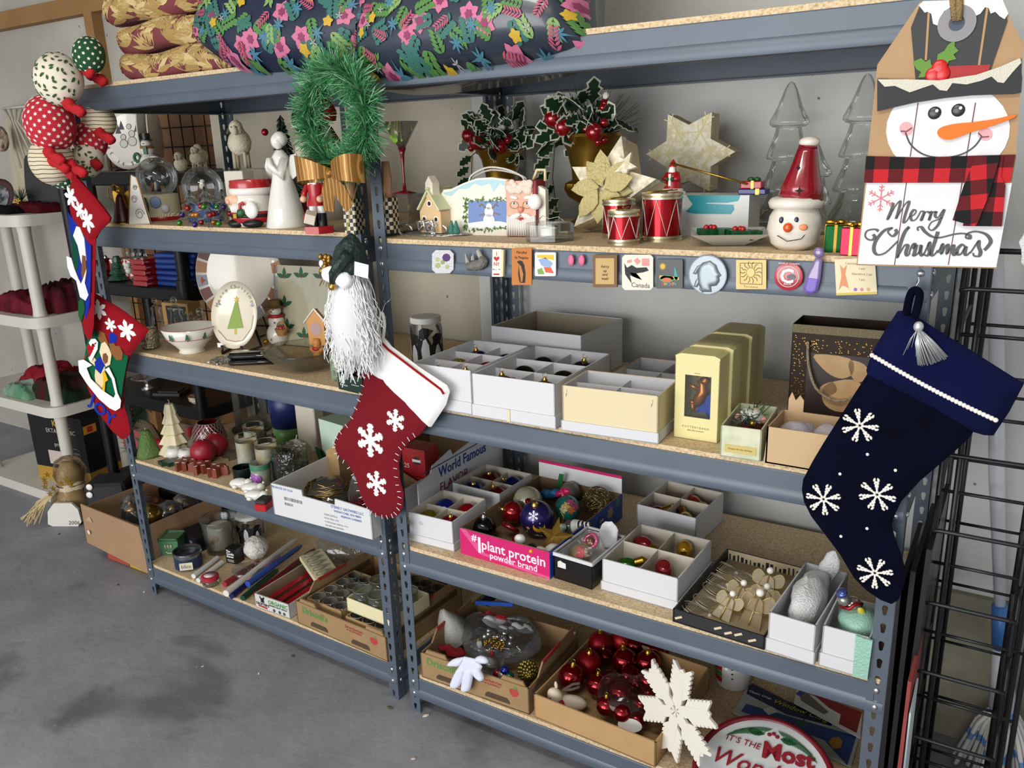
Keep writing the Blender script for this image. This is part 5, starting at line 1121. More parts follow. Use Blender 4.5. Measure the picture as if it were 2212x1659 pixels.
# reindeer cartons
yel=M('#d9d096',.55,name='yellow_card');cop=M('#b0682c',.2,.7,name='copper_glaze');blu=M('#1b3fae',.12,.4,coat=.6,name='cobalt_glaze')
ordn=['front','second','third','fourth','rearmost']
for i in range(5):
    y=.06+i*.068;x=.752+(.004 if i % 2 else -.002);W=.095;D=.064;H=.178+(.004 if i % 2 else 0)
    t=T('reindeer_carton',f'yellow window carton, {ordn[i]} of the five in the row','box',(x,y,Z3+.0005),.02,'yellow window cartons')
    w0,w1,z0,z1=.022,.078,.05,.142
    fr=join(box(w0,.0015,H,(w0/2,.00075,0)),box(W-w1,.0015,H,((W+w1)/2,.00075,0)),box(w1-w0,.0015,z0,((w0+w1)/2,.00075,0)),box(w1-w0,.0015,H-z1,((w0+w1)/2,.00075,z1)))
    P(t,'carton_body',join(fr,box(W,.0015,H,(W/2,D-.00075,0)),box(.0015,D,H,(.00075,D/2,0)),box(.0015,D,H,(W-.00075,D/2,0)),box(W,D,.0015,(W/2,D/2,0))),yel,0)
    P(t,'carton_flap',ext([(0,0),(W,0),(W,.004),(W-.012,.009),(.012,.009),(0,.004)],D,0),yel,0,loc=(0,0,H))
    P(t,'window_film',box(w1-w0,.0004,z1-z0,((w0+w1)/2,.001,z0)),glass('#f2f4f4','window_film',.3,.05,.98,.1),0)
    if i == 0:
        ink=M('#8a8250',.6);text(t,'POTTERYBARN',.0062,ink,(W/2,-.0004,.028),sp=1.5);text(t,'fallen glass ornament',.0042,ink,(W/2,-.0004,.021),shear=.2);text(t,'ornament',.003,ink,(W/2,-.0004,.147))
        o=T('reindeer_ornament','copper glass reindeer with a blue star cape inside the front yellow carton','ornament',(x+.05,y+.02,Z3+.055),.02)
        P(o,'body',tube([(-.015,0,.012),(-.004,0,.03),(.006,0,.05),(.004,0,.066),(-.004,0,.075)],[.006,.013,.012,.009,.007],12),cop,1);P(o,'head',tr(ell(.011,.009,.009,n=12,m=8),(.01,-.004,.074),(0,-.4,0)),cop,1)
        for (a1,b1) in (((-.002,.052),(-.024,.064)),((-.008,.022),(-.022,.026)),((-.018,.024),(-.012,.004))):P(o,'leg',tube([(a1[0],-.002,a1[1]),(b1[0],-.006,b1[1])],[.006,.004],8),cop,1)
        for s_ in (-1,1):P(o,'antler',tube([(.006*s_,0,.08),(.014*s_,0,.088)],[.003,.002],6),cop,1)
        P(o,'star_cape',tr(ext(star(5,.03,.014),.012,-.004),(.012,.004,.018),(0,.3,0)),blu,0)
# open carton with a santa
p=(.873,-.006,Z3);t=obox('florentine_carton','pale green patterned open carton holding a Santa doll',p,.07,.08,.16,.066,1,1,M('#cdd0b4',.6,noise=('#bcc0a0',30.,.1),name='damask_card'),None,None)
P(t,'label_plate',box(.062,.0008,.016,(.04,-.0008,.012)),M('#c2b068',.5),0);text(t,'Dreams for the Holidays',.0048,M('#6a5c2c',.6),(.04,-.0014,.02),shear=.25)
P(t,'open_flap',tr(box(.003,.16,.06),(.087,.08,0),(0,.08,0)),M('#b3a184',.7),0)
t=T('santa_doll','Santa doll with fluffy white beard lying in the patterned carton','doll',(p[0]+.035,p[1]+.085,Z3+.034),.07)
P(t,'robe',wob(ell(.028,.05,.022,n=16,m=10),.004,60),M('#5c0f16',.9),1);random.seed(2)
P(t,'beard',wob(ell(.026,.022,.018,(0,.016,.022),14,10),.006,90),M('#e3e0da',.95),1);P(t,'face',ell(.011,.009,.01,(.004,.032,.03),12,8),skin,1)
for s_ in (-1,1):P(t,'mitten',ell(.007,.008,.008,(s_*.026,.0,.026),10,6),M('#cf8f8a',.8),1)
P(t,'fir_sprigs',join(*[tube([(rnd(-.02,.02),rnd(-.04,.05),.02),(rnd(-.032,.032),rnd(-.055,.06),rnd(.03,.045))],.001,3) for i in range(60)]),M('#3c5540',.8),0,kind='stuff');P(t,'gold_bell',ell(.007,.007,.007,(.01,-.03,.026),10,6),gold,1)
# kraft box with bubble wrap
t=obox('kraft_box','open kraft box of pink bubble-wrapped ornaments, beside the navy stocking',(.962,.0,Z3),0,.16,.12,.075,1,1,M('#bfa27c',.75,name='pale_kraft'),None,None)
bub=glass('#e6e0ea','bubble_wrap',.5,.12,.96,.5,(260,1.));bubw=M('#cfc6d0',.25,trans=.3,bump=(260,.3),name='bubble_wrap_bundle')
for i,(x,y,r) in enumerate(((.045,.06,.036),(.105,.06,.038))):O('bubble_wrapped_ornament',('left' if i == 0 else 'right')+' bubble-wrapped bundle in the pale kraft box','ornament',wob(ell(r,r*.9,r*.85,n=18,m=12),.008,45,i),bubw,(.962+x,y,Z3+.044),0,'bubble-wrapped bundles')
P(t,'torn_flap',ext([(.0,0),(.03,0),(.03,.03),(.022,.04),(.014,.028),(.006,.045),(0,.03)],.002,.118),M('#bfa27c',.75),0,loc=(.01,0,.07))
# angel gift bag
p=(.938,.26,Z3);bw,bd2,bh2=.22,.1,.225
t=T('gift_bag','brown paper gift bag with a faded angel picture and rope handle','bag',(p[0],p[1],Z3+.0005),.02);bag=M('#27180d',.5,spec=.2,noise=('#352213',14.,.3),name='brown_glossy_paper')
P(t,'bag_body',tray_geo(bw,bd2,bh2,.0015),bag,0);P(t,'braid_trim',box(bw+.001,.0025,.018,(bw/2,-.0012,bh2-.018)),M('#8f8466',.9,bump=(300,.8),name='braid'),0)
P(t,'photo_print',ext([(.035,.03),(.2,.03),(.2,.165),(.035,.165)],.0006,-.0006),M('#2b1d18',.5),0)
ang=M('#c9a676',.6,noise=('#b08a5c',30.,.3),name='sepia_print')
for pts in ([(.05,.162),(.12,.16),(.13,.13),(.11,.115),(.085,.12),(.06,.14)],[(.12,.155),(.15,.15),(.16,.125),(.14,.11),(.125,.125)],[(.08,.1),(.13,.115),(.16,.09),(.15,.055),(.11,.04),(.08,.05),(.07,.075)],[(.065,.09),(.09,.105),(.1,.085),(.075,.07)]):P(t,'angel_print',ext(crv(pts,3,True),.0004,-.0011),ang,0)
random.seed(6);P(t,'gold_flecks',join(*[tr(ext([(-.0015,0),(0,.001),(.0015,0),(0,-.001)],.0003,-.0008),(rnd(.004,.032) if i % 2 else rnd(.03,bw-.01),0,rnd(.02,.2) if i % 2 else rnd(.168,.195))) for i in range(160)]),M('#b08c3a',.3,.8),0,kind='stuff')
P(t,'rope_handle',tube([(x,-.006-.008*math.sin(i/20*pi),z) for i,(x,z) in enumerate(crv([(.035,.19),(.04,.14),(.06,.09),(.1,.068),(.14,.085),(.165,.13),(.18,.185)],4))],.003,8),M('#b3a488',.6,bump=(250,1.),name='twisted_cord'),1)
# ------------------------------------------------------------------ right unit, fourth shelf
Z4=ZR[3]+BT
cor=M('#7d654b',.85,name='box_inside')
# tall open carton with the lettered side
t=T('lettered_carton','white corrugated carton lettered World Famous, behind the small ornament boxes','box',(-.04,.13,Z4+.001),0); 
wfs=[(0,0),(.44,0),(.44,.215),(.36,.205),(.35,.185),(.30,.18),(.29,.165),(.17,.15),(.16,.17),(.07,.15),(.06,.13),(0,.12)]
g=ext(wfs,.004,0);P(t,'side_panel',tr(g,rot=(0,0,pi/2)),M('#d6dade',.6,name='white_corrugated'),0,loc=(.015,0,0));P(t,'back_panel',box(.3,.004,.2,(-.135,.442,0)),cor,0);P(t,'base_panel',box(.3,.44,.004,(-.137,.22,0)),cor,0);P(t,'side_panel',box(.004,.44,.18,(-.285,.22,0)),cor,0)
bi=M('#1c3f8c',.6);text(t,'World Famous',.044,bi,(.0156,.22,.118),(pi/2,-.0,pi/2),off=.0008,sx=.92);text(t,'FLAVOR',.04,M('#8c2030',.6),(.0156,.17,.07),(pi/2,0,pi/2))
for z_ in (.142,):P(t,'printed_line',box(.0006,.36,.003,(.0154,.2,z_)),bi,0)
for i,(y,z) in enumerate(((.26,.006),(.26,.094))):
    o=T('string_light_box',('lower' if i == 0 else 'upper')+' red string light box stacked beside the World Famous carton','box',(-.115,y,Z4+z),.05,'red light boxes');P(o,'box_body',box(.08,.07,.086),M('#a81a20',.4,name='red_card'),0)
    P(o,'blue_side',box(.001,.07,.086,(-.0405,0,0)),M('#1c2440',.5),0);P(o,'printed_badge',ext(star(8,.016,.010),.0006,-.0358),M('#1c1c1c' if i else '#d9d0c0',.5),0,loc=(.01,0,.05));text(o,'25',.02,M('#eeeae4',.5),(-.026,-.0354,.03));P(o,'white_stripe',box(.03,.0006,.008,(.01,-.0356,.046)),M('#e6e4e0',.5),0)
def smallbox(label,a,rz,W,D,H,items,where,r=.033):
    t=obox('ornament_box',label,a,rz,W,D,H,2,2,card_w,M('#c9c2b4',.8,name='grey_inner_card'),card_w,.022,'divided ornament boxes');cells(t,W,D,2,2,items,where,H,r);return t
smallbox('small white box of four glass balls, next to the pink protein carton',(.012,.036,Z4),.03,.145,.165,.084,[(0,0,'olive','#7c7426',(1.2,.5,0)),(1,0,'red','#8e1020',(.2,.2,0)),(0,1,'blue','#1a2a8c',(1.3,0,0)),(1,1,'red','#a01424',(1.3,0,0))],'the nearer small white box')
smallbox('small white box of four glass balls, standing under the World Famous lettering',(.0,.255,Z4),-.03,.17,.17,.084,[(0,0,'blue','#14207a',(.3,.3,0)),(1,0,'red','#7c1018',(.2,-.1,0)),(0,1,'dark red','#5c1014',(.3,.2,0)),(1,1,'navy','#16226a',(.4,-.6,0))],'the further small white box',.035)
# pink protein carton
pa=(.178,.042,Z4);pW,pD,pH=.272,.40,.074;prz=-.025
t=T('protein_carton','pink and blue carton lettered #1 plant protein powder brand, full of ornaments','box',pa,prz)
pink=M('#c41a66',.35,name='pink_print');blup=M('#1c4aa8',.4,name='blue_print')
P(t,'box_body',tray_geo(pW,pD,pH,.003),cor,0);P(t,'front_print',box(pW,.001,pH-.001,(pW/2,-.0005,0)),pink,0);P(t,'side_print',box(.001,pD,pH-.001,(pW+.0005,pD/2,0)),blup,0)
P(t,'back_panel',box(pW,.003,.045,(pW/2,pD-.0015,pH)),M('#d5d8d8',.5),0);P(t,'back_edge',box(pW,.0036,.008,(pW/2,pD-.0016,pH+.045)),pink,0)
wl=M('#ecdfe6',.5);text(t,'#',.026,wl,(.046,-.0012,.056),off=.0006);text(t,'1',.062,wl,(.062,-.0012,.037),off=.001);text(t,'plant protein',.037,wl,(.165,-.0012,.042),off=.0006);text(t,'powder brand',.025,wl,(.165,-.0012,.018),off=.0003)
P(t,'white_swirl',ext([(.0,pH-.001),(.02,pH-.001),(.08,.02),(.2,.01),(.272,.006),(.272,.0),(.19,.003),(.06,.014)],.0004,-.0011),M('#d3508c',.4),0)
sv=P(t,'side_badge',tr(ext(circ(.021,20),.0006,0),(pW+.0015,.27,.04),(0,0,pi/2)),M('#16338c',.4),0);text(t,'ONE',.011,wl,(pW+.0024,.27,.044),(pi/2,0,pi/2));text(t,'PROTEIN',.006,wl,(pW+.0024,.27,.032),(pi/2,0,pi/2))
P(t,'torn_patch',tr(ext(star(7,.022,.012),.0006,0),(pW+.0014,.325,.045),(0,0,pi/2)),M('#a8987a',.8),0);P(t,'seal_print',tr(ext(circ(.013,16),.0006,0),(pW+.0014,.37,.06),(0,0,pi/2)),M('#4a7a5a',.5),0)
def pin(u,v,z):return onz(u,v,Z4+z)
b_=ball('large midnight blue ball with a yellow crescent moon, centre of the protein carton',pin(1160,1118,.062),.047,'#2a2362',group='ornaments in the protein carton',rough=.28,tilt=(.4,0,.3))
k=.0465
for (dx,dz,r,nm) in ((.020,.004,.017,'moon'),): 
    ptm=[(.020+.0,.0)] 
moon=[(math.cos(a)*.019,math.sin(a)*.019) for a in [pi*1.05+i*pi*.95/8 for i in range(9)]]+[(math.cos(a)*.017,math.sin(a)*.015+.009) for a in [2*pi-.1-i*(pi-.2)/8 for i in range(9)]]
P(b_,'painted_moon',([tuple(Vector((.018+x,-.043,.012+z)).normalized()*(k+.0012)) for x,z in moon]+[tuple(Vector((.018,-.043,.002)).normalized()*(k+.0012))],[(i,(i+1) % 18,18) for i in range(3,6)]+[(i,i+1,17-i-1,17-i) for i in range(8)]),M('#d9a41c',.4),0)
for (x,z,r) in ((-.014,.006,.006),(.0,.026,.002),(.02,.024,.002),(-.02,-.01,.002),(.004,-.022,.002)):
    d=Vector((x,-.043,z)).normalized();q=d.to_track_quat('-Y','Z');P(b_,'painted_star',ext(star(5,r,r*.45),.0006,-.0004),M('#d9a41c' if r > .003 else '#e6e6ee',.4),0,loc=d*k*1.01,rot=q.to_euler())
P(b_,'glitter_snowflake',flake(.014,.002,.0008),M('#e8e8ec',.5),0,loc=Vector((.0,-.028,.037))*1.0,rot=(-.9,0,0));P(b_,'glitter_snowflake',flake(.012,.002,.0008),M('#e8e8ec',.5),0,loc=(.008,-.036,-.030),rot=(.65,0,0))
ball('cream ball with a green dot, rear left of the moon ball',pin(1140,1082,.055),.042,'#b5b29a',group='ornaments in the protein carton',rough=.25,metal=.3,tilt=(.9,.9,0),capc='#8c1420')
P(bpy.data.objects['ball_ornament.%03d' % (len([o for o in bpy.data.objects if o.name.startswith('ball_ornament')])-1)],'green_dot',ell(.009,.004,.009,(.018,-.036,.012),12,6),M('#2f8a34',.4),1)
t=ball('teal and pink painted ball with a pink bow cap, beside the moon ball',pin(1225,1098,.058),.036,'#2a8a80',group='ornaments in the protein carton',rough=.35,metal=.3,tilt=(-.3,-.5,0))
for i,(a,e_,c) in enumerate(((.6,.1,'#c2a85a'),(1.0,.3,'#b04a7a'),(.9,-.3,'#c2653c'),(.3,-.1,'#cfc07a'),(1.3,-.1,'#b03c6c'))):
    d=Vector((math.sin(a)*math.cos(e_),-math.cos(a)*math.cos(e_),math.sin(e_)));P(t,'painted_patch',ext(star(6,.013,.008),.0008,-.0005),M(c,.4),0,loc=d*.0362,rot=d.to_track_quat('-Y','Z').to_euler())
P(t,'pink_bow',wob(join(ell(.014,.006,.009,(-.012,0,.045),10,6),ell(.014,.006,.009,(.012,0,.045),10,6),ell(.005,.006,.02,(.004,-.004,.04),8,6)),.003,80),M('#c2185c',.3),1)
g=[];random.seed(14)
for i in range(26):
    n_=Vector((rnd(-1,1),rnd(-1,1),rnd(-1,1))).normalized();a=n_.orthogonal().normalized();b2=n_.cross(a);off=rnd(-.5,.5);rr=math.sqrt(1-off*off)*.041
    g.append(tube([n_*off*.041+(a*math.cos(q)+b2*math.sin(q))*rr for q in [j*2*pi/20 for j in range(20)]],.0008,4,True))
t=T('wire_ball_ornament','openwork gold wire ball at the back right of the protein carton','ornament',pin(1290,1082,.06),0,'ornaments in the protein carton');P(t,'wire',join(*g),M('#8c7a4c',.3,.9),1,kind='stuff')
P(t,'bead',join(*[ell(.0018,c=tuple(Vector((rnd(-1,1),rnd(-1,1),rnd(-1,1))).normalized()*.041),n=6,m=4) for i in range(60)]),M('#d9d0b8',.2,.8),1,kind='stuff')
ball('red bauble with gold scrollwork, left side of the protein carton',pin(1108,1106,.052),.031,'#8c1018',group='ornaments in the protein carton',rough=.12,tilt=(.8,-.9,0))
t=T('ring_ornament','glossy red glass ring lying in the protein carton','ornament',pin(1103,1140,.045),0,'ornaments in the protein carton',(.9,.3,0));P(t,'glass_ring',tube([(.02*math.cos(a),0,.02*math.sin(a)) for a in [i*pi/10 for i in range(20)]],.007,10,True),M('#7a0c14',.08,.4,coat=.6),1)
ball('glossy black ball with a silver cap, front left corner of the protein carton',pin(1045,1142,.04),.034,'#0c0c10',group='ornaments in the protein carton',rough=.06,metal=.2,capc='#cfd2d6',tilt=(.1,.1,0))
ball('matte grey ball against the back of the protein carton',pin(1232,1062,.055),.03,'#77726c',group='ornaments in the protein carton',rough=.4,metal=.2,cap=False)
t=T('gold_star_ornament','faceted gold star at the front of the protein carton','ornament',pin(1198,1160,.075),0,'ornaments in the protein carton',(-.55,.05,.1))
so=star(5,.052,.02);v=[(x,0,z) for x,z in so]+[(0,-.012,0),(0,.012,0)];P(t,'star',(v,[(i,(i+1) % 10,10) for i in range(10)]+[((i+1) % 10,i,11) for i in range(10)]),M('#a8843c',.35,.8,name='satin_gold'),0)
t=T('candy_stripe_penguin','red-suited penguin ornament with green striped skis','ornament',pin(1120,1168,.045),.3,'ornaments in the protein carton',(.9,.3,.5))
P(t,'body',ell(.018,.016,.034,n=16,m=10),M('#8c1420',.2,coat=.4),1);P(t,'head',ell(.015,.014,.014,(0,-.003,.036),14,8),M('#e3e3e0',.3),1);P(t,'beak',ell(.004,.007,.003,(0,-.016,.036),8,6),M('#d98a2c',.3),1)
for s_ in (-1,1):P(t,'ski',tube([(s_*.012,-.018,-.03),(s_*.014,-.02,.05)],.0035,6),M('#2c8a3c',.3),1)
t=T('snowman_bell_ornament','white penguin-faced ornament peeking over the pink front edge','ornament',pin(1166,1196,.05),0,'ornaments in the protein carton');P(t,'body',ell(.024,.02,.018,n=16,m=10),M('#dcdad2',.25),1);P(t,'cap',ell(.015,.014,.012,(-.02,-.004,.012),12,8),M('#16161a',.3),1);P(t,'beak',ell(.006,.006,.005,(-.014,-.018,.012),8,6),M('#d9a01c',.3),1)
ball('white lettered ball in the front right corner of the protein carton',pin(1196,1198,.042),.028,'#d3d3d6',group='ornaments in the protein carton',rough=.3,metal=.1,cap=False)
t=T('striped_bulb_ornament','grey bulb ornament with a black and white striped cone','ornament',pin(1240,1138,.055),0,'ornaments in the protein carton',(.3,1.2,.3));P(t,'bulb',lathe([(.001,-.035),(.014,-.03),(.02,-.015),(.018,0)],16),M('#5f5c60',.2,.3),1);P(t,'cuff',lathe([(.0185,0),(.02,.004),(.017,.016)],16),M('#d6d6d8',.4),1)
for i in range(8):P(t,'stripe',lathe([(.017-.0016*i,.016+.005*i),(.0154-.0016*i,.021+.005*i)],14),M('#16161a' if i % 2 else '#e3e3e3',.3),1)
t=T('ribbon_scrap','blue ribbon bow at the back of the protein carton','ribbon',pin(1190,1068,.06),.4);P(t,'blue_loop',wob(join(ell(.02,.01,.014,(-.012,0,0),12,8),ell(.02,.01,.012,(.014,0,.004),12,8)),.005,60),M('#2a6fae',.5),1);P(t,'green_strip',tr(box(.014,.002,.06),(.016,.05,-.01),(.2,.2,0)),M('#1c6a34',.6),0)
t=T('beaded_charm_ornament','mint beaded charm hanging beside the gold star','ornament',pin(1214,1140,.062),.2,'ornaments in the protein carton');P(t,'charm',wob(ell(.012,.01,.012,n=10,m=8),.003,120),M('#a8bfae',.2,.4),0);P(t,'cord',tube([(0,0,.012),(.004,.004,.03),(-.006,.006,.045)],.001,4),gold,1)
# black box with doll ornament
t=T('black_box','black box with white rim holding a wrapped doll ornament','box',(.455,.046,Z4),-.06);W,D,H=.108,.165,.066;P(t,'box_body',tray_geo(W,D,H,.002),M('#0a0a0e',.2,coat=.4,name='black_gloss_card'),0);P(t,'white_rim',join(box(W+.002,.004,.009,(W/2,.0,H-.004)),box(W+.002,.004,.009,(W/2,D,H-.004)),box(.004,D,.009,(0,D/2,H-.004)),box(.004,D,.009,(W,D/2,H-.004)),box(W-.005,D-.005,.002,(W/2,D/2,.03))),card_w,0);P(t,'liner',tray_geo(W-.005,D-.005,H-.006,.001),card_w,0,loc=(.0025,.0025,.003));P(t,'price_sticker',ext([(.012,.034),(.035,.034),(.035,.048),(.025,.05),(.02,.053),(.012,.048)],.0005,-.0008),M('#d9d9d4',.5),0)
P(t,'cotton_wadding',wob(tr(ell(.028,.006,.042,n=16,m=10),(.075,.14,.075),(.1,.2,0)),.008,60),M('#d6d8da',.95,trans=.1),1)
t=T('doll_ornament','glass doll ornament in a pink bonnet and fan, in the black box','ornament',(.51,.10,Z4+.068),0,None,(-.7,.3,-.4));P(t,'gown',ell(.026,.012,.03,(0,0,-.02),16,10),M('#b99f74',.2,.5,name='champagne_glaze'),1);P(t,'head',ell(.012,.01,.013,(.004,-.004,.024),12,8),M('#7a4a3a',.3,.3),1);P(t,'bonnet',tube([(.004+.016*math.cos(a),-.004,.026+.017*math.sin(a)) for a in [i*.35-.6 for i in range(14)]],.005,8),M('#cf5f86',.15,.4),1);P(t,'fan',ext([(0,0),(-.014,.02),(-.004,.026),(.008,.024),(.018,.012)],.002,-.014),M('#d9626a',.25,.3),0,loc=(.006,0,-.026))
P(t,'plastic_sleeve',wob(ell(.034,.016,.05,n=16,m=10),.004,40),glass('#f0f0ee','crinkled_cellophane',.4,.08,.98,.15,(40,.8)),0)
# light bulb ornament boxes
def bulb(label,loc,c,rot):
    t=T('bulb_ornament',label,'ornament',loc,0,'light bulb ornaments',rot);P(t,'glass_bulb',lathe([(.001,-.045),(.014,-.04),(.021,-.022),(.019,-.006),(.012,.008)],18),M(c,.1,.4,coat=.4),1)
    P(t,'screw_cap',lathe([(.012,.006)]+[(.0125 if i % 2 else .0105,.008+i*.0028) for i in range(9)]+[(.005,.036),(.001,.038)],16),gold,1);P(t,'hook',tube([(0,0,.038),(.004,0,.05),(-.004,0,.056)],.0007,4),gold,1)
wb=M('#c6beb0',.8,name='grey_inner_card2')
t=obox('ornament_box','white divided box of bulb ornaments beside the black box',(.583,.053,Z4),-.021,.19,.214,.081,2,2,card_w,wb,card_w,.024,'divided ornament boxes',dh=1.)
for c,nm,x,y,r in (('#2c6a1c','green',.05,.06,(-1.2,.5,-.9)),('#8c2028','red',.135,.05,(1.9,.3,.5)),('#8c1c24','dark red',.05,.16,(1.57,0,1.2)),('#b0841c','amber',.14,.17,(1.7,0,.3))):bulb(f'{nm} bulb ornament with gold screw cap in the front white box',(.583+x,.053+y,Z4+.052),c,r)
t=obox('ornament_box','white divided box of bulb ornaments standing against the wall',(.535,.365,Z4),-.06,.17,.19,.085,2,2,card_w,wb,None,.024,'divided ornament boxes',dh=1.)
for c,nm,x,y,r in (('#7a1c20','maroon',.05,.05,(-1.2,.6,-.8)),('#b89a1c','yellow',.115,.05,(-1.3,-.5,.5)),('#b0481c','orange',.12,.14,(1.57,0,1.2))):bulb(f'{nm} bulb ornament with gold screw cap in the rear white box',(.535+x,.365+y,Z4+.055),c,r)
# tray of wire angels
a=Vector((.779,.004,Z4));W,D=.205,.33;t=T('angel_tray','shallow black patterned tray full of gold wire angel ornaments','tray',a,-.049);P(t,'tray_body',tray_geo(W,D,.032,.004),M('#1c1d22',.5,name='black_print_card'),0);P(t,'liner',box(W-.01,D-.01,.001,(W/2,D/2,.0045)),M('#a89878',.8),0)
random.seed(21);cr2=M('#cfc0a0',.7)
for i,x in enumerate((.015,.105,.128,.15,.18)):P(t,'printed_stripe',tr(box(.018,.0006,.005),(x,-.0006,.012+.004*(i % 2)),(0,-.5,0)),cr2,0)
P(t,'rear_pattern',join(*[box(rnd(.003,.008),.0006,rnd(.008,.02),(.01+i*.0105,D-.0045,.006)) for i in range(18)]),M('#15151a',.6),0,kind='stuff');P(t,'rear_lining',box(W-.01,.0006,.026,(W/2,D-.0043,.0055)),cr2,0)
gauze=glass('#f2e8d0','gold_gauze',.7,.3,.96,.8,None,.16);gw=M('#d6c078',.3,.7,name='gold_wire');silg=M('#b5b0a0',.3,.8,name='pale_wire')
def wangel(label,u,v,s,rot):
    p=onz(u,v,Z4+.028);t=T('wire_angel',label,'ornament',p,0,'gold wire angels',rot);g1=[(0,.028),(-.012,.02),(-.024,-.03),(.024,-.03),(.012,.02)];g1=[(x*s,z*s) for x,z in g1]
    P(t,'gown',ext(g1,.002,0),gauze,0);P(t,'gown_wire',join(tube([(x,-.001,z) for x,z in g1],.0009,4,True),tube([(0,-.002,.028*s),(0,-.003,-.032*s)],.0015,4),tube([(-.017*s,-.002,0),(.017*s,-.002,0)],.0008,4)),gw,1)
    for sg in (-1,1):
        w=[(sg*.004*s,.018*s),(sg*.02*s,.034*s),(sg*.032*s,.026*s),(sg*.03*s,.008*s),(sg*.014*s,.004*s)];P(t,'wing',ext(crv(w,3,True),.001,.003),gauze,0);P(t,'wing_wire',tube([(x,.003,z) for x,z in crv(w,3,True)],.0008,4,True),gw,1)
    P(t,'pearl_head',ell(.0075*s,c=(0,-.001,.036*s),n=12,m=8),pearl,1)
for i,(u,v,s,nm) in enumerate(((1628,1322,1.25,'largest gold wire angel, nearest the white box'),(1568,1312,.95,'gold wire angel at the front left of the angel cluster'),(1592,1290,1.0,'gold wire angel with raised wings in the middle of the tray'),(1648,1300,1.0,'gold wire angel tucked behind the largest one'),(1655,1268,1.1,'gold wire angel with round wings near the bubble wrap box'))):wangel(nm,u,v,s,(-.75,rnd(-.2,.2),rnd(-.3,.2)))
for i,(u,v,nm) in enumerate(((1565,1228,'farthest'),(1545,1253,'second farthest'),(1550,1276,'middle'),(1530,1302,'second nearest'),(1612,1250,'rightmost'),(1505,1318,'nearest'))):
    p=onz(u,v,Z4+.012);t=T('wire_harp_ornament',f'{nm} flat wire and glass ornament lying in the angel tray','ornament',p,.2,'flat wire ornaments',(-1.35,.3,.1));r1=.024;pts=[(math.cos(a)*r1*1.5,0,math.sin(a)*r1*.8) for a in [i_*pi/8 for i_ in range(16)]]
    P(t,'frame',join(tube(pts,.0016,5,True),tube([(x*.75,-.002,z*.7) for x,y_,z in pts],.0009,4,True)),silg,1);P(t,'strings',join(*[tube([(-.024+j*.004,-.001,-.012),(-.02+j*.006,-.001,.014)],.0007,3) for j in range(8)]),silg,0,kind='stuff');P(t,'pearl',ell(.005,c=(.03,-.003,.0),n=8,m=6),pearl,1)
# two tall white boxes at the end
t=obox('white_gift_box','tall open white box with a bubble-wrapped red-banded glass icicle',(.988,-.002,Z4),-.06,.094,.25,.088,1,1,card_w,None,card_w,.03,'open white gift boxes');P(t,'bubble_wrap',wob(join(tr(ell(.036,.09,.045,n=18,m=12),(.047,.12,.075),(.1,0,0)),tr(ell(.022,.008,.055,n=14,m=8),(.06,.2,.11),(.2,.3,0))),.009,40),M('#eceef0',.25,trans=.2,bump=(230,.5),name='clear_bubble_wrap'),1)
t=T('icicle_ornament','clear glass icicle with red bands lying in bubble wrap','ornament',(1.033,.06,Z4+.05),0,None,(-1.0,0,-.1));P(t,'glass_rod',tube([(0,0,-.03),(0,0,.09)],[.005,.003],10),cgt,1)
for i in range(5):P(t,'red_band',lathe([(.004,-.025+i*.024),(.009,-.021+i*.024),(.004,-.016+i*.024)],14),M('#7a0c16',.1,coat=.5),1)
t=obox('white_gift_box','open white box with green bubble wrap, at the right post',(1.094,-.002,Z4),-.02,.088,.135,.09,1,1,card_w,None,card_w,.03,'open white gift boxes')
gb=M('#a8dcc8',.25,trans=.3,bump=(240,.3),name='green_bubble_wrap');P(t,'bubble_wrap',wob(join(tr(ell(.04,.05,.03,n=18,m=10),(.055,.07,.08)),box(.028,.004,.088,(.078,-.004,.002))),.005,50),gb,40)
t=T('glass_snowman_ornament','silver glass snowman ornament with a red scarf in the green-wrapped white box','ornament',(1.135,.06,Z4+.115),.2,None,(.5,-.4,0));P(t,'body',join(ell(.02,.018,.018,(0,0,0),16,10),ell(.013,.013,.013,(-.006,-.004,.026),14,8)),M('#a8a89e',.12,.7),1);P(t,'scarf',tube([(-.018,-.01,.015),(0,-.018,.014),(.016,-.01,.018),(.022,-.004,.006)],.004,7),M('#8c1420',.2,.4),1);P(t,'hat',ell(.012,.012,.008,(-.004,0,.042),12,6),M('#4a5a9a',.15,.5),1);P(t,'broom',ell(.008,.006,.012,(.016,-.012,-.006),10,6),M('#c9b83c',.3),1)
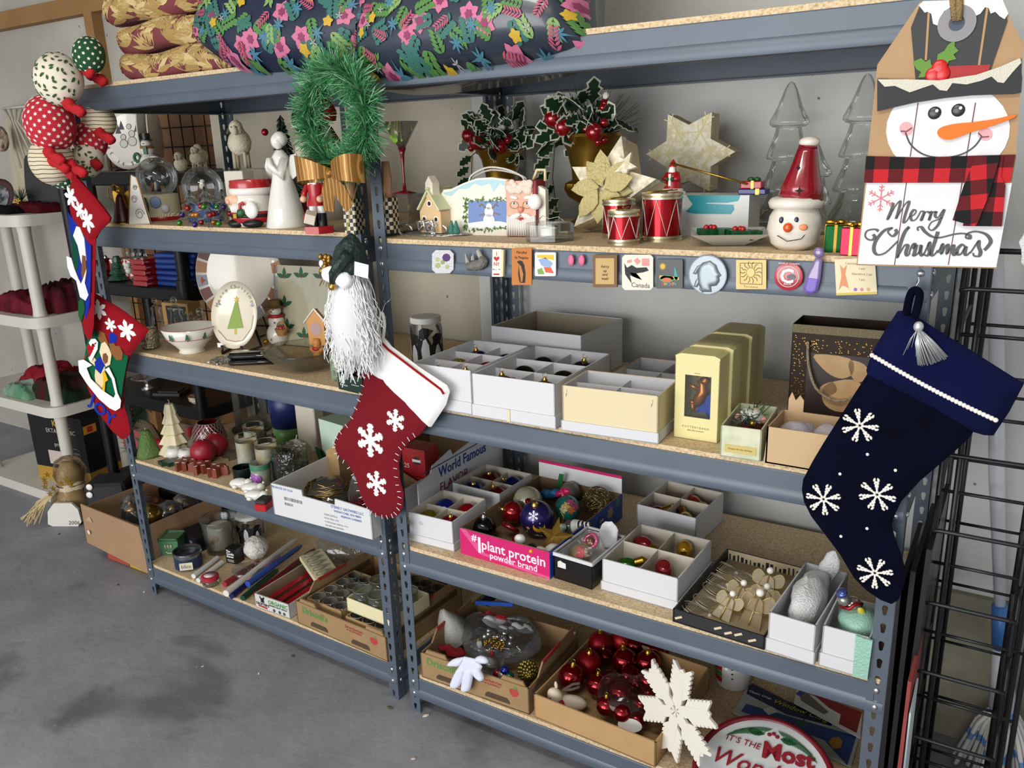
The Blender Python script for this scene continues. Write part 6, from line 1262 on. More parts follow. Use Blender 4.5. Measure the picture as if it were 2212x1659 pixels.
# ------------------------------------------------------------------ right unit, bottom shelf
Z5=ZR[4]+BT
stm=M('#a83a34',.6,name='strawberry_print');grs=M('#4f8a44',.7,name='green_print')
def berrybox(label,a,rz,W,D,H):
    t=T('strawberry_crate',label,'crate',a,rz,'strawberry crates');P(t,'crate_body',tray_geo(W,D,H*.72,.004),kraftd,0)
    for s_,x in ((0,.0),(1,W-.004)):P(t,'raised_side',tr(ext([(.02,0),(D-.02,0),(D-.03,H*.5),(.08,H*.5),(.05,H*.2)],.004,0),rot=(0,0,pi/2)),kraftd,0,loc=(x+.004,0,H*.5));P(t,'red_edge',box(.005,D*.35,.01,(x+.002,D*.45,H-.008)),stm,0)
    for x in (.05,W-.05):P(t,'corner_tab',ext([(x-.04,0),(x+.04,0),(x+.03,.018),(x-.03,.018)],.005,.004),kraftd,0,loc=(0,0,H*.66))
    for x in (W*.26,W*.72):P(t,'hand_hole',ext([(x-.038,.012),(x+.038,.012),(x+.038,.02),(x+.03,.028),(x-.03,.028),(x-.038,.02)],.0008,-.0008),M('#4a3a28',.9),0)
    text(t,'Driscoll\u2019s',.03,grs,(W*.22,-.0008,H*.52),off=.0006);text(t,'Strawberries',.014,stm,(W*.66,-.0008,H*.58));text(t,'8-1 LB CLAMSHELLS',.007,stm,(W*.66,-.0008,H*.49));P(t,'strawberry_print',ext(crv([(W*.86,H*.58),(W*.9,H*.56),(W*.91,H*.47),(W*.89,H*.38),(W*.86,H*.36),(W*.835,H*.44),(W*.83,H*.52)],3,True),.0006,-.0006),stm,0);P(t,'leaf_print',ext([(W*.86,H*.57),(W*.885,H*.66),(W*.9,H*.58)],.0006,-.0008),grs,0)
    return t
berrybox('strawberry crate on the right bottom shelf, packed with bagged ornaments',(.048,.002,Z5),.03,.345,.29,.11)
clr=glass('#eceef0','zip_bag_film',.5,.08,.97,.3,(24,1.),.08)
def onR5(u,v,z):return onz(u,v,Z5+z)
o=T('zip_bag','clear zip bag with blue seal holding felt mittens, on the strawberry crate','bag',onR5(1080,1378,.06),.1);P(o,'bag_film',wob(ell(.13,.1,.045,n=24,m=12),.02,14),clr,1);P(o,'blue_seal',tr(box(.12,.006,.012),(-.06,.085,.045),(0,-.1,.15)),M('#1f4fa8',.35),0)
for (x,y,z,c,s) in ((-.02,.02,.035,'#dddde0',1.2),(.03,.0,.03,'#d9d9dc',1.),(.06,.03,.03,'#c9cacc',1.)):P(o,'felt_shape',tr(wob(ell(.035*s,.018*s,.008,n=14,m=8),.004,50),(x,y,z),(.3,.2,.3)),M(c,.9),1)
P(o,'red_felt',tr(box(.03,.014,.006,b=.002),(-.01,.03,.046),(.3,.1,.2)),M('#9c1420',.9),0);P(o,'red_cords',join(*[tube([(-.09,.03+.006*i,.03),(-.06,.045+.005*i,.042),(-.03,.03+.006*i,.035)],.0015,4) for i in range(4)]),M('#b0202c',.6),1);P(o,'silver_bells',join(*[ell(.008,c=(.02+rnd(-.04,.04),-.05+rnd(-.02,.02),.035+rnd(-.005,.01)),n=8,m=6) for i in range(14)]),M('#c9c9c4',.15,.9),1,kind='stuff');P(o,'gold_berries',join(*[ell(.004,c=(.03+rnd(-.03,.03),-.085+rnd(-.015,.015),.036+rnd(-.004,.012)),n=6,m=5) for i in range(40)]),gold,1,kind='stuff')
O('bubble_wrap_roll','crumpled bubble wrap cone at the left of the strawberry crate','bubble wrap',wob(lathe([(.05,0),(.045,.03),(.03,.07),(.008,.1)],18),.01,50),M('#c9c9c4',.2,trans=.3,bump=(260,.3),name='grey_bubble_wrap'),onR5(985,1372,.04),0,rot=(.3,-.2,0))
t=T('angel_bag','small clear bag with a white angel figure, on the strawberry crate','bag',onR5(1058,1432,.06),0);P(t,'bag_film',wob(ell(.045,.04,.03,n=16,m=10),.012,30),clr,1);P(t,'angel_gown',tr(lathe([(.02,-.03),(.006,.015)],12),(0,-.01,.01),(.9,0,0)),M('#d9d9d4',.6),1);P(t,'angel_head',ell(.008,c=(.0,.012,.02),n=10,m=6),M('#b01c24',.5),1)
t=T('gold_pine_cone','gold glass pine cone in the right corner of the strawberry crate','ornament',onR5(1140,1450,.06),0,None,(1.3,0,.6));g=[]
for i in range(90):
    z=-.035+.075*i/90;r=.024*math.sin(pi*(.12+.85*i/90));a=i*2.4;g.append(tr(ell(.007,.005,.004,n=6,m=4),(r*math.cos(a),r*math.sin(a),z),(0,0,a)))
P(t,'scales',join(*g),M('#8a7c3c',.25,.7),1,kind='stuff');P(t,'core',ell(.02,.02,.035,n=10,m=8),M('#5c5024',.4,.6),1)
t=T('glass_fruit_ornament','cluster of small red, blue, green and yellow glass balls at the crate front','ornament',onR5(1092,1455,.058),0)
for i,(x,z,c) in enumerate(((-.025,-.006,'#a01c3c'),(.0,.012,'#1c2c8c'),(.014,-.002,'#14704c'),(.008,-.014,'#b8a02c'),(-.006,-.002,'#b5ac94'))):P(t,'glass_ball',ell(.013,c=(x,rnd(-.008,.004),z),n=14,m=8),M(c,.1,.5,coat=.4),1)
t=T('penguin_ornament','small black and yellow penguin ornament among the bagged ornaments','ornament',onR5(1040,1385,.065),.4);P(t,'body',ell(.012,.011,.02,n=12,m=8),blk,1);P(t,'belly',ell(.009,.006,.014,(-.004,-.008,-.004),10,6),wht,1);P(t,'beak',ell(.004,.008,.004,(-.006,-.012,.012),8,6),M('#cfae2c',.4),1)
O('red_felt_mitten','red felt figure lying in the left corner of the strawberry crate','ornament',wob(join(ell(.03,.02,.012,n=14,m=8),ell(.03,.01,.009,(-.03,.012,.004),12,6)),.006,50),M('#8c1420',.95),onR5(985,1410,.05),.3)
# white glove
pl=Pl(1010,1445,-.012);t=T('white_glove','white cotton glove draped over the front of the strawberry crate','glove',pl.o)
gm_=M('#d3d8ea',.9,name='white_cotton')
P(t,'palm',puff(pl.qs([(1002,1418),(1030,1424),(1042,1440),(1034,1458),(1000,1456),(990,1442)]),.008,.012),gm_,1)
for pts in ([(992,1440),(1008,1444),(996,1478),(986,1486),(975,1482),(976,1468)],[(1006,1446),(1023,1446),(1018,1484),(1010,1493),(999,1490),(998,1478)],[(1022,1440),(1036,1446),(1046,1462),(1044,1469),(1036,1468),(1024,1456)],[(1004,1420),(996,1436),(980,1438),(967,1435),(978,1424),(992,1420)],[(1026,1424),(1044,1432),(1056,1430),(1050,1420),(1036,1416)]):P(t,'finger',puff(pl.qs(crv(pts,3,True)),.009,.009,y0=-.002),gm_,1)
# cardboard box of red balls
a=Vector((.408,.012,Z5));W,D,H=.34,.34,.07
t=T('cardboard_box','low open cardboard box filled with shiny red balls','box',a,-.041);P(t,'box_body',tray_geo(W,D,H,.004),kraft,0)
balls=[(1235,1462,.036,'front left',0),(1272,1432,.036,'second from front, matte',1),(1297,1390,.036,'rear left, matte',1),(1290,1480,.03,'beside the reindeer',0),(1307,1418,.024,'smaller, behind the matte one',0),(1350,1428,.036,'middle of the back row',0),(1374,1395,.034,'far back',0),(1400,1432,.036,'right of the back row',0),(1345,1384,.036,'half under the shelf beam',1),(1420,1405,.034,'farthest right',0)]
rm0=M('#7c0610',.1,.8,coat=.3,name='shiny_red_ball');rm1=M('#8c0a16',.42,.6,name='matte_red_ball')
for (u,v,r,nm,mt) in balls:ball(f'large red ball in the cardboard box, {nm}',onR5(u,v,.018+r),r,'#7c0610',group='red balls in the cardboard box',mat=(rm1 if mt else rm0),tilt=(rnd(-.2,.2),rnd(-.2,.2),0),name='red_ball',capc='#c9a83c')
inb=[(1340,1498,.03),(1378,1478,.026),(1385,1524,.03),(1344,1540,.024),(1315,1470,.03),(1360,1460,.03),(1310,1525,.026),(1402,1500,.026),(1375,1555,.024),(1400,1470,.03)]
for i,(u,v,r) in enumerate(inb):ball(f'red ball inside the clear bag, {["nearest the reindeer", "upper middle", "largest on the right", "lower left", "upper left", "top", "lower left edge", "right edge", "lowest", "upper right"][i]}',onR5(u,v,.04+(.02 if i % 3 == 0 else 0)),r,'#7c0610',group='red balls in the clear bag',mat=rm0,name='red_ball',cap=(i == 6),capc='#c9a83c')
t=T('clear_ball_bag','clear plastic bag of red balls in the cardboard box','bag',onR5(1358,1508,.055),0);P(t,'bag_film',wob(ell(.085,.08,.05,n=26,m=14),.012,20),glass('#f4eef0','bag_film_thin',.25,.06,.98,.15,(18,.8)),1);P(t,'paper_tag',tr(flat(circ(.03,18,ry=.016),.001),(.04,-.082,-.01),(.9,0,.3)),M('#dcd9d8',.6),0)
t=T('reindeer_plush','cream felt reindeer with brown antlers and red scarf in the cardboard box','ornament',onR5(1215,1515,.035),.3);cf=M('#d3c2ae',.95,name='cream_felt')
P(t,'body',ell(.04,.02,.02,(.025,0,0),16,10),cf,1);P(t,'head',tr(ell(.02,.016,.024,n=14,m=10),(-.018,-.006,.018),(0,-.5,0)),cf,1);P(t,'ear',tr(ell(.005,.004,.012,n=8,m=6),(-.016,0,.046),(0,-.1,0)),cf,1);P(t,'scarf',tube([(.0,-.02,.014),(.008,-.02,-.006),(.004,-.014,-.016)],.007,8),M('#8c1420',.9),1);P(t,'eye',ell(.002,c=(-.028,-.02,.02),n=6,m=4),blk,1)
for s_ in (0,1):P(t,'antler',tube([(.0,.004,.03),(.025,.006+.01*s_,.036+.008*s_),(.045,.008,.046+.01*s_)],.004,7),M('#4a3c30',.8),1)
# wooden snowflake
p=onR5(1468,1615,0);pl=Pl(0,0,0,.0,Vector((p.x,p.y+.01,p.z)));k=mpp(p)
t=T('wooden_snowflake','large white layered wooden snowflake leaning against the cardboard box','decoration',(.772,.03,Z5+.03),0,None,(-.1,.05,-.42));wwh=M('#dcd9cd',.6,name='white_painted_wood');wed=M('#cfc190',.7,name='bare_wood_edge')
sm_=mesh('snowflake_arm',join(ext([(0,.0),(.012,.03),(.019,.05),(.021,.075),(.016,.1),(0,.112),(-.016,.1),(-.021,.075),(-.019,.05),(-.012,.03)],.0055,-.0028),ext([(-.012,.012),(.012,.012),(.014,.03),(.010,.095),(0,.105),(-.010,.095),(-.014,.03)],.0075,-.0045),*[tr(ext([(0,-.0048),(.037,-.0048),(.042,0),(.037,.0048),(0,.0048)],.006+.0002*i,-.0031-.0002*i-(.0001 if sg > 0 else 0)),(0,0,.03+i*.0125),(0,-sg*0-.75 if sg > 0 else pi+.75,0)) for i in range(6) for sg in (-1,1)]),wwh)
for i in range(6):P(t,'snowflake_arm',sm_,None,loc=(0,-.0007*i,.115),rot=(0,i*pi/3,0))
P(t,'backing_layer',join(*[tr(ext([(-.01,0),(.01,0),(.008,.098),(-.008,.098)],.005,.004),(0,0,.115),(0,i*pi/3+.13,0)) for i in range(6)]),wed,0)
# snowman mug, window cling books, round sign
p=onR5(1583,1472,0);t=T('snowman_mug','white mug painted with a snowman and a red and green scarf','mug',p,0);P(t,'mug',lathe([(.042,0),(.046,.004),(.05,.09),(.047,.09),(.043,.01),(.001,.008)],26),M('#dedede',.2,coat=.4),1)
for i,c in enumerate(('#a81c24','#4a8a3c','#a81c24')): 
    g=lathe([(.0505-.0012*i,.07-.018*i),(.0495-.0012*i,.054-.018*i)],26,cap=False);g=(g[0],[f for q,f in enumerate(g[1]) if 14 <= q % 26 <= 17]);P(t,'painted_scarf',g,M(c,.4),1)
for i in range(3):P(t,'painted_button',ell(.004,.0015,.003,(.01,-.0475+.001*i,.07-.015*i),8,5),blk,1)
def book(label,pts,h,c,parts):
    """flat booklet: four photo corners on the shelf at height h"""
    q=[onR5(u,v,h) for u,v in pts];o=q[0];t=T('cling_booklet',label,'booklet',o,0,'window cling booklets');loc=[(p_-o) for p_ in q];P(t,'cover',flat([(p_.x,p_.y) for p_ in loc],.002),M(c,.3),0)
    for nm,pp,cc,zz in parts:P(t,nm,flat([((onR5(u,v,h)-o).x,(onR5(u,v,h)-o).y) for u,v in pp],.0004,.002+zz),M(cc,.4),0)
    return t,o,loc
t,o,loc=book('booklet titled Window Cling with a blue night scene, under the round sign',[(1583,1540),(1620,1478),(1856,1592),(1838,1659)],.004,'#b9c4c4',[('navy_banner',[(1618,1482),(1626,1478),(1700,1516),(1798,1552),(1796,1570),(1700,1545),(1612,1500)],'#15204c',.0002),('night_scene',[(1600,1538),(1612,1522),(1850,1592),(1830,1655),(1780,1600)],'#2a4a8c',.0002),('gold_star_print',[(1790,1605),(1798,1595),(1812,1594),(1820,1604),(1815,1618),(1800,1620)],'#c98a2c',.0006),('snowman_print',[(1648,1534),(1668,1528),(1680,1540),(1660,1546)],'#dfe3ea',.0006),('green_print',[(1722,1562),(1738,1555),(1742,1570),(1728,1572)],'#2c6a3c',.0006)])
d=(onR5(1790,1560,.004)-onR5(1660,1512,.004));text(t,'Window Cling',.024,M('#cfc23c',.4),((onR5(1728,1537,.004)-o).x,(onR5(1728,1537,.004)-o).y,.0032),(0,0,math.atan2(d.y,d.x)),shear=.3);text(t,'Classic Clings',.011,M('#e3e6ee',.4),((onR5(1642,1503,.004)-o).x,(onR5(1642,1503,.004)-o).y,.0032),(0,0,math.atan2(d.y,d.x)))
t,o,loc=book('booklet with a red cover and snowy branches, under the right beam',[(1715,1520),(1720,1492),(1862,1540),(1858,1596)],.012,'#dcdcdc',[('red_print',[(1755,1500),(1862,1540),(1850,1585),(1812,1565),(1816,1545),(1790,1530)],'#8c1c28',.0002),('branch_print',[(1726,1500),(1745,1500),(1790,1540),(1780,1545),(1730,1515)],'#6a6a6a',.0002),('blue_print',[(1718,1500),(1728,1494),(1740,1498),(1728,1506)],'#3c4a9c',.0004)])
t=T('round_wall_sign','round enamel sign with red rim lettered Most Wonderful Time','sign',(.985,.05,Z5+.03),0,None,(-1.22,0,.05))
SR=.15;P(t,'plate',tr(lathe([(.001,0),(SR*.8,0),(SR*.85,.004),(SR*.97,.008),(SR*.97,.01),(SR*.84,.007),(.001,.004)],48),rot=(pi/2,0,0)),M('#cfd2d2',.5,noise=('#bfc4c6',6.,.2),name='whitewash_enamel'),40);P(t,'rim',tube([(SR*math.cos(a),-.006,SR*math.sin(a)) for a in [2*pi*i/56 for i in range(56)]],.0085,8,True),M('#6e1020',.4,name='maroon_enamel'),1)
lr=M('#8c1a2a',.5);text(t,'IT\u2019S THE',.022,lr,(-.062,-.0095,.07),shear=.15);text(t,'Most',.056,lr,(.04,-.0095,.07),(pi/2,-.08,0),off=.0022);text(t,'Wonderful',.056,lr,(.0,-.0095,.018),(pi/2,.0,0),shear=.35,off=.0005);text(t,'TIME',.056,lr,(0,-.0095,-.036),off=.002);text(t,'OF THE YEAR',.026,lr,(0,-.0095,-.082),off=.0005)
random.seed(17)
for sg in (-1,1):P(t,'fir_sprig_print',join(*[tr(ext(leafp(0,0,.022,.004,pi/2+sg*.9 if j % 2 else pi/2-sg*2.4),.0006,-.0098),(sg*(.02+.075*j/24),0,.112-.028*(j/24)**2)) for j in range(24)]),M('#3c6a4c',.6),0,kind='stuff')
for i in range(3):P(t,'berry_print',ell(.005,.001,.005,(-.01+.009*i,-.0098,.108+.005*(i % 2)),8,5),lr,1)
for x_ in (-.04,.035):P(t,'holly_print',ext([(x,z) for x,z in leafp(-.02,0,.04,.018,0)],.0006,-.0098),M('#1c5a34',.6),0,loc=(x_,0,.105))
# ------------------------------------------------------------------ left unit, second shelf
def LY(n,u,y):return RYn(n,u,y,ZL)
porc=M('#dcdcd4',.18,coat=.6,name='white_porcelain')
def lp(u,v):return onz(u,v,ZL[1]+BT)
p=lp(302,484);t=T('scrolled_tree_panel','white metal tree panel with grey scrolls, left of the first snow globe','decoration',p,.25)
P(t,'panel',ext([(-.042,0),(.042,0),(.014,.14),(-.006,.15)],.004,0),M('#d3d0ca',.4),0)
for (x,z,r) in ((.006,.03,.018),(-.006,.075,.012),(.004,.11,.008)):P(t,'scroll',tube([(x+math.cos(a)*r*(1-a/14),-.002,z+math.sin(a)*r*(1-a/14)) for a in [i*.5 for i in range(20)]],.0012,4),M('#9a968e',.4),1)
P(t,'gold_edge',tube([(-.042,-.001,0),(-.006,-.001,.15),(.014,-.001,.14),(.042,-.001,0)],.0018,5),gold,1)
p=lp(268,482);t=T('maroon_bell_figure','dark maroon metal angel with gold trim at the left end of the shelf','figurine',p,.3);P(t,'gown',lathe([(.034,0),(.03,.01),(.012,.08),(.006,.09)],18),M('#32090f',.35,.4,name='maroon_metal'),1);P(t,'gold_trim',join(tube([(.034*math.cos(a),.034*math.sin(a),.001) for a in [i*pi/10 for i in range(20)]],.0022,5,True),tube([(-.012,-.02,.07),(-.026,-.02,.085),(-.022,-.02,.11),(0,-.02,.12),(.02,-.02,.11)],.002,5)),gold,1);P(t,'head',ell(.009,c=(0,0,.1),n=12,m=8),gold,1)
for s_ in (-1,1):P(t,'wing',ext(crv([(s_*.004,.08),(s_*.03,.1),(s_*.028,.06),(s_*.012,.05)],3,True),.002,.008),gold,0)
def globe(label,p,r,bh,br,base_mat,rz=0):
    t=T('snow_globe',label,'snow globe',p,rz,'snow globes');P(t,'base',lathe([(br,0),(br*1.02,.006),(br*.92,.012),(br*.9,bh-.004),(r*.62,bh)],26),base_mat,45);P(t,'glass_globe',ell(r,c=(0,0,bh+r*.78),n=28,m=18,lo=-.28),glass('#f0f4f4','globe_glass',.6,.02,.98,.1),1);return t
p=lp(352,474);k=mpp(p);t=globe('snow globe on a painted carolers base, left of the two',p,42*k,.085,42*k,M('#cfc9a8',.3,coat=.3),.2);r_=42*k
P(t,'base_rim',lathe([(r_*1.06,0),(r_*1.08,.004),(r_*1.04,.012)],26),M('#a81c1c',.3),40);P(t,'striped_band',lathe([(r_*1.04,.012),(r_*.98,.022)],26),stripes('candy_band','#e6dcc0','#7a8a3a',60.,'X'),40)
for (a,w,z0,z1,c) in ((-.55,.018,.022,.07,'#d9c24c'),(-.5,.008,.024,.056,'#8c1c24'),(-.75,.006,.024,.06,'#2c3c7c'),(-.1,.014,.022,.075,'#1f4a34'),(.5,.018,.04,.078,'#7f9cc8'),(.95,.012,.024,.05,'#dfe3e8'),(-1.05,.008,.02,.055,'#3a4a8a')):
    rr=r_*.95;P(t,'painted_figure',tr(ell(w,.004,(z1-z0)/2,n=12,m=8),(math.sin(a)*rr,-math.cos(a)*rr,(z0+z1)/2),(0,0,a)),M(c,.4),1)
for (x,c) in ((-.012,'#8c3a2c'),(.012,'#3a4a6c'),(.0,'#d9d0c0')):P(t,'inner_figure',lathe([(.007,0),(.004,.02),(.005,.026),(.001,.032)],10),M(c,.4),1,loc=(x,-.01,.09))
P(t,'globe_cap',lathe([(.014,.085+r_*1.74),(.012,.085+r_*1.8),(.001,.085+r_*1.82)],14),wht,1)
p=LY(2,447,.18);k=mpp(p);t=globe('snow globe with a tiny standing Santa inside, right of the two',p,43*k,.055,36*k,M('#1f4a86',.35,name='blue_base'));r_=43*k
P(t,'inner_santa',lathe([(.018,.055),(.012,.075),(.007,.09),(.006,.1)],12),M('#4a1c14',.5),1);P(t,'inner_head',ell(.01,.009,.012,(0,0,.108),10,8),M('#dcc9b4',.5),1);P(t,'inner_hat',ell(.008,.008,.006,(.003,0,.122),10,6),M('#d9d4cc',.5),1)
random.seed(31);spun=glass('#eef2f2','spun_glass',.6,.02,.98,.15);oc=['#8c1018','#2c7a1c','#3a1a6c','#a86a1c','#8c1018'];ons={c:mesh('glass_bead',ell(.0085,n=12,m=8),M(c,.08,.5,coat=.5),1) for c in set(oc)}
for i,(u,v,h) in enumerate(((418,486,.1),(452,492,.115),(488,484,.1))):
    p=lp(u,v);t=T('spun_glass_tree',f'clear spun glass tree hung with coloured beads, {["left", "middle", "right"][i]} of three','ornament tree',p,rnd(0,1),'spun glass trees');P(t,'trunk',tube([(0,0,0),(0,0,h)],[.004,.002],8),spun,1);q=0
    for lv,(z,r) in enumerate(((.2,.038),(.42,.03),(.62,.022),(.8,.014))):
        for j in range(6):
            a=j*pi/3+lv*.5;e_=(math.cos(a)*r,math.sin(a)*r,h*z-.0);P(t,'branch',tube([(0,0,h*z+.02),(math.cos(a)*r*.5,math.sin(a)*r*.5,h*z+.002),e_,(math.cos(a)*r*1.15,math.sin(a)*r*1.15,h*z-.008)],[.003,.0026,.002,.0012],6),spun,1)
            if lv < 3 and (j+lv) % 2 == 0 and math.sin(a) < .6:P(t,'glass_bead',ons[oc[(q+i) % 5]],None,loc=(e_[0],e_[1],e_[2]-.011));q += 1
p=lp(552,488);t=T('santa_mug','squat ceramic Santa mug with red cap brim and black boots','mug',p,.15);s=1.15
P(t,'body',lathe([(.042*s,.0),(.05*s,.012),(.053*s,.04),(.05*s,.075),(.046*s,.092)],28),M('#dedad2',.25,coat=.4),1);P(t,'cap_rim',lathe([(.05*s,.09*s),(.052*s,.098*s),(.048*s,.112*s),(.04*s,.112*s),(.038*s,.1*s)],28),M('#a8161c',.25,coat=.4),40)
P(t,'hat_band',lathe([(.048*s,.076*s),(.054*s,.08*s),(.054*s,.09*s),(.05*s,.094*s)],28),M('#e6e2dc',.3),1);P(t,'face',ell(.022*s,.008,.013*s,(-.022*s,-.047*s,.066*s),14,8),M('#dfb495',.4),1);P(t,'nose',ell(.009,.01,.008,(-.03*s,-.05*s,.062*s),10,8),M('#e0a58a',.4),1)
P(t,'beard_locks',join(*[tube([(-.036*s+i*.009*s,-.05*s+.012*abs(i-3.5)**1.6*.15,.058*s),(-.03*s+i*.008*s,-.054*s+.012*abs(i-3.5)**1.6*.15,.036*s)],[.006,.003],6) for i in range(9)]),M('#e3dfd8',.35),1);P(t,'suit',lathe([(.046*s,.008),(.054*s,.014*s),(.0545*s,.036*s),(.051*s,.04*s)],28),M('#9c1820',.3,coat=.3),1);P(t,'belt',lathe([(.0555*s,.024*s),(.0558*s,.032*s)],28),blk,1);P(t,'buckle',box(.012,.004,.012,(-.012,-.064,.027)),gold,0)
for s_ in (-1,1):P(t,'boot',tr(ell(.026*s,.022*s,.011*s,n=14,m=8),(s_*.024*s,-.036*s,.010*s),(0,0,s_*.3)),blk,1)
P(t,'toy_sack',ell(.022,.014,.024,(.034,-.05,.048),14,8),wht,1);P(t,'candy_cane',tube([(.006,-.064,.04),(.01,-.066,.066),(.018,-.064,.07),(.022,-.062,.062)],.004,7),M('#c2303a',.3),1);P(t,'mitten',ell(.012,.01,.012,(.008,-.063,.042),12,8),M('#1c5a30',.4),1)
p=lp(621,491);t=T('porcelain_angel','tall white porcelain praying angel figurine','figurine',p,-.3);s=1.28
P(t,'gown',lathe([(.042*s,0),(.044*s,.004),(.034*s,.05*s),(.022*s,.1*s),(.017*s,.13*s),(.019*s,.145*s),(.008*s,.16*s)],26),porc,1);P(t,'head',ell(.0135*s,.014*s,.0165*s,(0,-.003,.178*s),16,10),porc,1);P(t,'hair',ell(.016*s,.016*s,.016*s,(0,.004,.182*s),16,10),porc,1)
for s_ in (-1,1):P(t,'arm',tube([(s_*.016*s,0,.142*s),(s_*.021*s,-.014*s,.11*s),(s_*.004*s,-.026*s,.128*s),(s_*.002,-.026*s,.145*s)],[.009*s,.013*s,.008*s,.004*s],10),porc,1);P(t,'wing',tr(puff([(0,0),(.02,.03),(.045,.032),(.052,.015),(.04,-.012),(.02,-.02)],.004,.012),(s_*.008,.014,.12*s),(0,0,0),(s_*s,1,s)),porc,1)
P(t,'turntable',lathe([(.036,-.0005),(.038,.002),(.03,.005)],20),M('#d5cdb8',.3),1)
p=lp(691,503);t=T('nutcracker','small white-bearded red nutcracker on a red hexagonal base','figurine',p,.2);P(t,'base',lathe([(.04,0),(.04,.018)],6),red,0)
for s_ in (-1,1):P(t,'boot',lathe([(.011,.018),(.0105,.05)],12),blk,40,loc=(s_*.012,0,0));P(t,'leg',lathe([(.0105,.05),(.0105,.07)],12),wht,40,loc=(s_*.012,0,0));P(t,'arm',tube([(s_*.022,0,.118),(s_*.03,-.006,.1),(s_*.026,-.018,.088)],.007,8),red,1);P(t,'fist',ell(.0085,c=(s_*.024,-.022,.085),n=10,m=8),M('#d9b08c',.5),1)
P(t,'tunic',lathe([(.026,.068),(.024,.075),(.019,.09),(.02,.122),(.01,.126)],18),red,45);P(t,'head',lathe([(.014,.124),(.0155,.13),(.0155,.152),(.014,.156)],16),M('#e3b898',.4),45);P(t,'beard',tr(ell(.014,.006,.02,n=12,m=8),(0,-.014,.128)),wht,1);P(t,'hair',join(ell(.007,.01,.018,(.015,.002,.138),10,6),ell(.007,.01,.018,(-.015,.002,.138),10,6)),M('#d6d6d4',.7),1);P(t,'hat',lathe([(.0165,.154),(.018,.19),(.001,.192)],16),red,45);P(t,'alphabet_block',tr(box(.026,.026,.026,b=.001),(-.004,-.034,.03),(.4,.3,.5)),M('#d9cfc0',.5),0);text(t,'B',.016,red,(-.008,-.05,.042),(pi/2+.2,0,.4))
p=LY(2,528,.22);t=T('white_letter_block','white painted wood block with red lettering behind the Santa mug','decoration',p,.1);P(t,'block',box(.075,.05,.15,b=.002),M('#cfcabb',.6),0);text(t,'JOY',.05,M('#8c2a28',.6),(0,-.0256,.08),(pi/2,-pi/2,0))
# sheep on clear risers
pr1=RY2(432,.42,1.3516);pr2=RY2(560,.42,1.3516)
riser('clear acrylic riser under the two seated sheep',pr1,.17,.12,.145);riser('clear acrylic riser under the large standing sheep',pr2,.26,.12,.152)
wool=M('#e6dec8',.95,bump=(70,.5),noise=('#d3c9ac',20.,.3),name='cream_wool');earm=M('#6e5a44',.9)
def sheep(label,x,y,z,s,legs,rz):
    t=T('sheep_figurine',label,'figurine',(x,y,z),rz,'woolly sheep figurines',None);lz=.045*s if legs else 0
    P(t,'body',wob(ell(.042*s,.04*s,.046*s,(0,0,lz+.044*s),20,14),.004*s,55/s),wool,1);P(t,'head',wob(ell(.024*s,.026*s,.028*s,(.002,-.022*s,lz+.095*s),16,10),.002*s,70),wool,1);P(t,'face',ell(.011*s,.012*s,.018*s,(.004*s,-.044*s,lz+.087*s),12,8),M('#d6c9ae',.8),1)
    for s_ in (-1,1):P(t,'ear',tr(ell(.005*s,.004*s,.015*s,n=8,m=6),(s_*.027*s,-.026*s,lz+.087*s),(0,-s_*.5,0)),earm,1);P(t,'eye',ell(.0022*s,c=(s_*.009*s+.003*s,-.049*s,lz+.098*s),n=6,m=4),blk,1)
    if legs:
        for sx_ in (-1,1):
            for sy_ in (-1,1):P(t,'leg',lathe([(.007*s,0),(.0065*s,lz+.01)],10),M('#d3c8ac',.8),1,loc=(sx_*.02*s,sy_*.016*s,0))
sheep('largest sheep figurine, standing on four legs',pr2.x-.055,pr2.y,pr2.z+.1525,.92,True,.5)
sheep('sheep figurine facing forward, standing close to its brown-eared partner',pr1.x+.05,pr1.y-.025,pr1.z+.1455,.5,True,.4)
sheep('sheep figurine turned sideways, behind its partner',pr1.x+.012,pr1.y+.03,pr1.z+.1455,.55,True,-.4)
sheep('smallest sheep figurine, lying down on the clear riser',pr1.x-.055,pr1.y-.01,pr1.z+.1455,.55,False,.3)
# checkered candlesticks
chk=None
def checker(name,c1,c2,sc_):
    m=bpy.data.materials.new(name);m.use_nodes=True;nt=m.node_tree;b=nt.nodes['Principled BSDF'];tc=nt.nodes.new('ShaderNodeTexCoord');c=nt.nodes.new('ShaderNodeTexChecker');c.inputs[1].default_value=lin(c1);c.inputs[2].default_value=lin(c2);c.inputs[3].default_value=sc_
    nt.links.new(tc.outputs['Object'],c.inputs[0]);nt.links.new(c.outputs[0],b.inputs['Base Color']);b.inputs['Roughness'].default_value=.5;return m
chk=checker('black_cream_checker','#16161a','#d3c8a8',105.)
for i,(u,v,nm) in enumerate(((748,508,'in front of'),(826,506,'just right of'))):
    p=lp(u,v);t=T('checkered_block_figure',f'checkered cream and black wooden pedestal {nm} the middle posts','decoration',(p.x,p.y+.03,p.z),.15,'checkered pedestals');P(t,'pedestal',box(.034,.034,.085,b=.001),chk,0);P(t,'upper_post',lathe([(.012,.085),(.01,.1),(.013,.13),(.009,.17)],12),M('#b88a6a',.6),1);P(t,'raffia_tie',tube([(.0,-.018,.06),(.004,-.02,.1),(.008,-.018,.16)],.0014,4),M('#c9b25c',.7),1)
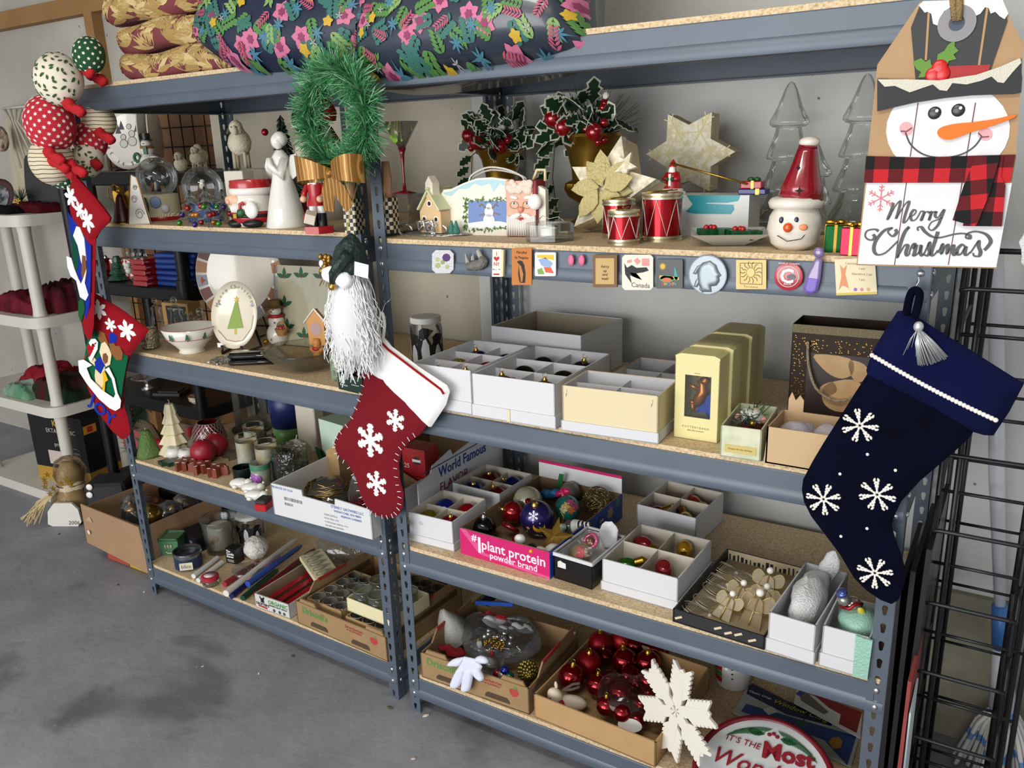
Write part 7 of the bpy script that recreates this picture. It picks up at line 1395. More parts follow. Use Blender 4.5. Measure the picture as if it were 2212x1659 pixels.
# standing Santa and fir tree behind the wreath
p=LY(2,712,.36);t=T('standing_santa','large standing Santa figure in a red coat behind the wreath','figurine',p,.4)
P(t,'coat',lathe([(.085,0),(.08,.05),(.06,.17),(.052,.23),(.03,.27)],24),M('#6e1018',.9),1);P(t,'beard',wob(ell(.045,.03,.06,(0,-.035,.235),16,10),.006,50),M('#d6cfc0',.95),1);P(t,'head',ell(.032,.032,.036,(0,-.008,.3),16,10),skin,1);P(t,'hood',lathe([(.045,.285),(.05,.31),(.035,.345),(.012,.37)],18),M('#8c1018',.9),1);P(t,'black_hat',ell(.034,.03,.04,(-.035,-.05,.29),14,10),M('#0c0c10',.8),1);P(t,'cream_muff',ell(.05,.03,.035,(-.01,-.07,.2),14,10),M('#cfc3ac',.9),1)
P(t,'white_apron',lathe([(.06,.0),(.062,.06),(.05,.12)],18),M('#cfcac0',.8),1,loc=(.01,-.035,0))
p=LY(2,628,.34);t=T('decorated_fir','small dark fir tree with red bird ornaments, left of the wreath','ornament tree',p,0);random.seed(33)
g=[]
for i in range(380):
    f_=rnd(0,1);a=rnd(0,6.28);r=.06*(1-f_)+.01;z=.05+.25*f_;g.append(tube([(0,0,z+.01),(math.cos(a)*r,math.sin(a)*r,z-.01+rnd(-.01,.01))],.0018,3,cap=False))
P(t,'fir_needles',join(*g),M('#15281c',.8),0,kind='stuff');P(t,'trunk',tube([(0,0,0),(0,0,.28)],.005,6),M('#3a2a1c',.8),1)
for (x,y,z,c) in ((-.03,-.04,.26,'#8c1420'),(-.02,-.05,.17,'#b0903c'),(.02,-.05,.12,'#8c1420')):P(t,'bauble',ell(.011,c=(x,y,z),n=10,m=8),M(c,.2,.4),1)
O('knit_mittens','red and navy knitted mittens lying behind the porcelain angel','mittens',wob(join(tr(ell(.06,.035,.03,n=18,m=10),(-.01,0,.04),(0,-.5,0)),tr(ell(.03,.02,.02,n=12,m=8),(-.05,-.01,.02))),.006,40),M('#141a38',.95,noise=('#5c101c',9.,.08),name='navy_red_knit'),LY(2,612,.24),.2)
# ------------------------------------------------------------------ left unit, third shelf
def l3(u,v):return onz(u,v,ZL[2]+BT)
p=l3(326,752);t=T('mercury_votive','silver mercury glass votive at the left end of the shelf','candle holder',p);P(t,'glass',lathe([(.026,0),(.029,.006),(.031,.035),(.028,.062),(.026,.07),(.024,.068),(.02,.02)],22),M('#b0a88e',.18,.85,bump=(90,.8),name='mercury_glass'),1)
for i,(u,y,h,r,nm) in enumerate(((345,.22,.15,.022,'leftmost, stooping'),(388,.2,.165,.026,'tallest, beside the bowl'),(404,.3,.09,.018,'small, behind the bowl'),(418,.31,.085,.016,'second small, behind the bowl'),(440,.24,.12,.028,'round-headed, right of the bowl'))):
    p=LY(3,u,y);t=T('glass_nativity_figure',f'clear glass nativity figure, {nm}','figurine',p,i*.7,'clear glass nativity figures');P(t,'glass_body',lathe([(r*.9,0),(r,.006),(r*.85,h*.4),(r*.6,h*.62),(r*.75,h*.7),(r*.35,h*.78)],14),cgt,1);P(t,'glass_head',ell(r*.42,r*.42,r*.5,(0,0,h*.88),12,8),cgt,1)
p=LY(3,398,.36);t=T('nativity_carton','gold-edged black carton behind the glass nativity figures','box',p,.1);P(t,'carton_body',box(.13,.06,.1),M('#a8854c',.6),0);P(t,'black_face',box(.1,.001,.085,(.005,-.0305,.004)),M('#14120f',.4),0);text(t,'GLASS NATIVITY SCENE',.0075,M('#d6cfc0',.5),(.005,-.0315,.078))
p=l3(416,760);t=T('christmas_bowl','white china bowl with small green trees around the rim','bowl',p);r=.088;pf=[(.04,0),(.042,.004),(.038,.012),(.05,.025),(.075,.05),(r,.085),(r-.003,.086),(.07,.05),(.04,.022),(.001,.018)]
P(t,'bowl',lathe(pf,34),M('#e0dcd4',.15,coat=.5,name='glazed_china'),1);P(t,'red_line',tube([(.0765*math.cos(a),.0765*math.sin(a),.052) for a in [i*pi/16 for i in range(32)]],.0009,4,True),M('#a8443c',.4),1);P(t,'red_line',tube([(r*math.cos(a),r*math.sin(a),.0855) for a in [i*pi/16 for i in range(32)]],.0009,4,True),M('#a8443c',.4),1)
for i in range(10):
    a=i*2*pi/10+.2;rr=.0835;P(t,'painted_tree',ext([(-.009,0),(.009,0),(.005,.006),(.007,.007),(.003,.013),(.005,.014),(0,.023),(-.005,.014),(-.003,.013),(-.007,.007),(-.005,.006)],.0006,-.0008),M('#2f6a50',.5),0,loc=(rr*math.sin(a),-rr*math.cos(a),.056),rot=(.36,0,a));P(t,'tree_base',ell(.003,.001,.002,(0,0,0),6,4),M('#8c1c24',.5),1,loc=(rr*math.sin(a)*.985,-rr*math.cos(a)*.985,.053),rot=(0,0,a))
# big rimmed plate on a stand
p=LY(3,524,.37);k=mpp(p);c=ony(520,592,.37);t=T('rimmed_platter','large round plate with a patterned brown and gold rim, standing upright','plate',(c.x,.37,c.z),0,None,(-.12,0,.28));r=.168
def disc(prof,n=44):return tr(lathe(prof,n),rot=(pi/2,0,0))
P(t,'plate',disc([(.001,.0),(r*.72,.0),(r*.76,.004),(r,.014),(r,.017),(r*.74,.008),(r*.7,.005),(.001,.005)]),M('#d9d4c6',.15,coat=.5),1)
cs=['#a87848','#6e3c28','#8a8f98','#a06a40','#5c3422','#c9c4b8']
for i in range(20):
    a0=i*2*pi/20+.03;a1=(i+1)*2*pi/20-.03;v=[]
    for rr,yy in ((r*.77,-.0102),(r*.985,-.0178)):
        for j in range(4):a=a0+(a1-a0)*j/3;v.append((rr*math.cos(a),yy,rr*math.sin(a)))
    o=P(t,'rim_panel',(v,[(j,j+1,5+j,4+j) for j in range(3)]),M(cs[(i*5) % 6],.5),0)
    if i % 5 == 0:a=(a0+a1)/2;P(o,'rim_flower',ext(star(4,.015,.006),.0005,-.0005),M('#b0402c',.3),0,loc=(r*.88*math.cos(a),-.0146,r*.88*math.sin(a)),rot=(0,0,0))
blkp=M('#141416',.35,name='black_plastic')
tt=T('plate_easel','black easel holding the large rimmed plate','easel',(c.x,.375,ZL[2]+BT),.28,'black plate easels');P(tt,'easel_leg',join(tube([(-.06,-.03,.004),(-.06,.03,.004),(-.03,.035,.1)],.003,6),tube([(.06,-.03,.004),(.06,.03,.004),(.03,.035,.1)],.003,6),tube([(-.06,.03,.03),(.06,.03,.03)],.003,6)),blkp,1)
# oval plate
c=ony(511,681,.2);t=T('painted_oval_plate','small oval plate hand-painted with a green tree and Merry Christmas','plate',(c.x,.2,c.z),0,None,(-.25,0,.3));k=mpp(c);rx,rz_=.083,.108
g=disc([(.001,0),(.75,0),(1,.012),(1,.015),(.74,.004),(.001,.004)]);P(t,'plate',([(x*rx,y,z*rz_) for x,y,z in g[0]],g[1]),M('#dcd3bf',.2,coat=.5,name='cream_glaze'),1)
P(t,'painted_tree',ext([(-.03,-.045),(.028,-.04),(.006,.045),(-.002,.045)],.0006,-.0055),M('#7f9c3c',.5),0);P(t,'painted_trunk',ext([(-.004,-.062),(.004,-.062),(.004,-.043),(-.004,-.043)],.0006,-.0055),M('#c2b03c',.5),0);P(t,'painted_star',ext(star(6,.012,.004),.0006,-.0062),M('#cfb43c',.5),0,loc=(.002,0,.05))
gw_=M('#8a9c3c',.5)
for i,ch in enumerate('Merry Christmas'):
    a=pi-.35-i*(pi-.7)/14;text(t,ch,.017,gw_,(math.cos(a)*rx*.83,-.0112,math.sin(a)*rz_*.83),(pi/2,-(a-pi/2),0))
P(t,'painted_swirl',tube([(-.06,-.0095,-.05),(-.03,-.0095,-.08),(0,-.0095,-.085),(.03,-.0095,-.08),(.06,-.0095,-.04),(.066,-.0105,.0)],.0009,4),M('#b08a7a',.5),1)
for x_ in (-.062,.062):P(t,'painted_bow',ext(star(3,.01,.004),.0006,-.010),M('#a8a0c0',.5),0,loc=(x_,0,.035))
tt=T('plate_easel','black easel with a white sticker holding the oval plate','easel',(c.x,.2,ZL[2]+BT),.3,'black plate easels')
for s_ in (-1,1):P(tt,'easel_leg',tube([(s_*.035,-.05,.004),(s_*.04,.0,.006),(s_*.045,.05,.006),(s_*.03,.05,.06)],.0045,6),blkp,1);P(tt,'easel_prong',tube([(s_*.035,-.05,.004),(s_*.035,-.048,.03)],.0045,6),blkp,1)
P(tt,'sticker',box(.02,.001,.014,(-.05,-.035,.02)),M('#e3e3e6',.6),0)
# square glass plate with holly
a=LY(3,668,.33);t=T('square_holly_plate','square glass plate painted with holly leaves, behind the gnome','plate',(a.x,.33,ZL[2]+BT+.004),0,None,(-.14,0,.1));w=.13
P(t,'plate',join(ext([(-w,0),(w,0),(w,2*w),(-w,2*w)],.006,0)),M('#a8a48c',.12,coat=.5,name='smoky_glass',bump=(30,.2)),0);P(t,'clear_edge',join(ext([(-w-.012,-.002),(-w,-.002),(-w,2*w),(-w-.012,2*w)],.009,-.004),ext([(w,-.002),(w+.012,-.002),(w+.012,2*w),(w,2*w)],.009,-.004)),cgt,0)
for (x,z) in ((-.1,.22),(-.03,.225),(.05,.225),(.1,.21),(-.1,.13),(-.09,.055),(.1,.12),(-.02,.03)):
    for a_ in (.4,1.6,2.8):P(t,'painted_holly',ext(leafp(0,0,.034,.015,a_),.0006,-.0008),M('#17502f',.4),0,loc=(x,0,z))
    P(t,'painted_berry',ell(.004,.001,.004,n=8,m=5),M('#a8242c',.4),1,loc=(x,-.001,z))
# snowman with basket
p=l3(603,746);t=T('snowman_figurine','ceramic snowman in a straw hat carrying a basket','figurine',p,.2);s=1.25
P(t,'body',join(ell(.03*s,.028*s,.032*s,(0,0,.03*s),20,12),ell(.022*s,.021*s,.022*s,(0,0,.066*s),18,10)),M('#e3e0da',.18,coat=.5),1);P(t,'head',ell(.0165*s,n=16,m=10,c=(0,-.002,.094*s)),M('#e3e0da',.18,coat=.5),1);P(t,'straw_hat',lathe([(.028*s,.103*s),(.03*s,.105*s),(.016*s,.108*s),(.015*s,.122*s),(.001,.124*s)],18),M('#7a5c34',.8,bump=(150,.8)),45);P(t,'scarf',tube([(.018*s*math.cos(a),.018*s*math.sin(a),.081*s) for a in [i*pi/8 for i in range(16)]],.0045*s,7,True),M('#a81c24',.4),1);P(t,'nose',lathe([(.003,0),(.0005,.012)],8),M('#d97a2c',.4),1,loc=(0,-.018*s,.094*s),rot=(pi/2,0,0))
for x in (-.006,.006):P(t,'eye',ell(.002,c=(x*s,-.0165*s,.099*s),n=6,m=4),blk,1)
P(t,'basket',lathe([(.012*s,0),(.018*s,.018*s),(.016*s,.018*s)],16),M('#a07a3c',.7,bump=(200,.8)),40,loc=(.03*s,-.022*s,.034*s));P(t,'basket_goods',join(*[ell(.006*s,c=(.03*s+math.cos(i*1.3)*.008*s,-.022*s+math.sin(i*1.3)*.008*s,.054*s),n=8,m=5) for i in range(5)]),M('#8c3a34',.4),1);P(t,'basket_handle',tube([(.03*s+.015*s*math.cos(a),-.022*s,.05*s+.02*s*math.sin(a)) for a in [i*pi/8 for i in range(9)]],.0018*s,5),M('#a07a3c',.7),1)
for (x,z) in ((-.018,.04),(.0,.02),(.01,.064),(-.012,.062)):P(t,'painted_tree',ext([(-.003,0),(.003,0),(0,.009)],.0005,0),M('#2c5a3c',.5),0,loc=(x*s,-.0315*s if z < .05 else -.0228*s,z*s))
P(t,'gold_bird',ell(.008*s,c=(-.03*s,-.016*s,.012*s),n=10,m=6),gold,1)
# gingerbread house card
c=LY(3,690,.2);t=T('gingerbread_house_frame','gingerbread house plaque with a gingerbread boy, partly behind the gnome','decoration',c,.15);P(t,'house_panel',ext([(-.03,.055),(.03,.055),(.03,.12),(.042,.12),(0,.165),(-.042,.12),(-.03,.12)],.014,0),M('#c08a4c',.5,name='gingerbread_glaze'),0);P(t,'icing',tube([(-.042,-.001,.121),(0,-.001,.166),(.042,-.001,.121)],.003,6),wht,1);P(t,'photo',ext(circ(.02,18),.0008,-.0008),M('#a88a8a',.6),0,loc=(0,0,.105));P(t,'boy_body',puff([(-.016,0),(-.004,0),(0,.014),(.004,0),(.016,0),(.014,.03),(.026,.04),(.024,.052),(.008,.046),(.014,.062),(.01,.076),(-.01,.076),(-.014,.062),(-.008,.046),(-.024,.052),(-.026,.04),(-.014,.03)],.008,.01,y0=-.006),M('#b87a3c',.5),1);P(t,'bow_tie',ell(.012,.004,.006,(0,-.014,.046),10,6),red,1)
# clear leaf bowl, black case, silver trivet, candle jar, dark green box
p=l3(668,795);t=T('clear_glass_bowl','wide clear glass bowl with scalloped rim','bowl',p);g=lathe([(.045,0),(.05,.004),(.09,.022),(.118,.05),(.128,.062),(.126,.064),(.112,.05),(.085,.026),(.045,.008),(.001,.006)],48);g=([(x*(1+.05*math.cos(6*math.atan2(y,x))*min(1,z/.05)),y*(1+.05*math.cos(6*math.atan2(y,x))*min(1,z/.05)),z) for x,y,z in g[0]],g[1]);P(t,'bowl',g,glass('#eeeee8','bowl_glass',.5,.03,.97,.08),1)
p=l3(550,785);t=T('black_case','long glossy black spectacle-type case lying on the shelf','case',p,.6);P(t,'case_bottom',box(.15,.06,.018,(0,0,0),.008),M('#0c0c0e',.15,coat=.5,name='black_lacquer'),50);P(t,'case_lid',box(.15,.06,.02,(0,0,.019),.009),M('#101012',.12,coat=.6,name='black_lacquer_lid'),50)
p=l3(488,779);t=T('silver_trivet','silver filigree snowflake trivet lying flat','trivet',p,.4);P(t,'filigree',join(tr(flake(.055,.005,.004),rot=(-pi/2,0,0)),*[tr(tube([(.02*math.cos(a),.02*math.sin(a),.004) for a in [i*pi/6 for i in range(12)]],.002,5,True),(.03*math.cos(b),.03*math.sin(b),0)) for b in [j*pi/3+.5 for j in range(6)]]),sil,0)
p=l3(742,818);t=T('mosaic_candle','pale green and silver mosaic candle jar beside the red stocking','candle',p);P(t,'jar',lathe([(.032,0),(.034,.004),(.034,.072),(.03,.078),(.001,.076)],24),M('#9fae98',.25,.3,bump=(70,.8),noise=('#6e7a6c',60.,.1),name='mosaic_glass'),40)
p=LY(3,762,.06);t=T('pine_cone_garland','brown pine cone bundle behind the red stocking top','decoration',p);random.seed(40)
P(t,'cone_scales',join(*[tr(ell(.009,.006,.004,n=6,m=4),(rnd(-.03,.03),rnd(-.02,.02),.02+rnd(0,.1)),(rnd(-1,1),rnd(-1,1),0)) for i in range(80)]),M('#5c3a2a',.7),1,kind='stuff');P(t,'cone_core',ell(.026,.02,.06,(0,0,.07),10,8),M('#3a2618',.8),1)
a=l3(732,840);b=l3(798,856);t=T('dark_green_box','dark green ornament box with white printing beside the red stocking','box',a,math.atan2(b.y-a.y,b.x-a.x));gp_=M('#0f2c22',.5,name='dark_green_card');P(t,'box_body',tray_geo(.1,.085,.045,.002),gp_,0);P(t,'tree_print',ext([(.014,.02),(.028,.02),(.028,.04),(.014,.04)],.0005,-.0005),M('#c9d0cc',.5),0);text(t,'NEW WORLD',.006,M('#c9d0cc',.5),(.024,-.0006,.014),sx=.8);P(t,'fine_print',box(.03,.0004,.0015,(.07,-.0003,.02)),M('#c9d0cc',.5),0);ball('red ornament inside the dark green box',a+Vector((.06,.04,.026)),.02,'#7c1018')
# ------------------------------------------------------------------ left unit, fourth shelf
def l4(u,v):return onz(u,v,ZL[3]+BT)
def tiers(n,R0,H,w): 
    pr_=[]; 
    for i in range(n):
        r1=R0*(1-i/n*.8);pr_ += [(r1,H*i/n+w),(r1*.62,H*(i+1)/n-.001)]
    return [(R0*.5,0)]+pr_+[(.001,H)]
p=l4(322,985);t=T('green_tree_candle','rough green tree-shaped candle at the left end of the shelf','candle',p);P(t,'wax',wob(lathe([(.04,0),(.04,.01),(.03,.045),(.02,.08),(.014,.096),(.001,.097)],22),.004,90),M('#4a6a2e',.6,noise=('#5c7a3a',60.,.3),bump=(120,.8),name='green_wax_sugar'),1);P(t,'wick',tube([(0,0,.095),(.002,0,.106)],.001,4),wht,1)
p=l4(381,978);t=T('white_tree_candle','tall ivory tree-shaped candle with tiered branches','candle',p,.3);ivw=M('#dcd3b0',.4,sub=.3,name='ivory_wax');g=lathe(tiers(5,.058,.185,.006),30);g=([(x*(1+.1*math.cos(8*math.atan2(y,x))),y*(1+.1*math.cos(8*math.atan2(y,x))),z) for x,y,z in g[0]],g[1]);P(t,'wax',g,ivw,50);P(t,'wick',tube([(0,0,.183),(.002,0,.194),(-.003,0,.2)],.0012,4),wht,1)
p=LY(4,456,.24);t=T('mesh_vase','red glass vase wrapped in silver mesh','vase',p);pf=[(.036,0),(.054,.012),(.06,.045),(.05,.085),(.034,.108)];P(t,'glass',lathe(pf,26,cap=False),M('#5c0f1c',.15,coat=.6,name='red_vase_glass'),1);g=[]
def rad(z): 
    for i in range(len(pf)-1):
        if pf[i][1] <= z <= pf[i+1][1]:f_=(z-pf[i][1])/(pf[i+1][1]-pf[i][1]);return pf[i][0]+(pf[i+1][0]-pf[i][0])*f_
    return pf[-1][0]
for j in range(22):
    for sg in (-1,1):g.append(tube([((rad(z)+.0015)*math.cos(j*2*pi/22+sg*z*14),(rad(z)+.0015)*math.sin(j*2*pi/22+sg*z*14),z) for z in [q*.108/14 for q in range(15)]],.0009,3,cap=False))
P(t,'wire_mesh',join(*g),M('#b5b0b0',.4,.6),0,kind='stuff')
for i,(u,v,nm) in enumerate(((378,990,'left, with a dark wick'),(404,994,'front middle'),(403,972,'rear middle'),(430,966,'right'))): 
    p=l4(u,v);t=T('white_apple_candle',f'small round white candle, {nm} of four','candle',p,0,'small white candles');P(t,'wax',lathe([(.016,0),(.026,.012),(.027,.026),(.021,.04),(.009,.041),(.002,.037)],18),M('#dcdcd8',.35,sub=.2,name='white_wax'),1);P(t,'wick',tube([(0,0,.03),(.001,0,.041)],.001,4),blk,1)
for i,(u,v,r,nm) in enumerate(((442,1000,.043,'nearer'),(470,984,.042,'farther'))):p=l4(u,v);t=T('red_ball_candle',f'large red ball candle, {nm} of the pair','candle',p,0,'red ball candles');P(t,'wax',ell(r,c=(0,0,r),n=26,m=18),M('#8c1424',.4,sub=.1,name='red_wax'),1);P(t,'wick',tube([(-.008,0,2*r-.001),(0,0,2*r+.003),(.01,0,2*r-.0005)],.0012,4),wht,1)
p=l4(372,1003);t=T('green_holly_candle','dark green holly leaf candle with red berries, before the white candles','candle',p,.5);P(t,'leaf_wax',flat([((x-.5)*.1,y*.07) for x,y in hl],.014),M('#0f3524',.35,name='dark_green_wax'),0)
for i in range(3):P(t,'berry',ell(.006,c=(.03+.007*i,.012*(i % 2),.018),n=8,m=6),red,1)
gl_=[(0,.03),(.01,.026),(.012,.014),(.028,.018),(.032,.008),(.014,.0),(.018,-.022),(.008,-.028),(0,-.012),(-.008,-.028),(-.018,-.022),(-.014,0),(-.032,.008),(-.028,.018),(-.012,.014),(-.01,.026)]
for i,(u,v,a,nm) in enumerate(((400,1012,.4,'left'),(433,1019,.9,'middle'),(471,1026,.1,'right'))):p=l4(u,v);t=T('gingerbread_candle',f'brown gingerbread-man candle, {nm} of three','candle',p,a,'gingerbread candles');P(t,'wax',flat([(x*1.15,y*1.15) for x,y in gl_],.03),M('#7a3c2a',.35,name='brown_wax'),0);P(t,'icing',join(*[tr(box(.012,.002,.001),(x,y,.0302),(0,0,q)) for x,y,q in ((-.024,.012,.4),(.024,.012,-.4),(-.012,-.024,.2),(.012,-.024,-.2),(0,.006,0))]),wht,0)
p=l4(512,985);t=T('glass_star_holder','clear glass star candle holder','candle holder',p,.3);P(t,'star',flat(star(6,.052,.03),.03),cgt,0)
for i,(u,y,nm) in enumerate(((540,.16,'front left'),(582,.15,'front right'),(556,.25,'rear'))):
    p=LY(4,u,y);t=T('pillar_candle_glass',f'white birch-pattern candle in a glass, {nm} of three','candle',p,i,'birch candles');P(t,'glass',lathe([(.035,0),(.035,.13)],22,cap=False),glass('#eceeea','candle_glass',.5,.03,.97,.15),1);P(t,'label_sleeve',lathe([(.0345,.004),(.0345,.112)],22,cap=False),M('#d3d0c8',.6,noise=('#b8a878',25.,.12),name='birch_label'),1);P(t,'wax',lathe([(.033,.1),(.001,.101)],20),M('#c9a95c',.5),1);P(t,'rim',tube([(.035*math.cos(a),.035*math.sin(a),.13) for a in [j*pi/10 for j in range(20)]],.0014,5,True),M('#8a8468',.3,.5),1)
p=l4(572,1000);t=T('filigree_votive','silver openwork snowflake votive holder','candle holder',p);g=[];random.seed(44)
for lv in range(3):
    for j in range(9):a=j*2*pi/9+lv*.35;m4=(math.cos(a)*.042,math.sin(a)*.042,.018+lv*.03);g.append(tr(flake(.017,.0028,.002),m4,(0,0,a+pi/2)))
P(t,'filigree',join(*g),M('#8f8a84',.2,.9,name='dark_silver'),0,kind='stuff');P(t,'inner_glass',lathe([(.036,0),(.036,.09)],18,cap=False),glass('#e0e0dc','votive_glass',.5,.05,.85,.2),1);P(t,'base_ring',tube([(.042*math.cos(a),.042*math.sin(a),.002) for a in [j*pi/10 for j in range(20)]],.0025,5,True),sil,1)
p=LY(4,636,.14);t=T('cut_glass_lantern','smoky cut glass lantern with a peaked rim','candle holder',p,.2);g=lathe([(.044,0),(.048,.006),(.05,.04),(.052,.095),(.05,.12)],16,cap=False);g=([(x,y,z+(.02*abs(math.sin(2*math.atan2(y,x))) if z > .1 else 0)) for x,y,z in g[0]],g[1]);P(t,'glass',g,glass('#a8a494','smoky_glass',.75,.05,.75,.2,(60,1.)),0);P(t,'pillar',lathe([(.026,0),(.026,.06),(.001,.06)],16),M('#3a3a34',.6),40)
p=l4(645,1006);t=T('snowball_candle','large rough white snowball candle','candle',p);P(t,'wax',wob(ell(.048,c=(0,0,.046),n=26,m=18),.004,60),M('#dad6c9',.7,bump=(90,1.),name='rough_white_wax'),1);P(t,'wick',tube([(0,0,.092),(.008,0,.112)],.0016,5),wht,1)
p=l4(608,1030);t=T('teal_round_box','dark teal round lidded candle box','candle',p);P(t,'body',lathe([(.042,0),(.042,.07)],28),M('#0f2e30',.5,name='dark_teal'),40);P(t,'lid',lathe([(.044,.066),(.044,.085),(.036,.087),(.034,.08),(.001,.08)],28),M('#12383a',.45),40)
p=l4(527,1036);t=T('green_tin_candle','small dark green tin candle with its lid propped behind','candle',p);P(t,'tin',lathe([(.031,0),(.032,.003),(.032,.045),(.029,.045),(.029,.036)],24),M('#16231c',.3,.4,name='green_tin'),40);P(t,'wax',lathe([(.029,.036),(.001,.036)],20),M('#8f9c86',.5),1);P(t,'wick',tube([(0,0,.036),(0,0,.044)],.001,4),blk,1);P(t,'lid',tr(lathe([(.033,0),(.033,.01),(.03,.012),(.001,.012)],24),(-.03,.045,.018),(-.7,0,.3)),M('#1c3a2c',.15,.6,coat=.5),40)
p=l4(566,1046);t=T('floral_votive','glass votive painted with a purple flower','candle holder',p);P(t,'glass',lathe([(.028,0),(.029,.004),(.031,.075),(.029,.075),(.027,.006)],22),M('#8f9a88',.12,coat=.6,trans=.3,name='painted_votive'),1)
for j in range(7):a=-.4+.16*j;P(t,'painted_petal',tr(ell(.012,.002,.013,n=10,m=6),(math.sin(a)*.030,-math.cos(a)*.030,.026+.008*math.sin(j*2.2)),(0,j*.5,a)),M('#7a3a8c',.4,noise=('#a060b0',40.,.2)),1)
P(t,'green_band',lathe([(.0315,.056),(.032,.074)],22,cap=False),M('#3f7a5c',.4),1)
for i,(u,v,a,nm) in enumerate(((519,1053,.5,'left'),(545,1063,.5,'middle'),(552,1079,.4,'front'))):
    p=l4(u,v);t=T('lying_bear_figurine',f'white ceramic bear lying on its side, {nm} of three','figurine',p,a,'lying white bears');P(t,'body',wob(tr(ell(.034,.018,.016,n=18,m=10),(0,0,.015)),.002,60),porc,1);P(t,'head',ell(.014,.013,.013,(.03,-.002,.018),12,8),porc,1);P(t,'ear',ell(.005,c=(.036,.008,.028),n=8,m=6),porc,1);P(t,'paw',ell(.01,.007,.007,(-.01,-.018,.01),10,6),porc,1)
p=l4(572,1098);t=T('red_tool_case','small red and black lighter case at the shelf edge','case',(p.x,p.y,p.z),.3);P(t,'case_body',box(.04,.05,.022,(0,0,0),.003),M('#a8141c',.3),30);P(t,'case_top',box(.036,.046,.012,(0,0,.022),.003),M('#2c2c2e',.5),30)
# fruit carton with garlands
fa=Vector((-.440,-.034,ZL[3]+BT));frz=.03;fW,fD,fH=.372,.24,.098
t=T('fruit_carton','white fruit carton printed Produce of USA, holding bags of beads','box',fa,frz);inn_=M('#a88a60',.85,name='carton_inside');wc=M('#cfd0d2',.6,name='white_corrugated2')
P(t,'front_panel',ext([(0,0),(fW,0),(fW,fH*.9),(fW*.66,fH*.98),(fW*.655,fH*.78),(fW*.33,fH*.82),(fW*.325,fH),(0,fH)],.004,0),wc,0);P(t,'side_panel',box(.004,fD,fH,(.002,fD/2,0)),wc,0);P(t,'side_panel',box(.004,fD,fH*.9,(fW-.002,fD/2,0)),wc,0);P(t,'base_panel',box(fW-.01,fD-.006,.004,(fW/2,fD/2,0)),inn_,0);P(t,'back_panel',ext([(0,0),(fW,0),(fW,fH*.7),(fW*.8,fH),(.14,fH*1.25),(.11,fH*1.5),(.08,fH*1.6),(0,fH*1.2)],.004,fD-.004),inn_,0);P(t,'inner_lining',box(fW-.01,.001,fH*.74,(fW/2,.0055,.004)),inn_,0)
ib=M('#3a5aa0',.6);ik=M('#8a8c90',.6);text(t,'PRODUCE OF U.S.A.',.0095,ib,(.045,-.0004,fH*.9));text(t,'STEMILT GROWERS LLC',.011,ib,(.288,-.0004,fH*.72));text(t,'WENATCHEE, WA 98801',.009,ib,(.288,-.0004,fH*.6));text(t,'PREMIUM CHERRIES',.0085,ib,(.3,-.0004,fH*.48))
for i,s_ in enumerate(('CSWCG07516','BLACK PEARL 12OZ','9 LITER SEALED VARIETAL 10 CT','TREE RIPE FOR GROWERS')):text(t,s_,.008 if i == 0 else .006,ik,(.2,-.0004,fH*.42-i*.011),al='LEFT')
P(t,'barcode',join(*[box(rnd(.0008,.002),.0005,.01,(.05+i*.003,-.0003,fH*.56)) for i in range(24)]+[box(rnd(.0008,.002),.0005,.008,(.05+i*.003,-.0003,fH*.4)) for i in range(11)]),M('#5c5c60',.6),0,kind='stuff')
def inf(x,y,z):c_,s_=math.cos(frz),math.sin(frz);return Vector((fa.x+x*c_-y*s_,fa.y+x*s_+y*c_,fa.z+z))
random.seed(50)
def swirl(n,rx,ry,rz_,r,turns=3.2):
    g=[]
    for i in range(n):
        a0=rnd(0,6.28);tl=rnd(-.5,.5);k_=rnd(.55,1);g.append(tube([(rx*k_*math.cos(a),ry*k_*math.sin(a),rz_*(1-k_*.55)+.014*math.sin(a*2+a0)+tl*.01) for a in [a0+j*.45 for j in range(int(turns*3))]],r,4,cap=False))
    return join(*g)
t=T('gold_bead_garland','coiled gold bead garland in a clear bag in the fruit carton','garland',inf(.13,.1,.03),0);P(t,'coil',swirl(60,.075,.07,.065,.0022),M('#9a8658',.25,.85,name='gold_beads'),1,kind='stuff');P(t,'core',ell(.068,.062,.05,n=18,m=10),M('#6e5c38',.4,.6),1);P(t,'bag_film',wob(ell(.085,.078,.066,n=22,m=12),.006,30),clr,1)
t=T('red_bead_bag','zip bag of red bead garland with a blue seal in the fruit carton','bag',inf(.27,.12,.03),0);P(t,'beads',swirl(60,.065,.06,.045,.0026),M('#8c1428',.12,.5,name='red_beads'),1,kind='stuff');P(t,'core',ell(.058,.052,.036,n=16,m=10),M('#5c0c18',.3,.4),1);P(t,'bag_film',wob(tr(ell(.08,.06,.075,n=22,m=12),(0,.01,.03)),.01,25),clr,1);P(t,'blue_seal',tube([(-.085,.01,.125),(-.03,.0,.115),(.02,.0,.085),(.06,0,.05)],.009,8),M('#3050a0',.35),1);P(t,'white_strip',tube([(-.05,-.01,.085),(0,-.012,.065),(.05,-.01,.045)],.006,8),M('#c9cacc',.4),1)
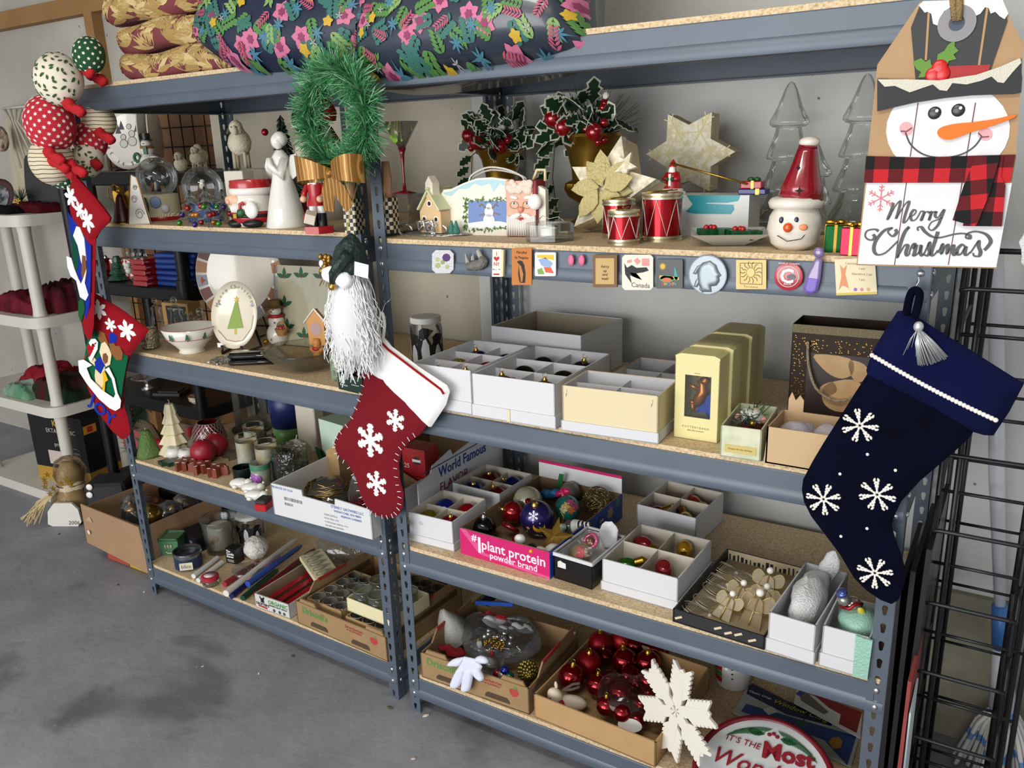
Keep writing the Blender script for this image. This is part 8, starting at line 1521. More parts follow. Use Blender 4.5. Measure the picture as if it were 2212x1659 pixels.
# back of the fourth shelf
p=LY(4,545,.47);t=T('tall_glass_jar','tall clear glass cylinder on a dark base at the back','jar',p);P(t,'glass',lathe([(.06,.012),(.06,.26)],26,cap=False),glass('#e3e6e3','cylinder_glass',.6,.03,.92,.2),1);P(t,'base',lathe([(.075,0),(.075,.008),(.05,.014),(.001,.014)],26),M('#3a3a38',.4),40)
p=LY(4,628,.45);t=T('blue_green_pail','dark blue metal pail with a green lower band','pail',p);P(t,'pail',lathe([(.06,.06),(.07,.21),(.066,.21),(.058,.065)],26),M('#16245c',.4),1);P(t,'green_band',lathe([(.055,0),(.061,.06)],26),M('#5c8a4c',.4),1)
p=LY(4,676,.42);O('white_board','cream painted wooden block at the back of the fourth shelf','block',box(.085,.05,.22,b=.003),M('#cfc8b8',.6),p,.1,smooth=0)
p=LY(4,722,.26);t=T('mint_gift_bag','mint green paper gift bag with a dark green scalloped side','bag',(p.x,p.y,p.z+.0),-.15);P(t,'bag_body',ext([(-.045,.0),(.06,.0),(.07,.19),(-.055,.19)],.07,0),M('#bfd6c4',.6,name='mint_paper'),0);P(t,'scalloped_trim',ext([(-.075,.09),(-.05,.09),(-.045,0),(.05,0),(.05,-.0)]+[(.05-.1*q/12,.012+.01*abs(math.sin(q*pi/3))) for q in range(13)],.004,-.01),M('#14502e',.6),0)
p=LY(4,745,.1);O('red_pink_cloth','pink and red printed cloth bundle behind the stocking','cloth',wob(ell(.04,.04,.04,(0,0,.038),16,10),.01,30),M('#8c3034',.9,noise=('#c98f84',18.,.1)),p,0)
# ------------------------------------------------------------------ left unit, bottom shelf
def l5(u,v):return onz(u,v,ZL[4]+BT)
p=l5(377,1192);t=T('green_square_candle','square green ceramic candle pot with white holly marks','candle',p,.5);gc=M('#4a7a54',.25,coat=.4,name='green_glaze');P(t,'pot',join(([(-.03,-.03,0),(.03,-.03,0),(.03,.03,0),(-.03,.03,0),(-.038,-.038,.07),(.038,-.038,.07),(.038,.038,.07),(-.038,.038,.07)],[(0,3,2,1),(0,1,5,4),(1,2,6,5),(2,3,7,6),(3,0,4,7)]),tr(tray_geo(.076,.076,.01,.006),(-.038,-.038,.062))),gc,0);P(t,'wax',box(.062,.062,.004,(0,0,.056)),M('#a8b09a',.5),0);P(t,'white_mark',join(*[tube([(-.012+.01*j,-.036,.03),(-.014+.011*j,-.038,.045),(-.008+.01*j,-.0385,.05),(-.008+.01*j,-.037,.036)],.0014,4) for j in range(3)]+[tube([(-.014,-.035,.018),(-.008,-.034,.012),(.006,-.034,.012),(.012,-.035,.018)],.0014,4)]),wht,1)
p=l5(409,1223);t=T('blue_tin_candle','round silver tin candle with navy label','candle',p,.3);P(t,'tin',lathe([(.044,0),(.047,.003),(.047,.05),(.05,.052),(.05,.058),(.047,.06),(.05,.066),(.046,.066),(.046,.05)],30),M('#8f9498',.25,.9,name='brushed_tin'),40);P(t,'navy_label',lathe([(.0475,.006),(.0475,.046)],30,cap=False),M('#1c2c4c',.5),1);P(t,'wax',lathe([(.045,.05),(.001,.052)],24),M('#20283c',.5),1)
P(t,'cream_patch',tr(box(.045,.001,.028,b=.0004),(.022,-.044,.01),(0,0,.45)),M('#d6d0b0',.5),0);text(t,'bliss',.02,M('#8a8c9c',.5),(.0225,-.046,.024),(pi/2,0,.45))
p=l5(480,1188);t=T('jar_candle','large clear glass jar with an ivory candle printed with a leaf','candle',p);P(t,'glass',lathe([(.05,0),(.054,.005),(.058,.08),(.062,.125),(.068,.135),(.064,.136),(.056,.12),(.05,.02),(.001,.016)],30),cgt,1);P(t,'wax',lathe([(.04,.018),(.042,.02),(.043,.1),(.04,.104),(.001,.104)],26),M('#dcd3bc',.5,sub=.2,name='ivory_pillar'),40)
for (a,z,c,r) in ((-.2,.05,'#d9b24c',.012),(.5,.066,'#cf8a3c',.012),(.25,.052,'#3a3428',.007),(.1,.07,'#c9c0b8',.009)):P(t,'printed_leaf',tr(ell(r,.001,r*1.2,n=10,m=6),(math.sin(a)*.0432,-math.cos(a)*.0432,z),(0,.3,a)),M(c,.5),1)
pjar('glass jar painted with penguins, white lid, on the left bottom shelf',l5(543,1165),.05,.11)
p=l5(432,1176);t=T('navy_gift_box','flat navy gift box behind the tin candle','box',p,-.1);P(t,'box_body',box(.12,.1,.06,b=.001),M('#10131f',.4,name='navy_card'),0);P(t,'fine_print',box(.06,.0004,.002,(.015,-.0503,.02)),M('#8a8c9c',.5),0);P(t,'emblem',tube([(.03+.008*math.cos(a),-.0505,.04+.006*math.sin(a*2)) for a in [q*pi/8 for q in range(16)]],.0008,4,True),M('#8a8c9c',.5),1)
p=l5(509,1212);t=T('candle_shaver_box','small black box lettered The Candle Shaver','box',p,.15);P(t,'box_body',box(.048,.04,.058,b=.0005),M('#0c0c0e',.3,name='black_card'),0);wt=M('#e0e0e0',.5)
for i,s_ in enumerate(('The','Candle','Shaver')):text(t,s_,.012,wt,(-.019,-.0205,.048-i*.0105),al='LEFT',off=.0004)
for i in range(3):P(t,'fine_print',box(.03,.0004,.0012,(-.003,-.0203,.014-i*.004)),wt,0)
p=l5(556,1205);t=T('rose_ball_candle','white ball candle textured with roses','candle',p);P(t,'wax',wob(ell(.044,c=(0,0,.042),n=28,m=18),.005,75),M('#d9d6d0',.6,bump=(60,1.),name='white_rose_wax'),1)
p=l5(456,1262);t=T('red_lid_jar','small glass jar with a red printed lid','jar',p);P(t,'glass',lathe([(.026,0),(.028,.003),(.028,.024)],22),cgt,1);P(t,'lid',lathe([(.03,.022),(.03,.034),(.027,.036),(.001,.036)],24),M('#a82a3c',.3),40);P(t,'lid_print',lathe([(.02,.0362),(.001,.0366)],20),M('#c9b8c0',.4),1)
def taper(label,u0,v0,u1,v1,r,c,cat='candle',h=0,tip=True,m=None):
    a=onz(u0,v0,ZL[4]+BT+r+h);b=onz(u1,v1,ZL[4]+BT+r+h);t=T('taper_candle',label,cat,a,0,'taper candles');d=b-a;P(t,'wax',tube([(0,0,0),tuple(d*.92),tuple(d)] if tip else [(0,0,0),tuple(d)],[r,r*.85,r*.3] if tip else r,12),m or M(c,.35),40);return t
taper('thin white taper candle, behind the other white one',418,1245,470,1205,.009,'#d9d9d8',tip=False);taper('thin white taper candle, next to the red-lidded jar',428,1254,480,1215,.009,'#d9d9d8',tip=False)
taper('thick white candle crossing the blue candles',488,1282,640,1165,.012,'#dcdad2',h=.012);taper('navy blue taper candle',500,1288,600,1205,.010,'#161c5c');taper('bright blue taper candle lying on top',535,1262,652,1178,.011,'#2a50a8',h=.02);taper('dark green striped taper candle',524,1292,600,1230,.010,'#14402c');taper('maroon taper candle in cellophane',552,1285,680,1185,.010,'#6e0c1c',h=.004);taper('pink-ended red taper candle',485,1262,560,1212,.010,'#9c2a3c');taper('lilac glitter taper candle',540,1245,605,1200,.010,'#a88ab8',h=.01)
a=l5(512,1250);O('cellophane_wrap','crumpled cellophane with a pink sticker beside the tapers','wrapper',wob(tr(ell(.06,.05,.016,n=18,m=10),(.03,.03,.018)),.012,40),clr,a,.4);t=T('paper_label','small pink printed paper label among the tapers','label',onz(530,1248,ZL[4]+BT+.028),.5);P(t,'paper',flat([(-.02,-.014),(.02,-.014),(.02,.014),(-.02,.014)],.0006),M('#cf9f90',.6),0)
# organic spread carton
a=l5(553,1311);b=l5(641,1342);rz_=math.atan2(b.y-a.y,b.x-a.x);t=T('fruit_spread_carton','white carton printed Organic with a bear, holding red tapers','box',a,rz_);W=.155;D=.34;H=.05;P(t,'box_body',tray_geo(W,D,H,.003),M('#c9c9c6',.6,name='white_kraft_inside'),0);P(t,'inner_lining',tray_geo(W-.007,D-.007,H-.003,.001),M('#9c8a70',.8),0,loc=(.0035,.0035,.0032))
text(t,'ORGANIC',.019,M('#4a8a3c',.6),(.105,-.0006,.036),off=.0004);text(t,'PREMIUM FRUIT SPREAD',.0075,blk,(.105,-.0006,.0245));text(t,'CROFTER\u2019S',.012,blk,(.034,-.0006,.019),off=.0003);P(t,'red_banner',ext([(.014,.008),(.055,.006),(.055,.012),(.014,.014)],.0005,-.0005),M('#b02a2c',.5),0);P(t,'bear_print',ext([(.026,.026),(.044,.026),(.042,.034),(.046,.046),(.04,.048),(.038,.042),(.03,.042),(.026,.048),(.022,.046),(.028,.034)],.0005,-.0005),blk,0)
for x in (.085,.11,.13):P(t,'seal_print',ext(circ(.006,12),.0005,-.0005),M('#4a4a4a',.6),0,loc=(x,0,.010))
c_,s_=math.cos(rz_),math.sin(rz_)
for i in range(6):
    x=.03+i*.019;o=T('red_taper_candle',f'red taper candle in the Organic carton, number {["one", "two", "three", "four", "five", "six"][i]} from the left','candle',(a.x+x*c_-.02*s_,a.y+x*s_+.02*c_,a.z+.022+.012*(i % 2)),rz_,'red tapers in the carton');P(o,'wax',tube([(0,0,0),(0,.2,.004),(0,.22,.004)],[.0095,.008,.003],4),M('#a01a26',.3,coat=.3),0)
p=onz(690,1226,ZL[4]+BT+.062);t=T('bulb_card','cream tray of five clear replacement bulbs on the red tapers','tray',p,-.5,None,(.1,.12,-.45));P(t,'tray',box(.16,.085,.018,b=.003),M('#cfc8a4',.6),0)
for i in range(5):P(t,'clear_bulb',tube([(-.06+i*.03,-.03,.022),(-.06+i*.03,-.005,.022),(-.06+i*.03,.025,.021)],[.004,.01,.002],10),cgt,1)
O('clear_film_wrap','large sheet of crumpled clear film behind the bulb tray','wrapper',wob(ell(.1,.06,.05,n=22,m=12),.025,16),clr,onz(740,1190,ZL[4]+BT+.07),.3)
# strawberry crate with glasses
ca=Vector((-.468,.03,ZL[4]+BT));crz=-.05;berrybox('strawberry crate on the left bottom shelf, holding cartons of glasses',ca,crz,.385,.35,.11)
tum=mesh('tumbler',lathe([(.019,0),(.021,.002),(.023,.07),(.022,.07),(.02,.004),(.001,.003)],18),cg,1);rimm=mesh('tumbler_rim',tube([(.023*math.cos(a_),.023*math.sin(a_),.07) for a_ in [q*pi/9 for q in range(18)]],.0009,4,True),M('#8f8f84',.2,.4),1)
c_,s_=math.cos(crz),math.sin(crz)
def inc(x,y,z):return Vector((ca.x+x*c_-y*s_,ca.y+x*s_+y*c_,ca.z+z))
def gcarton(label,x,y,nx,ny,z,cell=.052):
    W,D=nx*cell,ny*cell;t=obox('glass_carton',label,inc(x,y,z),crz,W,D,.075,nx,ny,kraft,None,None,group='cartons of glasses')
    for i in range(1,ny):P(t,'divider',box(W-.008,.002,.06,(W/2,D*i/ny,.004)),kraftd,0)
    for i in range(1,nx):P(t,'divider',box(.002,D-.008,.06,(W*i/nx,D/2,.004)),kraftd,0)
    rows=['front','second','third','rear'];cols=['left','middle','right']
    for i in range(nx):
        for j in range(ny):
            o=T('drinking_glass',f'small clear tumbler, {rows[j]} row {cols[i]} of {label.split(",")[0]}','glass',inc(x+(i+.5)*cell,y+(j+.5)*cell,z+.006),crz,'small tumblers');P(o,'tumbler',tum,None);P(o,'tumbler_rim',rimm,None)
gcarton('the large divided carton, left in the strawberry crate',.018,.03,3,4,.005);gcarton('the short divided carton, under the cream box',.2,.02,3,2,.005);gcarton('the back divided carton, behind the cream box',.205,.22,3,2,.005)
p=inc(.19,.04,.085);t=obox('cream_glass_box','cream open box of clear tumblers on top of the cartons',p,crz,.2,.15,.045,1,1,M('#dcd4ae',.6,name='cream_board'),None,None)
for i in range(3):
    for j in range(2):o=T('drinking_glass',f'clear tumbler in the cream box, {["front", "rear"][j]} row {["left", "middle", "right"][i]}','glass',inc(.225+i*.062,.075+j*.07,.089),0,'small tumblers');P(o,'tumbler',tum,None).scale=(1.25,1.25,.9);P(o,'tumbler_rim',rimm,None).scale=(1.25,1.25,.9)
# ------------------------------------------------------------------ left background
woodb=M('#a07848',.7,noise=('#8a6438',5.,.3),name='pine_lumber')
S('trim_1',box(2.6,.05,.075,(-3.3,RY-.0,2.17)),woodb);S('trim_3',box(.06,.05,2.17,(-2.3,RY-.0,0)),woodb)
plyb=M('#7a5230',.6,noise=('#8c6238',3.,.35),name='brown_plywood')
S('wall_plywood',box(.92,.02,1.5,(-1.86,RY+.012,.28)),plyb)
blackr=M('#08080b',.45,spec=.3,name='black_resin'); 
t=T('wire_grid_panel','black wire grid panel standing against the brown plywood','grid panel',(-1.84,RY-.055,.72));wv=mesh('vertical_wire',tube([(0,0,0),(0,0,1.05)],.0028,6),blackr,1);wh_=mesh('horizontal_wire',tube([(-.42,0,0),(.42,0,0)],.0028,6),blackr,1)
for i in range(12):P(t,'vertical_wire',wv,None,loc=(-.418+i*.076,0,0))
for i in range(14):P(t,'horizontal_wire',wh_,None,loc=(0,-.005,.01+i*.078))
BX0,BX1,BY0,BY1=-2.01,-1.325,.42,.72
t=T('black_resin_shelves','black plastic shelving unit behind the left end of the steel shelves','shelving unit',(BX0,BY0,0));bw_,bd_=BX1-BX0,BY1-BY0
for z in (.2,.60,1.07,1.50):P(t,'shelf',join(box(bw_+.05,bd_+.04,.05,(bw_/2,bd_/2,z-.05),.006)),blackr,30)
for x in (0,bw_):
    for y in (0,bd_):P(t,'post',lathe([(.023,0),(.023,.15),(.026,.15),(.026,.2),(.022,.2),(.022,1.45)],16),blackr,40,loc=(x,y,0));P(t,'collar',lathe([(.03,0),(.03,.045)],16),blackr,40,loc=(x,y,1.06))
zA,zB,zC,zD=1.5,1.07,.60,.2
# items on the black unit
t=T('snowmen_platter','oval platter printed with snowmen and Let it Snow, on the black shelves','platter',(-1.80,.60,1.625),0,None,(-.12,0,.45));g=disc([(.001,0),(.75,0),(1,.012),(1,.015),(.74,.004),(.001,.004)]);P(t,'plate',([(x*.1,y,z*.122) for x,y,z in g[0]],g[1]),M('#d3cfc6',.2,coat=.5,name='white_glaze'),1);gk=M('#3c3c40',.6)
for (x,z,r) in ((-.015,-.02,.016),(-.015,.006,.011),(.022,-.012,.018),(.022,.018,.013),(.012,.046,.01)):o=P(t,'printed_snowman',ext(circ(r,16),.0006,-.0056),M('#b9b6ae',.5),0,loc=(x,0,z));P(o,'outline',tube([(r*math.cos(a),-.006,r*math.sin(a)) for a in [i*pi/8 for i in range(16)]],.0009,4,True),gk,1)
for (x,z) in ((-.035,.04),(.045,.045),(-.02,.055)):P(t,'printed_tree',ext([(-.012,0),(.012,0),(0,.035)],.0006,-.0056),gk,0,loc=(x,0,z-.02))
for i,ch in enumerate('Let it Snow*'):a=pi+.1+i*.24;text(t,ch,.022,gk,(math.cos(a)*.083,-.0115,math.sin(a)*.102),(pi/2,-(a+pi/2),0))
tt=T('platter_easel','dark easel under the snowmen platter','easel',(-1.80,.60,zA),.45);P(tt,'easel_frame',join(tube([(-.05,-.04,.004),(-.045,.03,.004),(-.01,.04,.06)],.004,6),tube([(.05,-.04,.004),(.045,.03,.004),(.01,.04,.06)],.004,6)),M('#2c1c14',.5),1)
p=Vector((-1.57,.52,zA));t=T('snowman_wreath_figurine','ceramic snowman with top hat and green wreath, on the black shelves','figurine',p,.5);wg=M('#dcd8d0',.2,coat=.4)
P(t,'body',join(ell(.036,.034,.034,(0,0,.032),18,12),ell(.026,.025,.024,(0,0,.072),16,10)),wg,1);P(t,'head',ell(.019,n=14,m=10,c=(0,-.003,.1)),wg,1);P(t,'top_hat',lathe([(.025,.112),(.025,.115),(.016,.116),(.017,.138),(.001,.139)],16),M('#18181a',.4),45);P(t,'scarf',tube([(.02*math.cos(a),.02*math.sin(a),.087) for a in [i*pi/7 for i in range(14)]],.006,7,True),M('#8c5a2c',.5),1);P(t,'scarf_end',tr(box(.014,.006,.03),(.004,-.026,.06)),M('#2c5a34',.5),0);P(t,'wreath',tube([(-.034+.012*math.cos(a),-.02,.05+.014*math.sin(a)) for a in [i*pi/6 for i in range(12)]],.006,7,True),M('#2c5a30',.6),1);P(t,'bell',ell(.008,c=(.02,-.03,.035),n=10,m=6),gold,1);P(t,'nose',lathe([(.003,0),(.0005,.014)],8),M('#c2602c',.4),1,loc=(0,-.02,.1),rot=(pi/2,0,0))
for i in range(2):
    t=O('edge_on_plate',f'white dinner plate seen edge-on on the black shelves, {["front", "rear"][i]} one','plate',tr(lathe([(.001,0),(.09,0),(.13,.014),(.13,.018),(.088,.006),(.001,.005)],36),rot=(pi/2,0,0)),M('#d0ccc2',.2,coat=.5),(-1.66+.02*i,.60+.03*i,zA+.132),0,'edge-on plates',(0,0,-.80))
red_g=M('#6e0c14',.12,.5,coat=.4)
ball('dark red glass ball with silver cap on the black shelves',(-1.93,.5,zB+.042),.04,'#5c0c12',capc='#b8b8b4')
t=T('tree_canister','red ceramic canister with green trees and a snowman on the black shelves','canister',(-1.76,.52,zB),.3);P(t,'canister',box(.2,.07,.085,b=.004),M('#8c1c20',.3,noise=('#dcd8d0',60.,.03)),0)
for x in (-.055,.055):P(t,'ceramic_tree',tr(lathe(tiers(4,.046,.1,.004),16),(x,-.04,0)),M('#14402c',.3,coat=.4,bump=(60,.8)),40)
P(t,'ceramic_snowman',join(ell(.014,c=(0,-.045,.04),n=10,m=8),ell(.01,c=(0,-.045,.062),n=10,m=8)),M('#c9c4b8',.4),1)
for i in range(3):o=T('glass_shaker',f'small glass shaker with metal cap, {["left", "middle", "right"][i]} of three on the canister','shaker',(-1.81+i*.045,.53,zB+.0855),.3,'glass shakers');P(o,'glass',lathe([(.016,0),(.018,.006),(.016,.03),(.01,.04)],14),cgt,1);P(o,'cap',lathe([(.012,.038),(.012,.048),(.001,.05)],14),sil,40)
for i in range(5):o=T('red_packet',f'shiny red packet, {["bottom", "second", "third", "fourth", "top"][i]} of the stack on the black shelves','packet',(-1.565+.004*(i % 2),.46,zB+.021*i),.05*(i % 2),'stacked red packets');P(o,'packet',box(.085,.13,.02,b=.003),M('#8f1620',.25,coat=.4),30);P(o,'label_strip',box(.086,.02,.002,(0,-.05,.009)),M('#d0c4b8',.5),0)
for i in range(6):O('blue_bundle',f'folded blue plastic sheet, {["bottom", "second", "third", "fourth", "fifth", "top"][i]} of the pile on the black shelves','plastic sheet',wob(box(.2,.17,.02,b=.005),.004,20,i),M('#16357c',.4),(-1.415+.003*i,.52,zB+.022*i),.03*i,'folded blue sheets')
t=T('silver_compote','stacked silver dishes on the lower black shelf','dish',(-1.78,.5,zC));P(t,'dish',lathe([(.03,0),(.01,.01),(.01,.03),(.06,.05),(.062,.052),(.05,.046),(.001,.035)],22),sil,1)
O('sand_dollar_dish','small striped brown and cream dish on the lower black shelf','dish',lathe([(.02,0),(.034,.012),(.036,.03),(.03,.03),(.001,.02)],20),M('#8a6a54',.5,noise=('#d0c4b0',30.,.1)),(-1.4,.46,zC),0)
O('dark_picture_frame','dark picture frame lying on the lower black shelf','frame',join(box(.12,.09,.012),box(.09,.06,.004,(0,0,.012))),M('#1c1814',.5),(-1.62,.5,zC),.4)
# pine garland with red bow on the lowest black shelf
t=T('pine_wreath_bow','dark green pine wreath with a big red bow on the lowest black shelf','wreath',(-1.68,.52,zD+.2),0,None,(-.2,0,.5));random.seed(60);g=[]
for i in range(1500):
    a=rnd(0,6.28);c=Vector((.2*math.cos(a),0,.16*math.sin(a)));d=Vector((rnd(-1,1),rnd(-1,.4),rnd(-1,1))).normalized();e=c+d*rnd(.04,.075);w=d.orthogonal().normalized()*.0018;g.append(([tuple(c-w),tuple(c+w),tuple(e)],[(0,1,2)]))
P(t,'pine_needles',join(*g),M('#1a3322',.7),0,kind='stuff')
rb=M('#8c1420',.6,name='red_ribbon')
for s_ in (-1,1):pts=crv([(0,0,0,.03),(s_*.05,-.04,.02,.06),(s_*.13,-.05,.035,.08),(s_*.15,-.02,.03,.08),(s_*.08,.0,.01,.06),(0,0,0,.03)],5);P(t,'bow_loop',loopstrip(pts,.05),rb,1,loc=(-.02,-.06,-.03));P(t,'bow_tail',ribbon([(0,0),(s_*.04,-.08),(s_*.07,-.16)],[.03,.06,.07],.002),rb,0,loc=(-.02,-.065,-.03))
P(t,'bow_knot',ell(.022,n=12,m=8),rb,1,loc=(-.02,-.07,-.03));P(t,'tinsel_glints',join(*[ell(.005,c=(rnd(-.2,.1),rnd(-.08,-.03),rnd(-.2,.15)),n=6,m=4) for i in range(40)]),M('#a8141c',.1,.8),1,kind='stuff')
t=T('ivy_sprig','green ivy sprig hanging beside the left post','artificial plant',(-1.52,.28,.42));iv=mesh('ivy_leaf',tr(flat([(x*.035,y*.045) for x,y in hl],.0008)),M('#2f5a2c',.6))
for i in range(14):P(t,'ivy_leaf',iv,None,loc=(rnd(-.04,.04),rnd(-.02,.02),-.1+i*.013),rot=(rnd(-1,1),rnd(-1,1),rnd(0,6)))
P(t,'stem',tube([(0,0,.1),(.01,0,.0),(-.01,0,-.1)],.002,5),M('#4a5a2c',.8),1)
# white plastic shelving
wp=M('#d0ccc2',.45,name='white_resin');WX,WY0=-2.26,.335
t=T('white_plastic_shelves','white plastic shelving unit at the far left','shelving unit',(WX,WY0,0));WL_,WD_=.82,.4
def rrect(w,d,r):return [(w/2*sx+sx2*0-(r if k in (0,) else 0)*0+c_,d_) for sx in () for c_ in ()] 
def rshelf(w,d,h,r=.07):
    o=[]
    for cx_,cy_,a0 in ((-r,r,-pi/2),(-r,d-r,0),(-w+r,d-r,pi/2),(-w+r,r,pi)):
        for j in range(6):a=a0+j*pi/10;o.append((cx_+r*math.cos(a),cy_+r*math.sin(a)))
    return flat(o,h)
for z in (.0,.435,.845,1.285):P(t,'shelf',rshelf(WL_,WD_,.048),wp,30,loc=(0,0,z))
for z0,z1 in ((.048,.435),(.483,.845),(.893,1.285)):
    for x in (-.06,-WL_+.06):
        for y in (.06,WD_-.06):P(t,'post',lathe([(.03,0),(.026,.03),(.026,z1-z0-.03),(.03,z1-z0)],18),wp,40,loc=(x,y,z0))
def cloth(label,c,x,y,z,w,d,h,seed,c2=None,sc_=12.):
    from mathutils import noise as nz
    def top(a,b):
        e=max(0,1-abs(a)**6)*max(0,1-abs(b)**6);q=Vector((a*1.7+seed,b*1.2,seed*2.));f_=1-abs(nz.noise(q*1.6))*1.3;return (a*w/2*(1+.06*nz.noise(q*2)),b*d/2*(1+.08*nz.noise(q*2.3)),h*(.35+.65*f_*(1-abs(a)*.35))*e**.35+.004*nz.noise(q*7))
    bt=surf(lambda a,b:(a*w/2*.98,b*d/2*.98,.0),6,4);return O('folded_cloth',label,'cloth',join(surf(top,34,26),(bt[0],[tuple(reversed(f)) for f in bt[1]])),M(c,.95,spec=.1,noise=(c2,sc_,.12) if c2 else None),(x,y,z),0,'folded cloths on the white shelves',smooth=1)
cloth('crumpled burgundy cloth on the second white shelf','#4a1420',-2.52,.5,.895,.4,.24,.1,3,'#6e2030');cloth('dark plaid cloth at the right of the second white shelf','#3a1a20',-2.38,.55,.895,.2,.2,.14,5,'#5c1c2a')
cloth('red knitted cloth on the third white shelf','#7c1a24',-2.6,.55,.485,.36,.2,.13,6,'#8c2430');cloth('red and green tartan bundle on the third white shelf','#4a1620',-2.42,.5,.485,.28,.2,.12,7,'#1c3024',9.);cloth('pale blue towel with a tree on the third white shelf','#9aa8a4',-2.62,.44,.485,.22,.16,.07,8,'#5c8a6a',6.)
cloth('dark red cloth on the top white shelf','#4c1018',-2.42,.55,1.335,.3,.2,.05,9);cloth('black cloth on the top white shelf edge','#101014',-2.58,.5,1.335,.38,.24,.035,10)
t=T('picture_plate','dark red plate with a winter village picture on the top white shelf','plate',(-2.62,.46,1.385),0,None,(-.5,0,.3));g=disc([(.001,0),(.09,.002),(.1,.01),(.1,.013),(.09,.006),(.001,.005)]);P(t,'plate',g,M('#3c1218',.3),1);P(t,'picture',ext(circ(.07,20),.0006,-.0068),M('#8a8c90',.5,noise=('#20242c',40.,.1)),0)
t=T('pine_pick','small dark pine sprig with gold beads on the top white shelf','decoration',(-2.4,.45,1.385));P(t,'needles',join(*[tube([(0,0,0),(rnd(-.05,.05),rnd(-.03,.03),rnd(0,.06))],.001,3) for i in range(60)]),M('#1c2c24',.8),0,kind='stuff');P(t,'gold_beads',join(*[ell(.006,c=(rnd(-.03,.03),-.02,rnd(-.01,.01)),n=6,m=4) for i in range(14)]),gold,1,kind='stuff')
O('black_storage_lid','black rounded plastic lid standing behind the stuffed garland','lid',ext(crv([(-.12,0),(.14,0),(.14,.2),(.1,.25),(-.08,.25),(-.13,.2)],4,True),.03,0),blackr,(-2.30,.56,1.335),.5,smooth=0)
# projector carton
t=T('projector_carton','black projector carton lettered in yellow on the lowest white shelf','box',(-2.66,.42,.049),.15);W,D,H=.36,.3,.34;bkc=M('#14151a',.4,name='black_carton');P(t,'carton_body',box(W,D,H-.07,(W/2,D/2,.07)),bkc,0);P(t,'yellow_base',box(W+.001,D+.001,.07,(W/2,D/2,0)),M('#b08a34',.5),0)
ty=M('#c9a23c',.5);text(t,'Kodak',.045,ty,(.22,-.0006,.3),off=.0006)
for i,s_ in enumerate(('EKTAGRAPHIC','slide','projector')):text(t,s_,.03,M('#b8b4a8',.5),(.21,-.0006,.262-i*.034))
P(t,'label_sticker',box(.12,.001,.07,(.16,-.0008,.09)),M('#c9b8b4',.6),0);P(t,'carousel_drawing',join(*[tube([(.29+.03*math.cos(a),-.0012,.17-q*.02+.014*math.sin(a)) for a in [i*pi/8 for i in range(16)]],.0016,4,True) for q in range(3)]),M('#8a8a8a',.5),1)
for (x,y) in ((W+.0008,.04),(W+.0008,.2)):P(t,'logo_sticker',box(.001,.07,.04,(x,y,.26)),M('#c98a24',.5),0);P(t,'logo_mark',box(.0014,.03,.028,(x,y,.266)),M('#a82424',.5),0)
# gourd bag on the floor
t=T('raffia_gift_bag','clear raffia-tied bag with gold stars and a white tag marked 2006','bag',(-2.16,.30,0),.5);P(t,'bag_film',wob(lathe([(.07,0),(.095,.02),(.09,.1),(.05,.16),(.07,.22),(.05,.27),(.02,.29)],22),.012,18),glass('#e3d8c4','organza',.3,.2,.9,.6,(30,.8)),1);P(t,'filling',wob(lathe([(.05,.005),(.07,.06),(.06,.14),(.05,.22),(.02,.26)],16),.012,25),M('#c9bb9c',.9),1)
P(t,'white_tag',ext([(-.075,.01),(-.055,.0),(.06,.0),(.08,.02),(.075,.08),(.05,.11),(-.03,.11),(-.065,.07)],.012,-.098),M('#dad6ce',.5),0);text(t,'2006',.026,M('#2c2c2c',.6),(.045,-.0985,.016),shear=.2);random.seed(64)
P(t,'raffia',join(*[tube([(-.02,-.05,.16),(-.07-rnd(0,.05),-.08,.11),(-.1-rnd(0,.08),-.09-rnd(0,.04),.01+rnd(0,.05))],.0022,4) for i in range(26)]),M('#cbb68a',.8),1,kind='stuff');P(t,'gold_stars',join(*[tr(ext(star(5,.016,.006),.002,0),(rnd(-.06,.06),-.075-rnd(0,.02),.17+rnd(-.03,.1))) for i in range(10)]),gold,0,kind='stuff');P(t,'rope_tie',tube([(.055*math.cos(a),.055*math.sin(a),.165) for a in [i*pi/8 for i in range(16)]],.004,6,True),M('#5c4a30',.8),1)
t=T('top_hat_snow_box','red box shaped like a top-hatted figure on the floor','box',(-1.86,.31,0),.6);P(t,'red_box',lathe([(.11,0),(.11,.12),(.09,.125)],4),M('#7c1822',.6),0);P(t,'black_hat',join(box(.2,.17,.012,(0,0,.13)),box(.17,.14,.1,(0,0,.142),.012)),M('#16171c',.6),30);P(t,'button',join(ell(.014,.004,.014,(-.06,-.075,.2),10,6),ell(.014,.004,.014,(-.055,-.075,.235),10,6)),wht,1);P(t,'dark_window',join(*[box(.02,.002,.03,(-.05+.05*i,-.08,.04)) for i in range(3)]),M('#3a1418',.6),0)
O('stone_slab','tan stone leaning behind the red top-hat box','stone',wob(ell(.09,.05,.2,(0,0,.2),16,10),.02,12),M('#6e6048',.95,bump=(20,.8)),(-2.02,.6,0),.2)
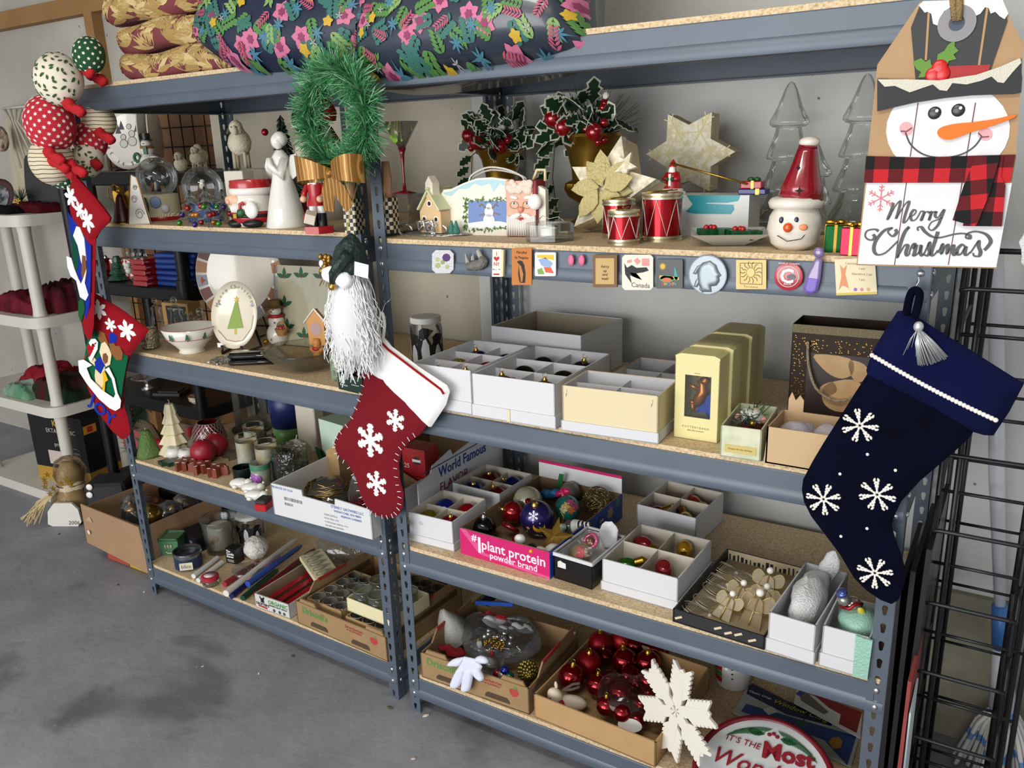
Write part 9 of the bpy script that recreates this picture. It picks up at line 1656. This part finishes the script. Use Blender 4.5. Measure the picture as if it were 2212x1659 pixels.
# gold-filled cardboard box at the left end
kb=M('#9a7a5c',.8,noise=('#a48464',10.,.3),name='brown_cardboard')
t=T('game_box','flat red, yellow and green printed box under the cardboard box','box',(-1.655,.125,0),.0);P(t,'box_body',box(.36,.28,.085,(.18,.14,0)),M('#7c2a24',.5,noise=('#2c4a24',14.,.1)),0);P(t,'red_panel',box(.14,.001,.035,(.075,-.0008,.004)),M('#a84a3c',.5),0);P(t,'yellow_panel',box(.12,.001,.035,(.21,-.0008,.004)),M('#c2a22c',.5),0);P(t,'green_band',box(.36,.001,.03,(.18,-.0008,.045)),M('#2f4a2c',.6,noise=('#5c7a44',60.,.2)),0)
t=T('brass_box','brown cardboard box of bagged brass pieces at the left end of the shelves','box',(-1.68,.085,.0862),-.02);W,D,H=.385,.34,.155;P(t,'box_body',tray_geo(W,D,H,.004),kb,0);P(t,'front_flap',tr(ext([(-.01,-.02),(W+.006,-.05),(W,H-.01),(.01,H)],.004,0),(0,-.012,.02),(.05,0,0)),kb,0);P(t,'tape_scar',ext([(.03,.11),(.06,.135),(.075,.11)],.0006,0),M('#b59a7a',.8),0,loc=(0,-.02,.0));P(t,'white_sticker',ext(circ(.009,12),.0006,0),M('#dcd8d0',.6),0,loc=(.035,-.021,.06))
random.seed(66);brs=M('#a07a48',.2,.9,name='polished_brass')
for i in range(14):
    x,y=rnd(.05,W-.06),rnd(.05,D-.06);o=T('brass_piece',f'bagged brass piece in the cardboard box, {["nearest", "second", "third", "fourth", "fifth", "sixth", "seventh", "eighth", "ninth", "tenth", "eleventh", "twelfth", "thirteenth", "farthest"][i]} of the heap','brass piece',(-1.68+x,.085+.01+y,.0862+.1+rnd(.0,.04)),rnd(0,6),'bagged brass pieces',(rnd(-.6,.6),rnd(-.6,.6),rnd(0,6)))
    P(o,'brass',lathe([(.004,-.05),(.006,-.02),(.012,0),(.03 if i % 4 == 0 else .014,.02),(.034 if i % 4 == 0 else .008,.04),(.001,.045)],14),brs,1);P(o,'bag_film',wob(ell(.05,.035,.055,n=14,m=8),.012,30,i),clr,1)
ball('shiny brass sphere in a clear bag in the cardboard box',(-1.68+.3,.085+.08,.0862+.15),.045,'#9a8448',mat=M('#8f7a40',.15,.9),cap=False,name='brass_ball');O('blue_denim_bag','blue denim cloth between the cardboard box and the left post','cloth',wob(tr(box(.05,.02,.16,b=.006)),.008,20),M('#3c4c74',.9,noise=('#a8b4c8',12.,.1)),(-1.285,.14,.0),.2)
t=T('hanging_apron','cream apron with tie straps hanging on the left wall','apron',(-2.95,RY-.02,1.36),0);P(t,'apron_cloth',wob(surf(lambda a,b:(a*.2+.02*b,-.02-.012*math.sin(a*9+b),b*.24+.16),16,12),.012,10),M('#bdb39c',.95,name='unbleached_cotton'),1)
for i in range(4):P(t,'strap',tube([(-.1+.05*i,-.04,.44),(-.03+.02*i,-.06,.38),(-.06+.06*i,-.05,.26),(-.04+.07*i,-.05,.16)],.006,6),M('#b8b0a0',.9),1)
P(t,'wall_hook',tube([(-.2,0,.45),(.1,0,.45)],.006,6),M('#cfccc4',.5),1)
O('oval_ornament_frame','dark oval picture ornament hanging before the apron','ornament',tr(lathe([(.001,0),(.05,.004),(.06,.008),(.06,.0)],24),(0,0,0),(pi/2,0,0),(.8,1,1.7)),M('#3c2420',.5,noise=('#a89478',30.,.1)),(-2.98,.72,1.66),.2)
# ------------------------------------------------------------------ right background: wire rack, mop, frames
bwire=M('#1b1c20',.4,.2,name='black_coated_wire')
t=T('black_wire_rack','tall black wire display rack beside the right shelving unit','rack',(1.262,.1,0));RW,RD,RH=.15,.3,1.42
pst=mesh('upright_wire',tube([(0,0,0),(0,0,RH)],.0052,8),bwire,1)
for (x,y) in ((0,0),(.028,0),(0,.05),(.028,RD),(0,RD),(RW,0),(RW+.026,0),(RW,RD),(RW+.026,RD),(RW+.012,.05)):P(t,'upright_wire',pst,None,loc=(x,y,0))
rg_=mesh('pocket_wire',tube(crv([(0,.0,.05),(0,-.045,0),(.012,-.052,0),(RW-.012,-.052,0),(RW,-.045,0),(RW,0,.05)],2),.004,6),bwire,1);cr_=mesh('cross_wire',tube([(0,0,0),(RW+.026,0,0)],.0036,6),bwire,1);sd_=mesh('side_wire',tube([(0,0,0),(0,RD,0)],.0036,6),bwire,1)
for i in range(9):
    z=.09+i*.15
    P(t,'pocket_wire',rg_,None,loc=(0,0,z));P(t,'cross_wire',cr_,None,loc=(0,0,z+.06));P(t,'cross_wire',cr_,None,loc=(0,RD,z+.02));P(t,'side_wire',sd_,None,loc=(0,0,z+.06));P(t,'side_wire',sd_,None,loc=(RW,0,z+.03))
    if i % 2:P(t,'pocket_wire',rg_,None,loc=(RW+.03,.02,z+.05))
P(t,'base_tray',box(RW+.06,RD+.06,.02,(RW/2+.01,RD/2,.0)),M('#0e0e11',.5),0)
t=T('string_mop','white-handled mop with blue-striped string head behind the wire rack','mop',(1.45,.52,.0),0);P(t,'handle',tube([(-.16,-.02,1.32),(-.1,-.01,.8),(-.055,0,.46)],[.014,.017,.012],14),M('#d3d6e0',.35,name='white_plastic'),1);P(t,'blue_collar',tube([(-.056,0,.47),(-.04,0,.36)],[.018,.022],12),M('#3c74b8',.4),1);P(t,'socket',tube([(-.04,0,.36),(-.02,0,.2)],[.02,.03],12),M('#d3d6e0',.35),1)
g=[];random.seed(70)
for i in range(80):a=rnd(0,6.28);r=rnd(.02,.1);g.append(tube([(-.015,0,.23),(-.01+r*.6*math.cos(a),r*.6*math.sin(a),.14),(r*1.1*math.cos(a),r*math.sin(a),.008)],.006,5))
P(t,'mop_strings',join(*g),stripes('mop_stripe','#d0cfcc','#5c8ac0',3.2,'Z'),1,kind='stuff')
fr_=M('#111216',.35,name='black_frame_gloss')
for i in range(3):t=T('tall_black_frame',f'tall black frame standing on edge beside the right post, {["nearest the post", "middle", "outermost"][i]}','picture',(1.228+i*.012,-.0,.001),0,'black frames',(0,.012*i-.01,0));P(t,'frame_edge',box(.009,.34,.72+.05*i,(0,.17,0)),fr_,0);P(t,'frame_glint',box(.0094,.34,.005,(0,.1705,.5+.02*i)),M('#8f9296',.3,.6),0)  # black frames standing on edge, without pictures
O('red_folder','worn red folder slipped between the black frames and the rack','folder',box(.006,.2,.58),M('#7c2426',.6,noise=('#93413c',10.,.3)),(1.2625+.0,.01,.02),0,smooth=0);O('white_envelope','torn white envelope tucked beside the red folder','envelope',box(.003,.1,.3),M('#cfdbe2',.6),(1.269,.0,.24),0,rot=(.12,0,0),smooth=0)
t=T('ruffled_white_plate','white lace-edged plate at the right edge, by the snowman sign','plate',(1.40,.0,1.38),0,None,(0,0,.4));g=disc([(.001,0),(.05,.0),(.07,.008),(.07,.011),(.05,.004),(.001,.004)],40);g=([(x*(1+.04*math.cos(14*math.atan2(z,x))),y,z*(1+.04*math.cos(14*math.atan2(z,x)))) for x,y,z in g[0]],g[1]);P(t,'plate',g,M('#dcdde0',.5,bump=(160,.8)),1)
# ------------------------------------------------------------------ bits on the floor
for i,(u,v,r,c,nm) in enumerate(((842,1530,.010,'#55583c','green leaf shred by the middle post'),(920,1547,.011,'#c9c2b4','pale pebble by the middle posts'),(312,1279,.006,'#d6d6d2','white scrap by the left post'),(255,1264,.007,'#3a3a3e','dark crumb on the open floor'),(438,1440,.005,'#d0cfc8','white sliver near the left bottom beam'),(560,1455,.006,'#c9c4b4','small beige chip in mid floor'),(632,1418,.008,'#46464c','dark grey chip near the left crate'),(893,1640,.008,'#cdbfae','beige pebble at the picture bottom'),(128,1154,.006,'#26262c','black bead on the far floor'))):
    O('debris_bit',nm,'debris',wob(ell(r,r*.6,r*.25,(0,0,r*.25),8,5),r*.2,200,i),M(c,.8),onz(u,v,0),i,'floor debris')  # mixed floor debris, not all of it stone
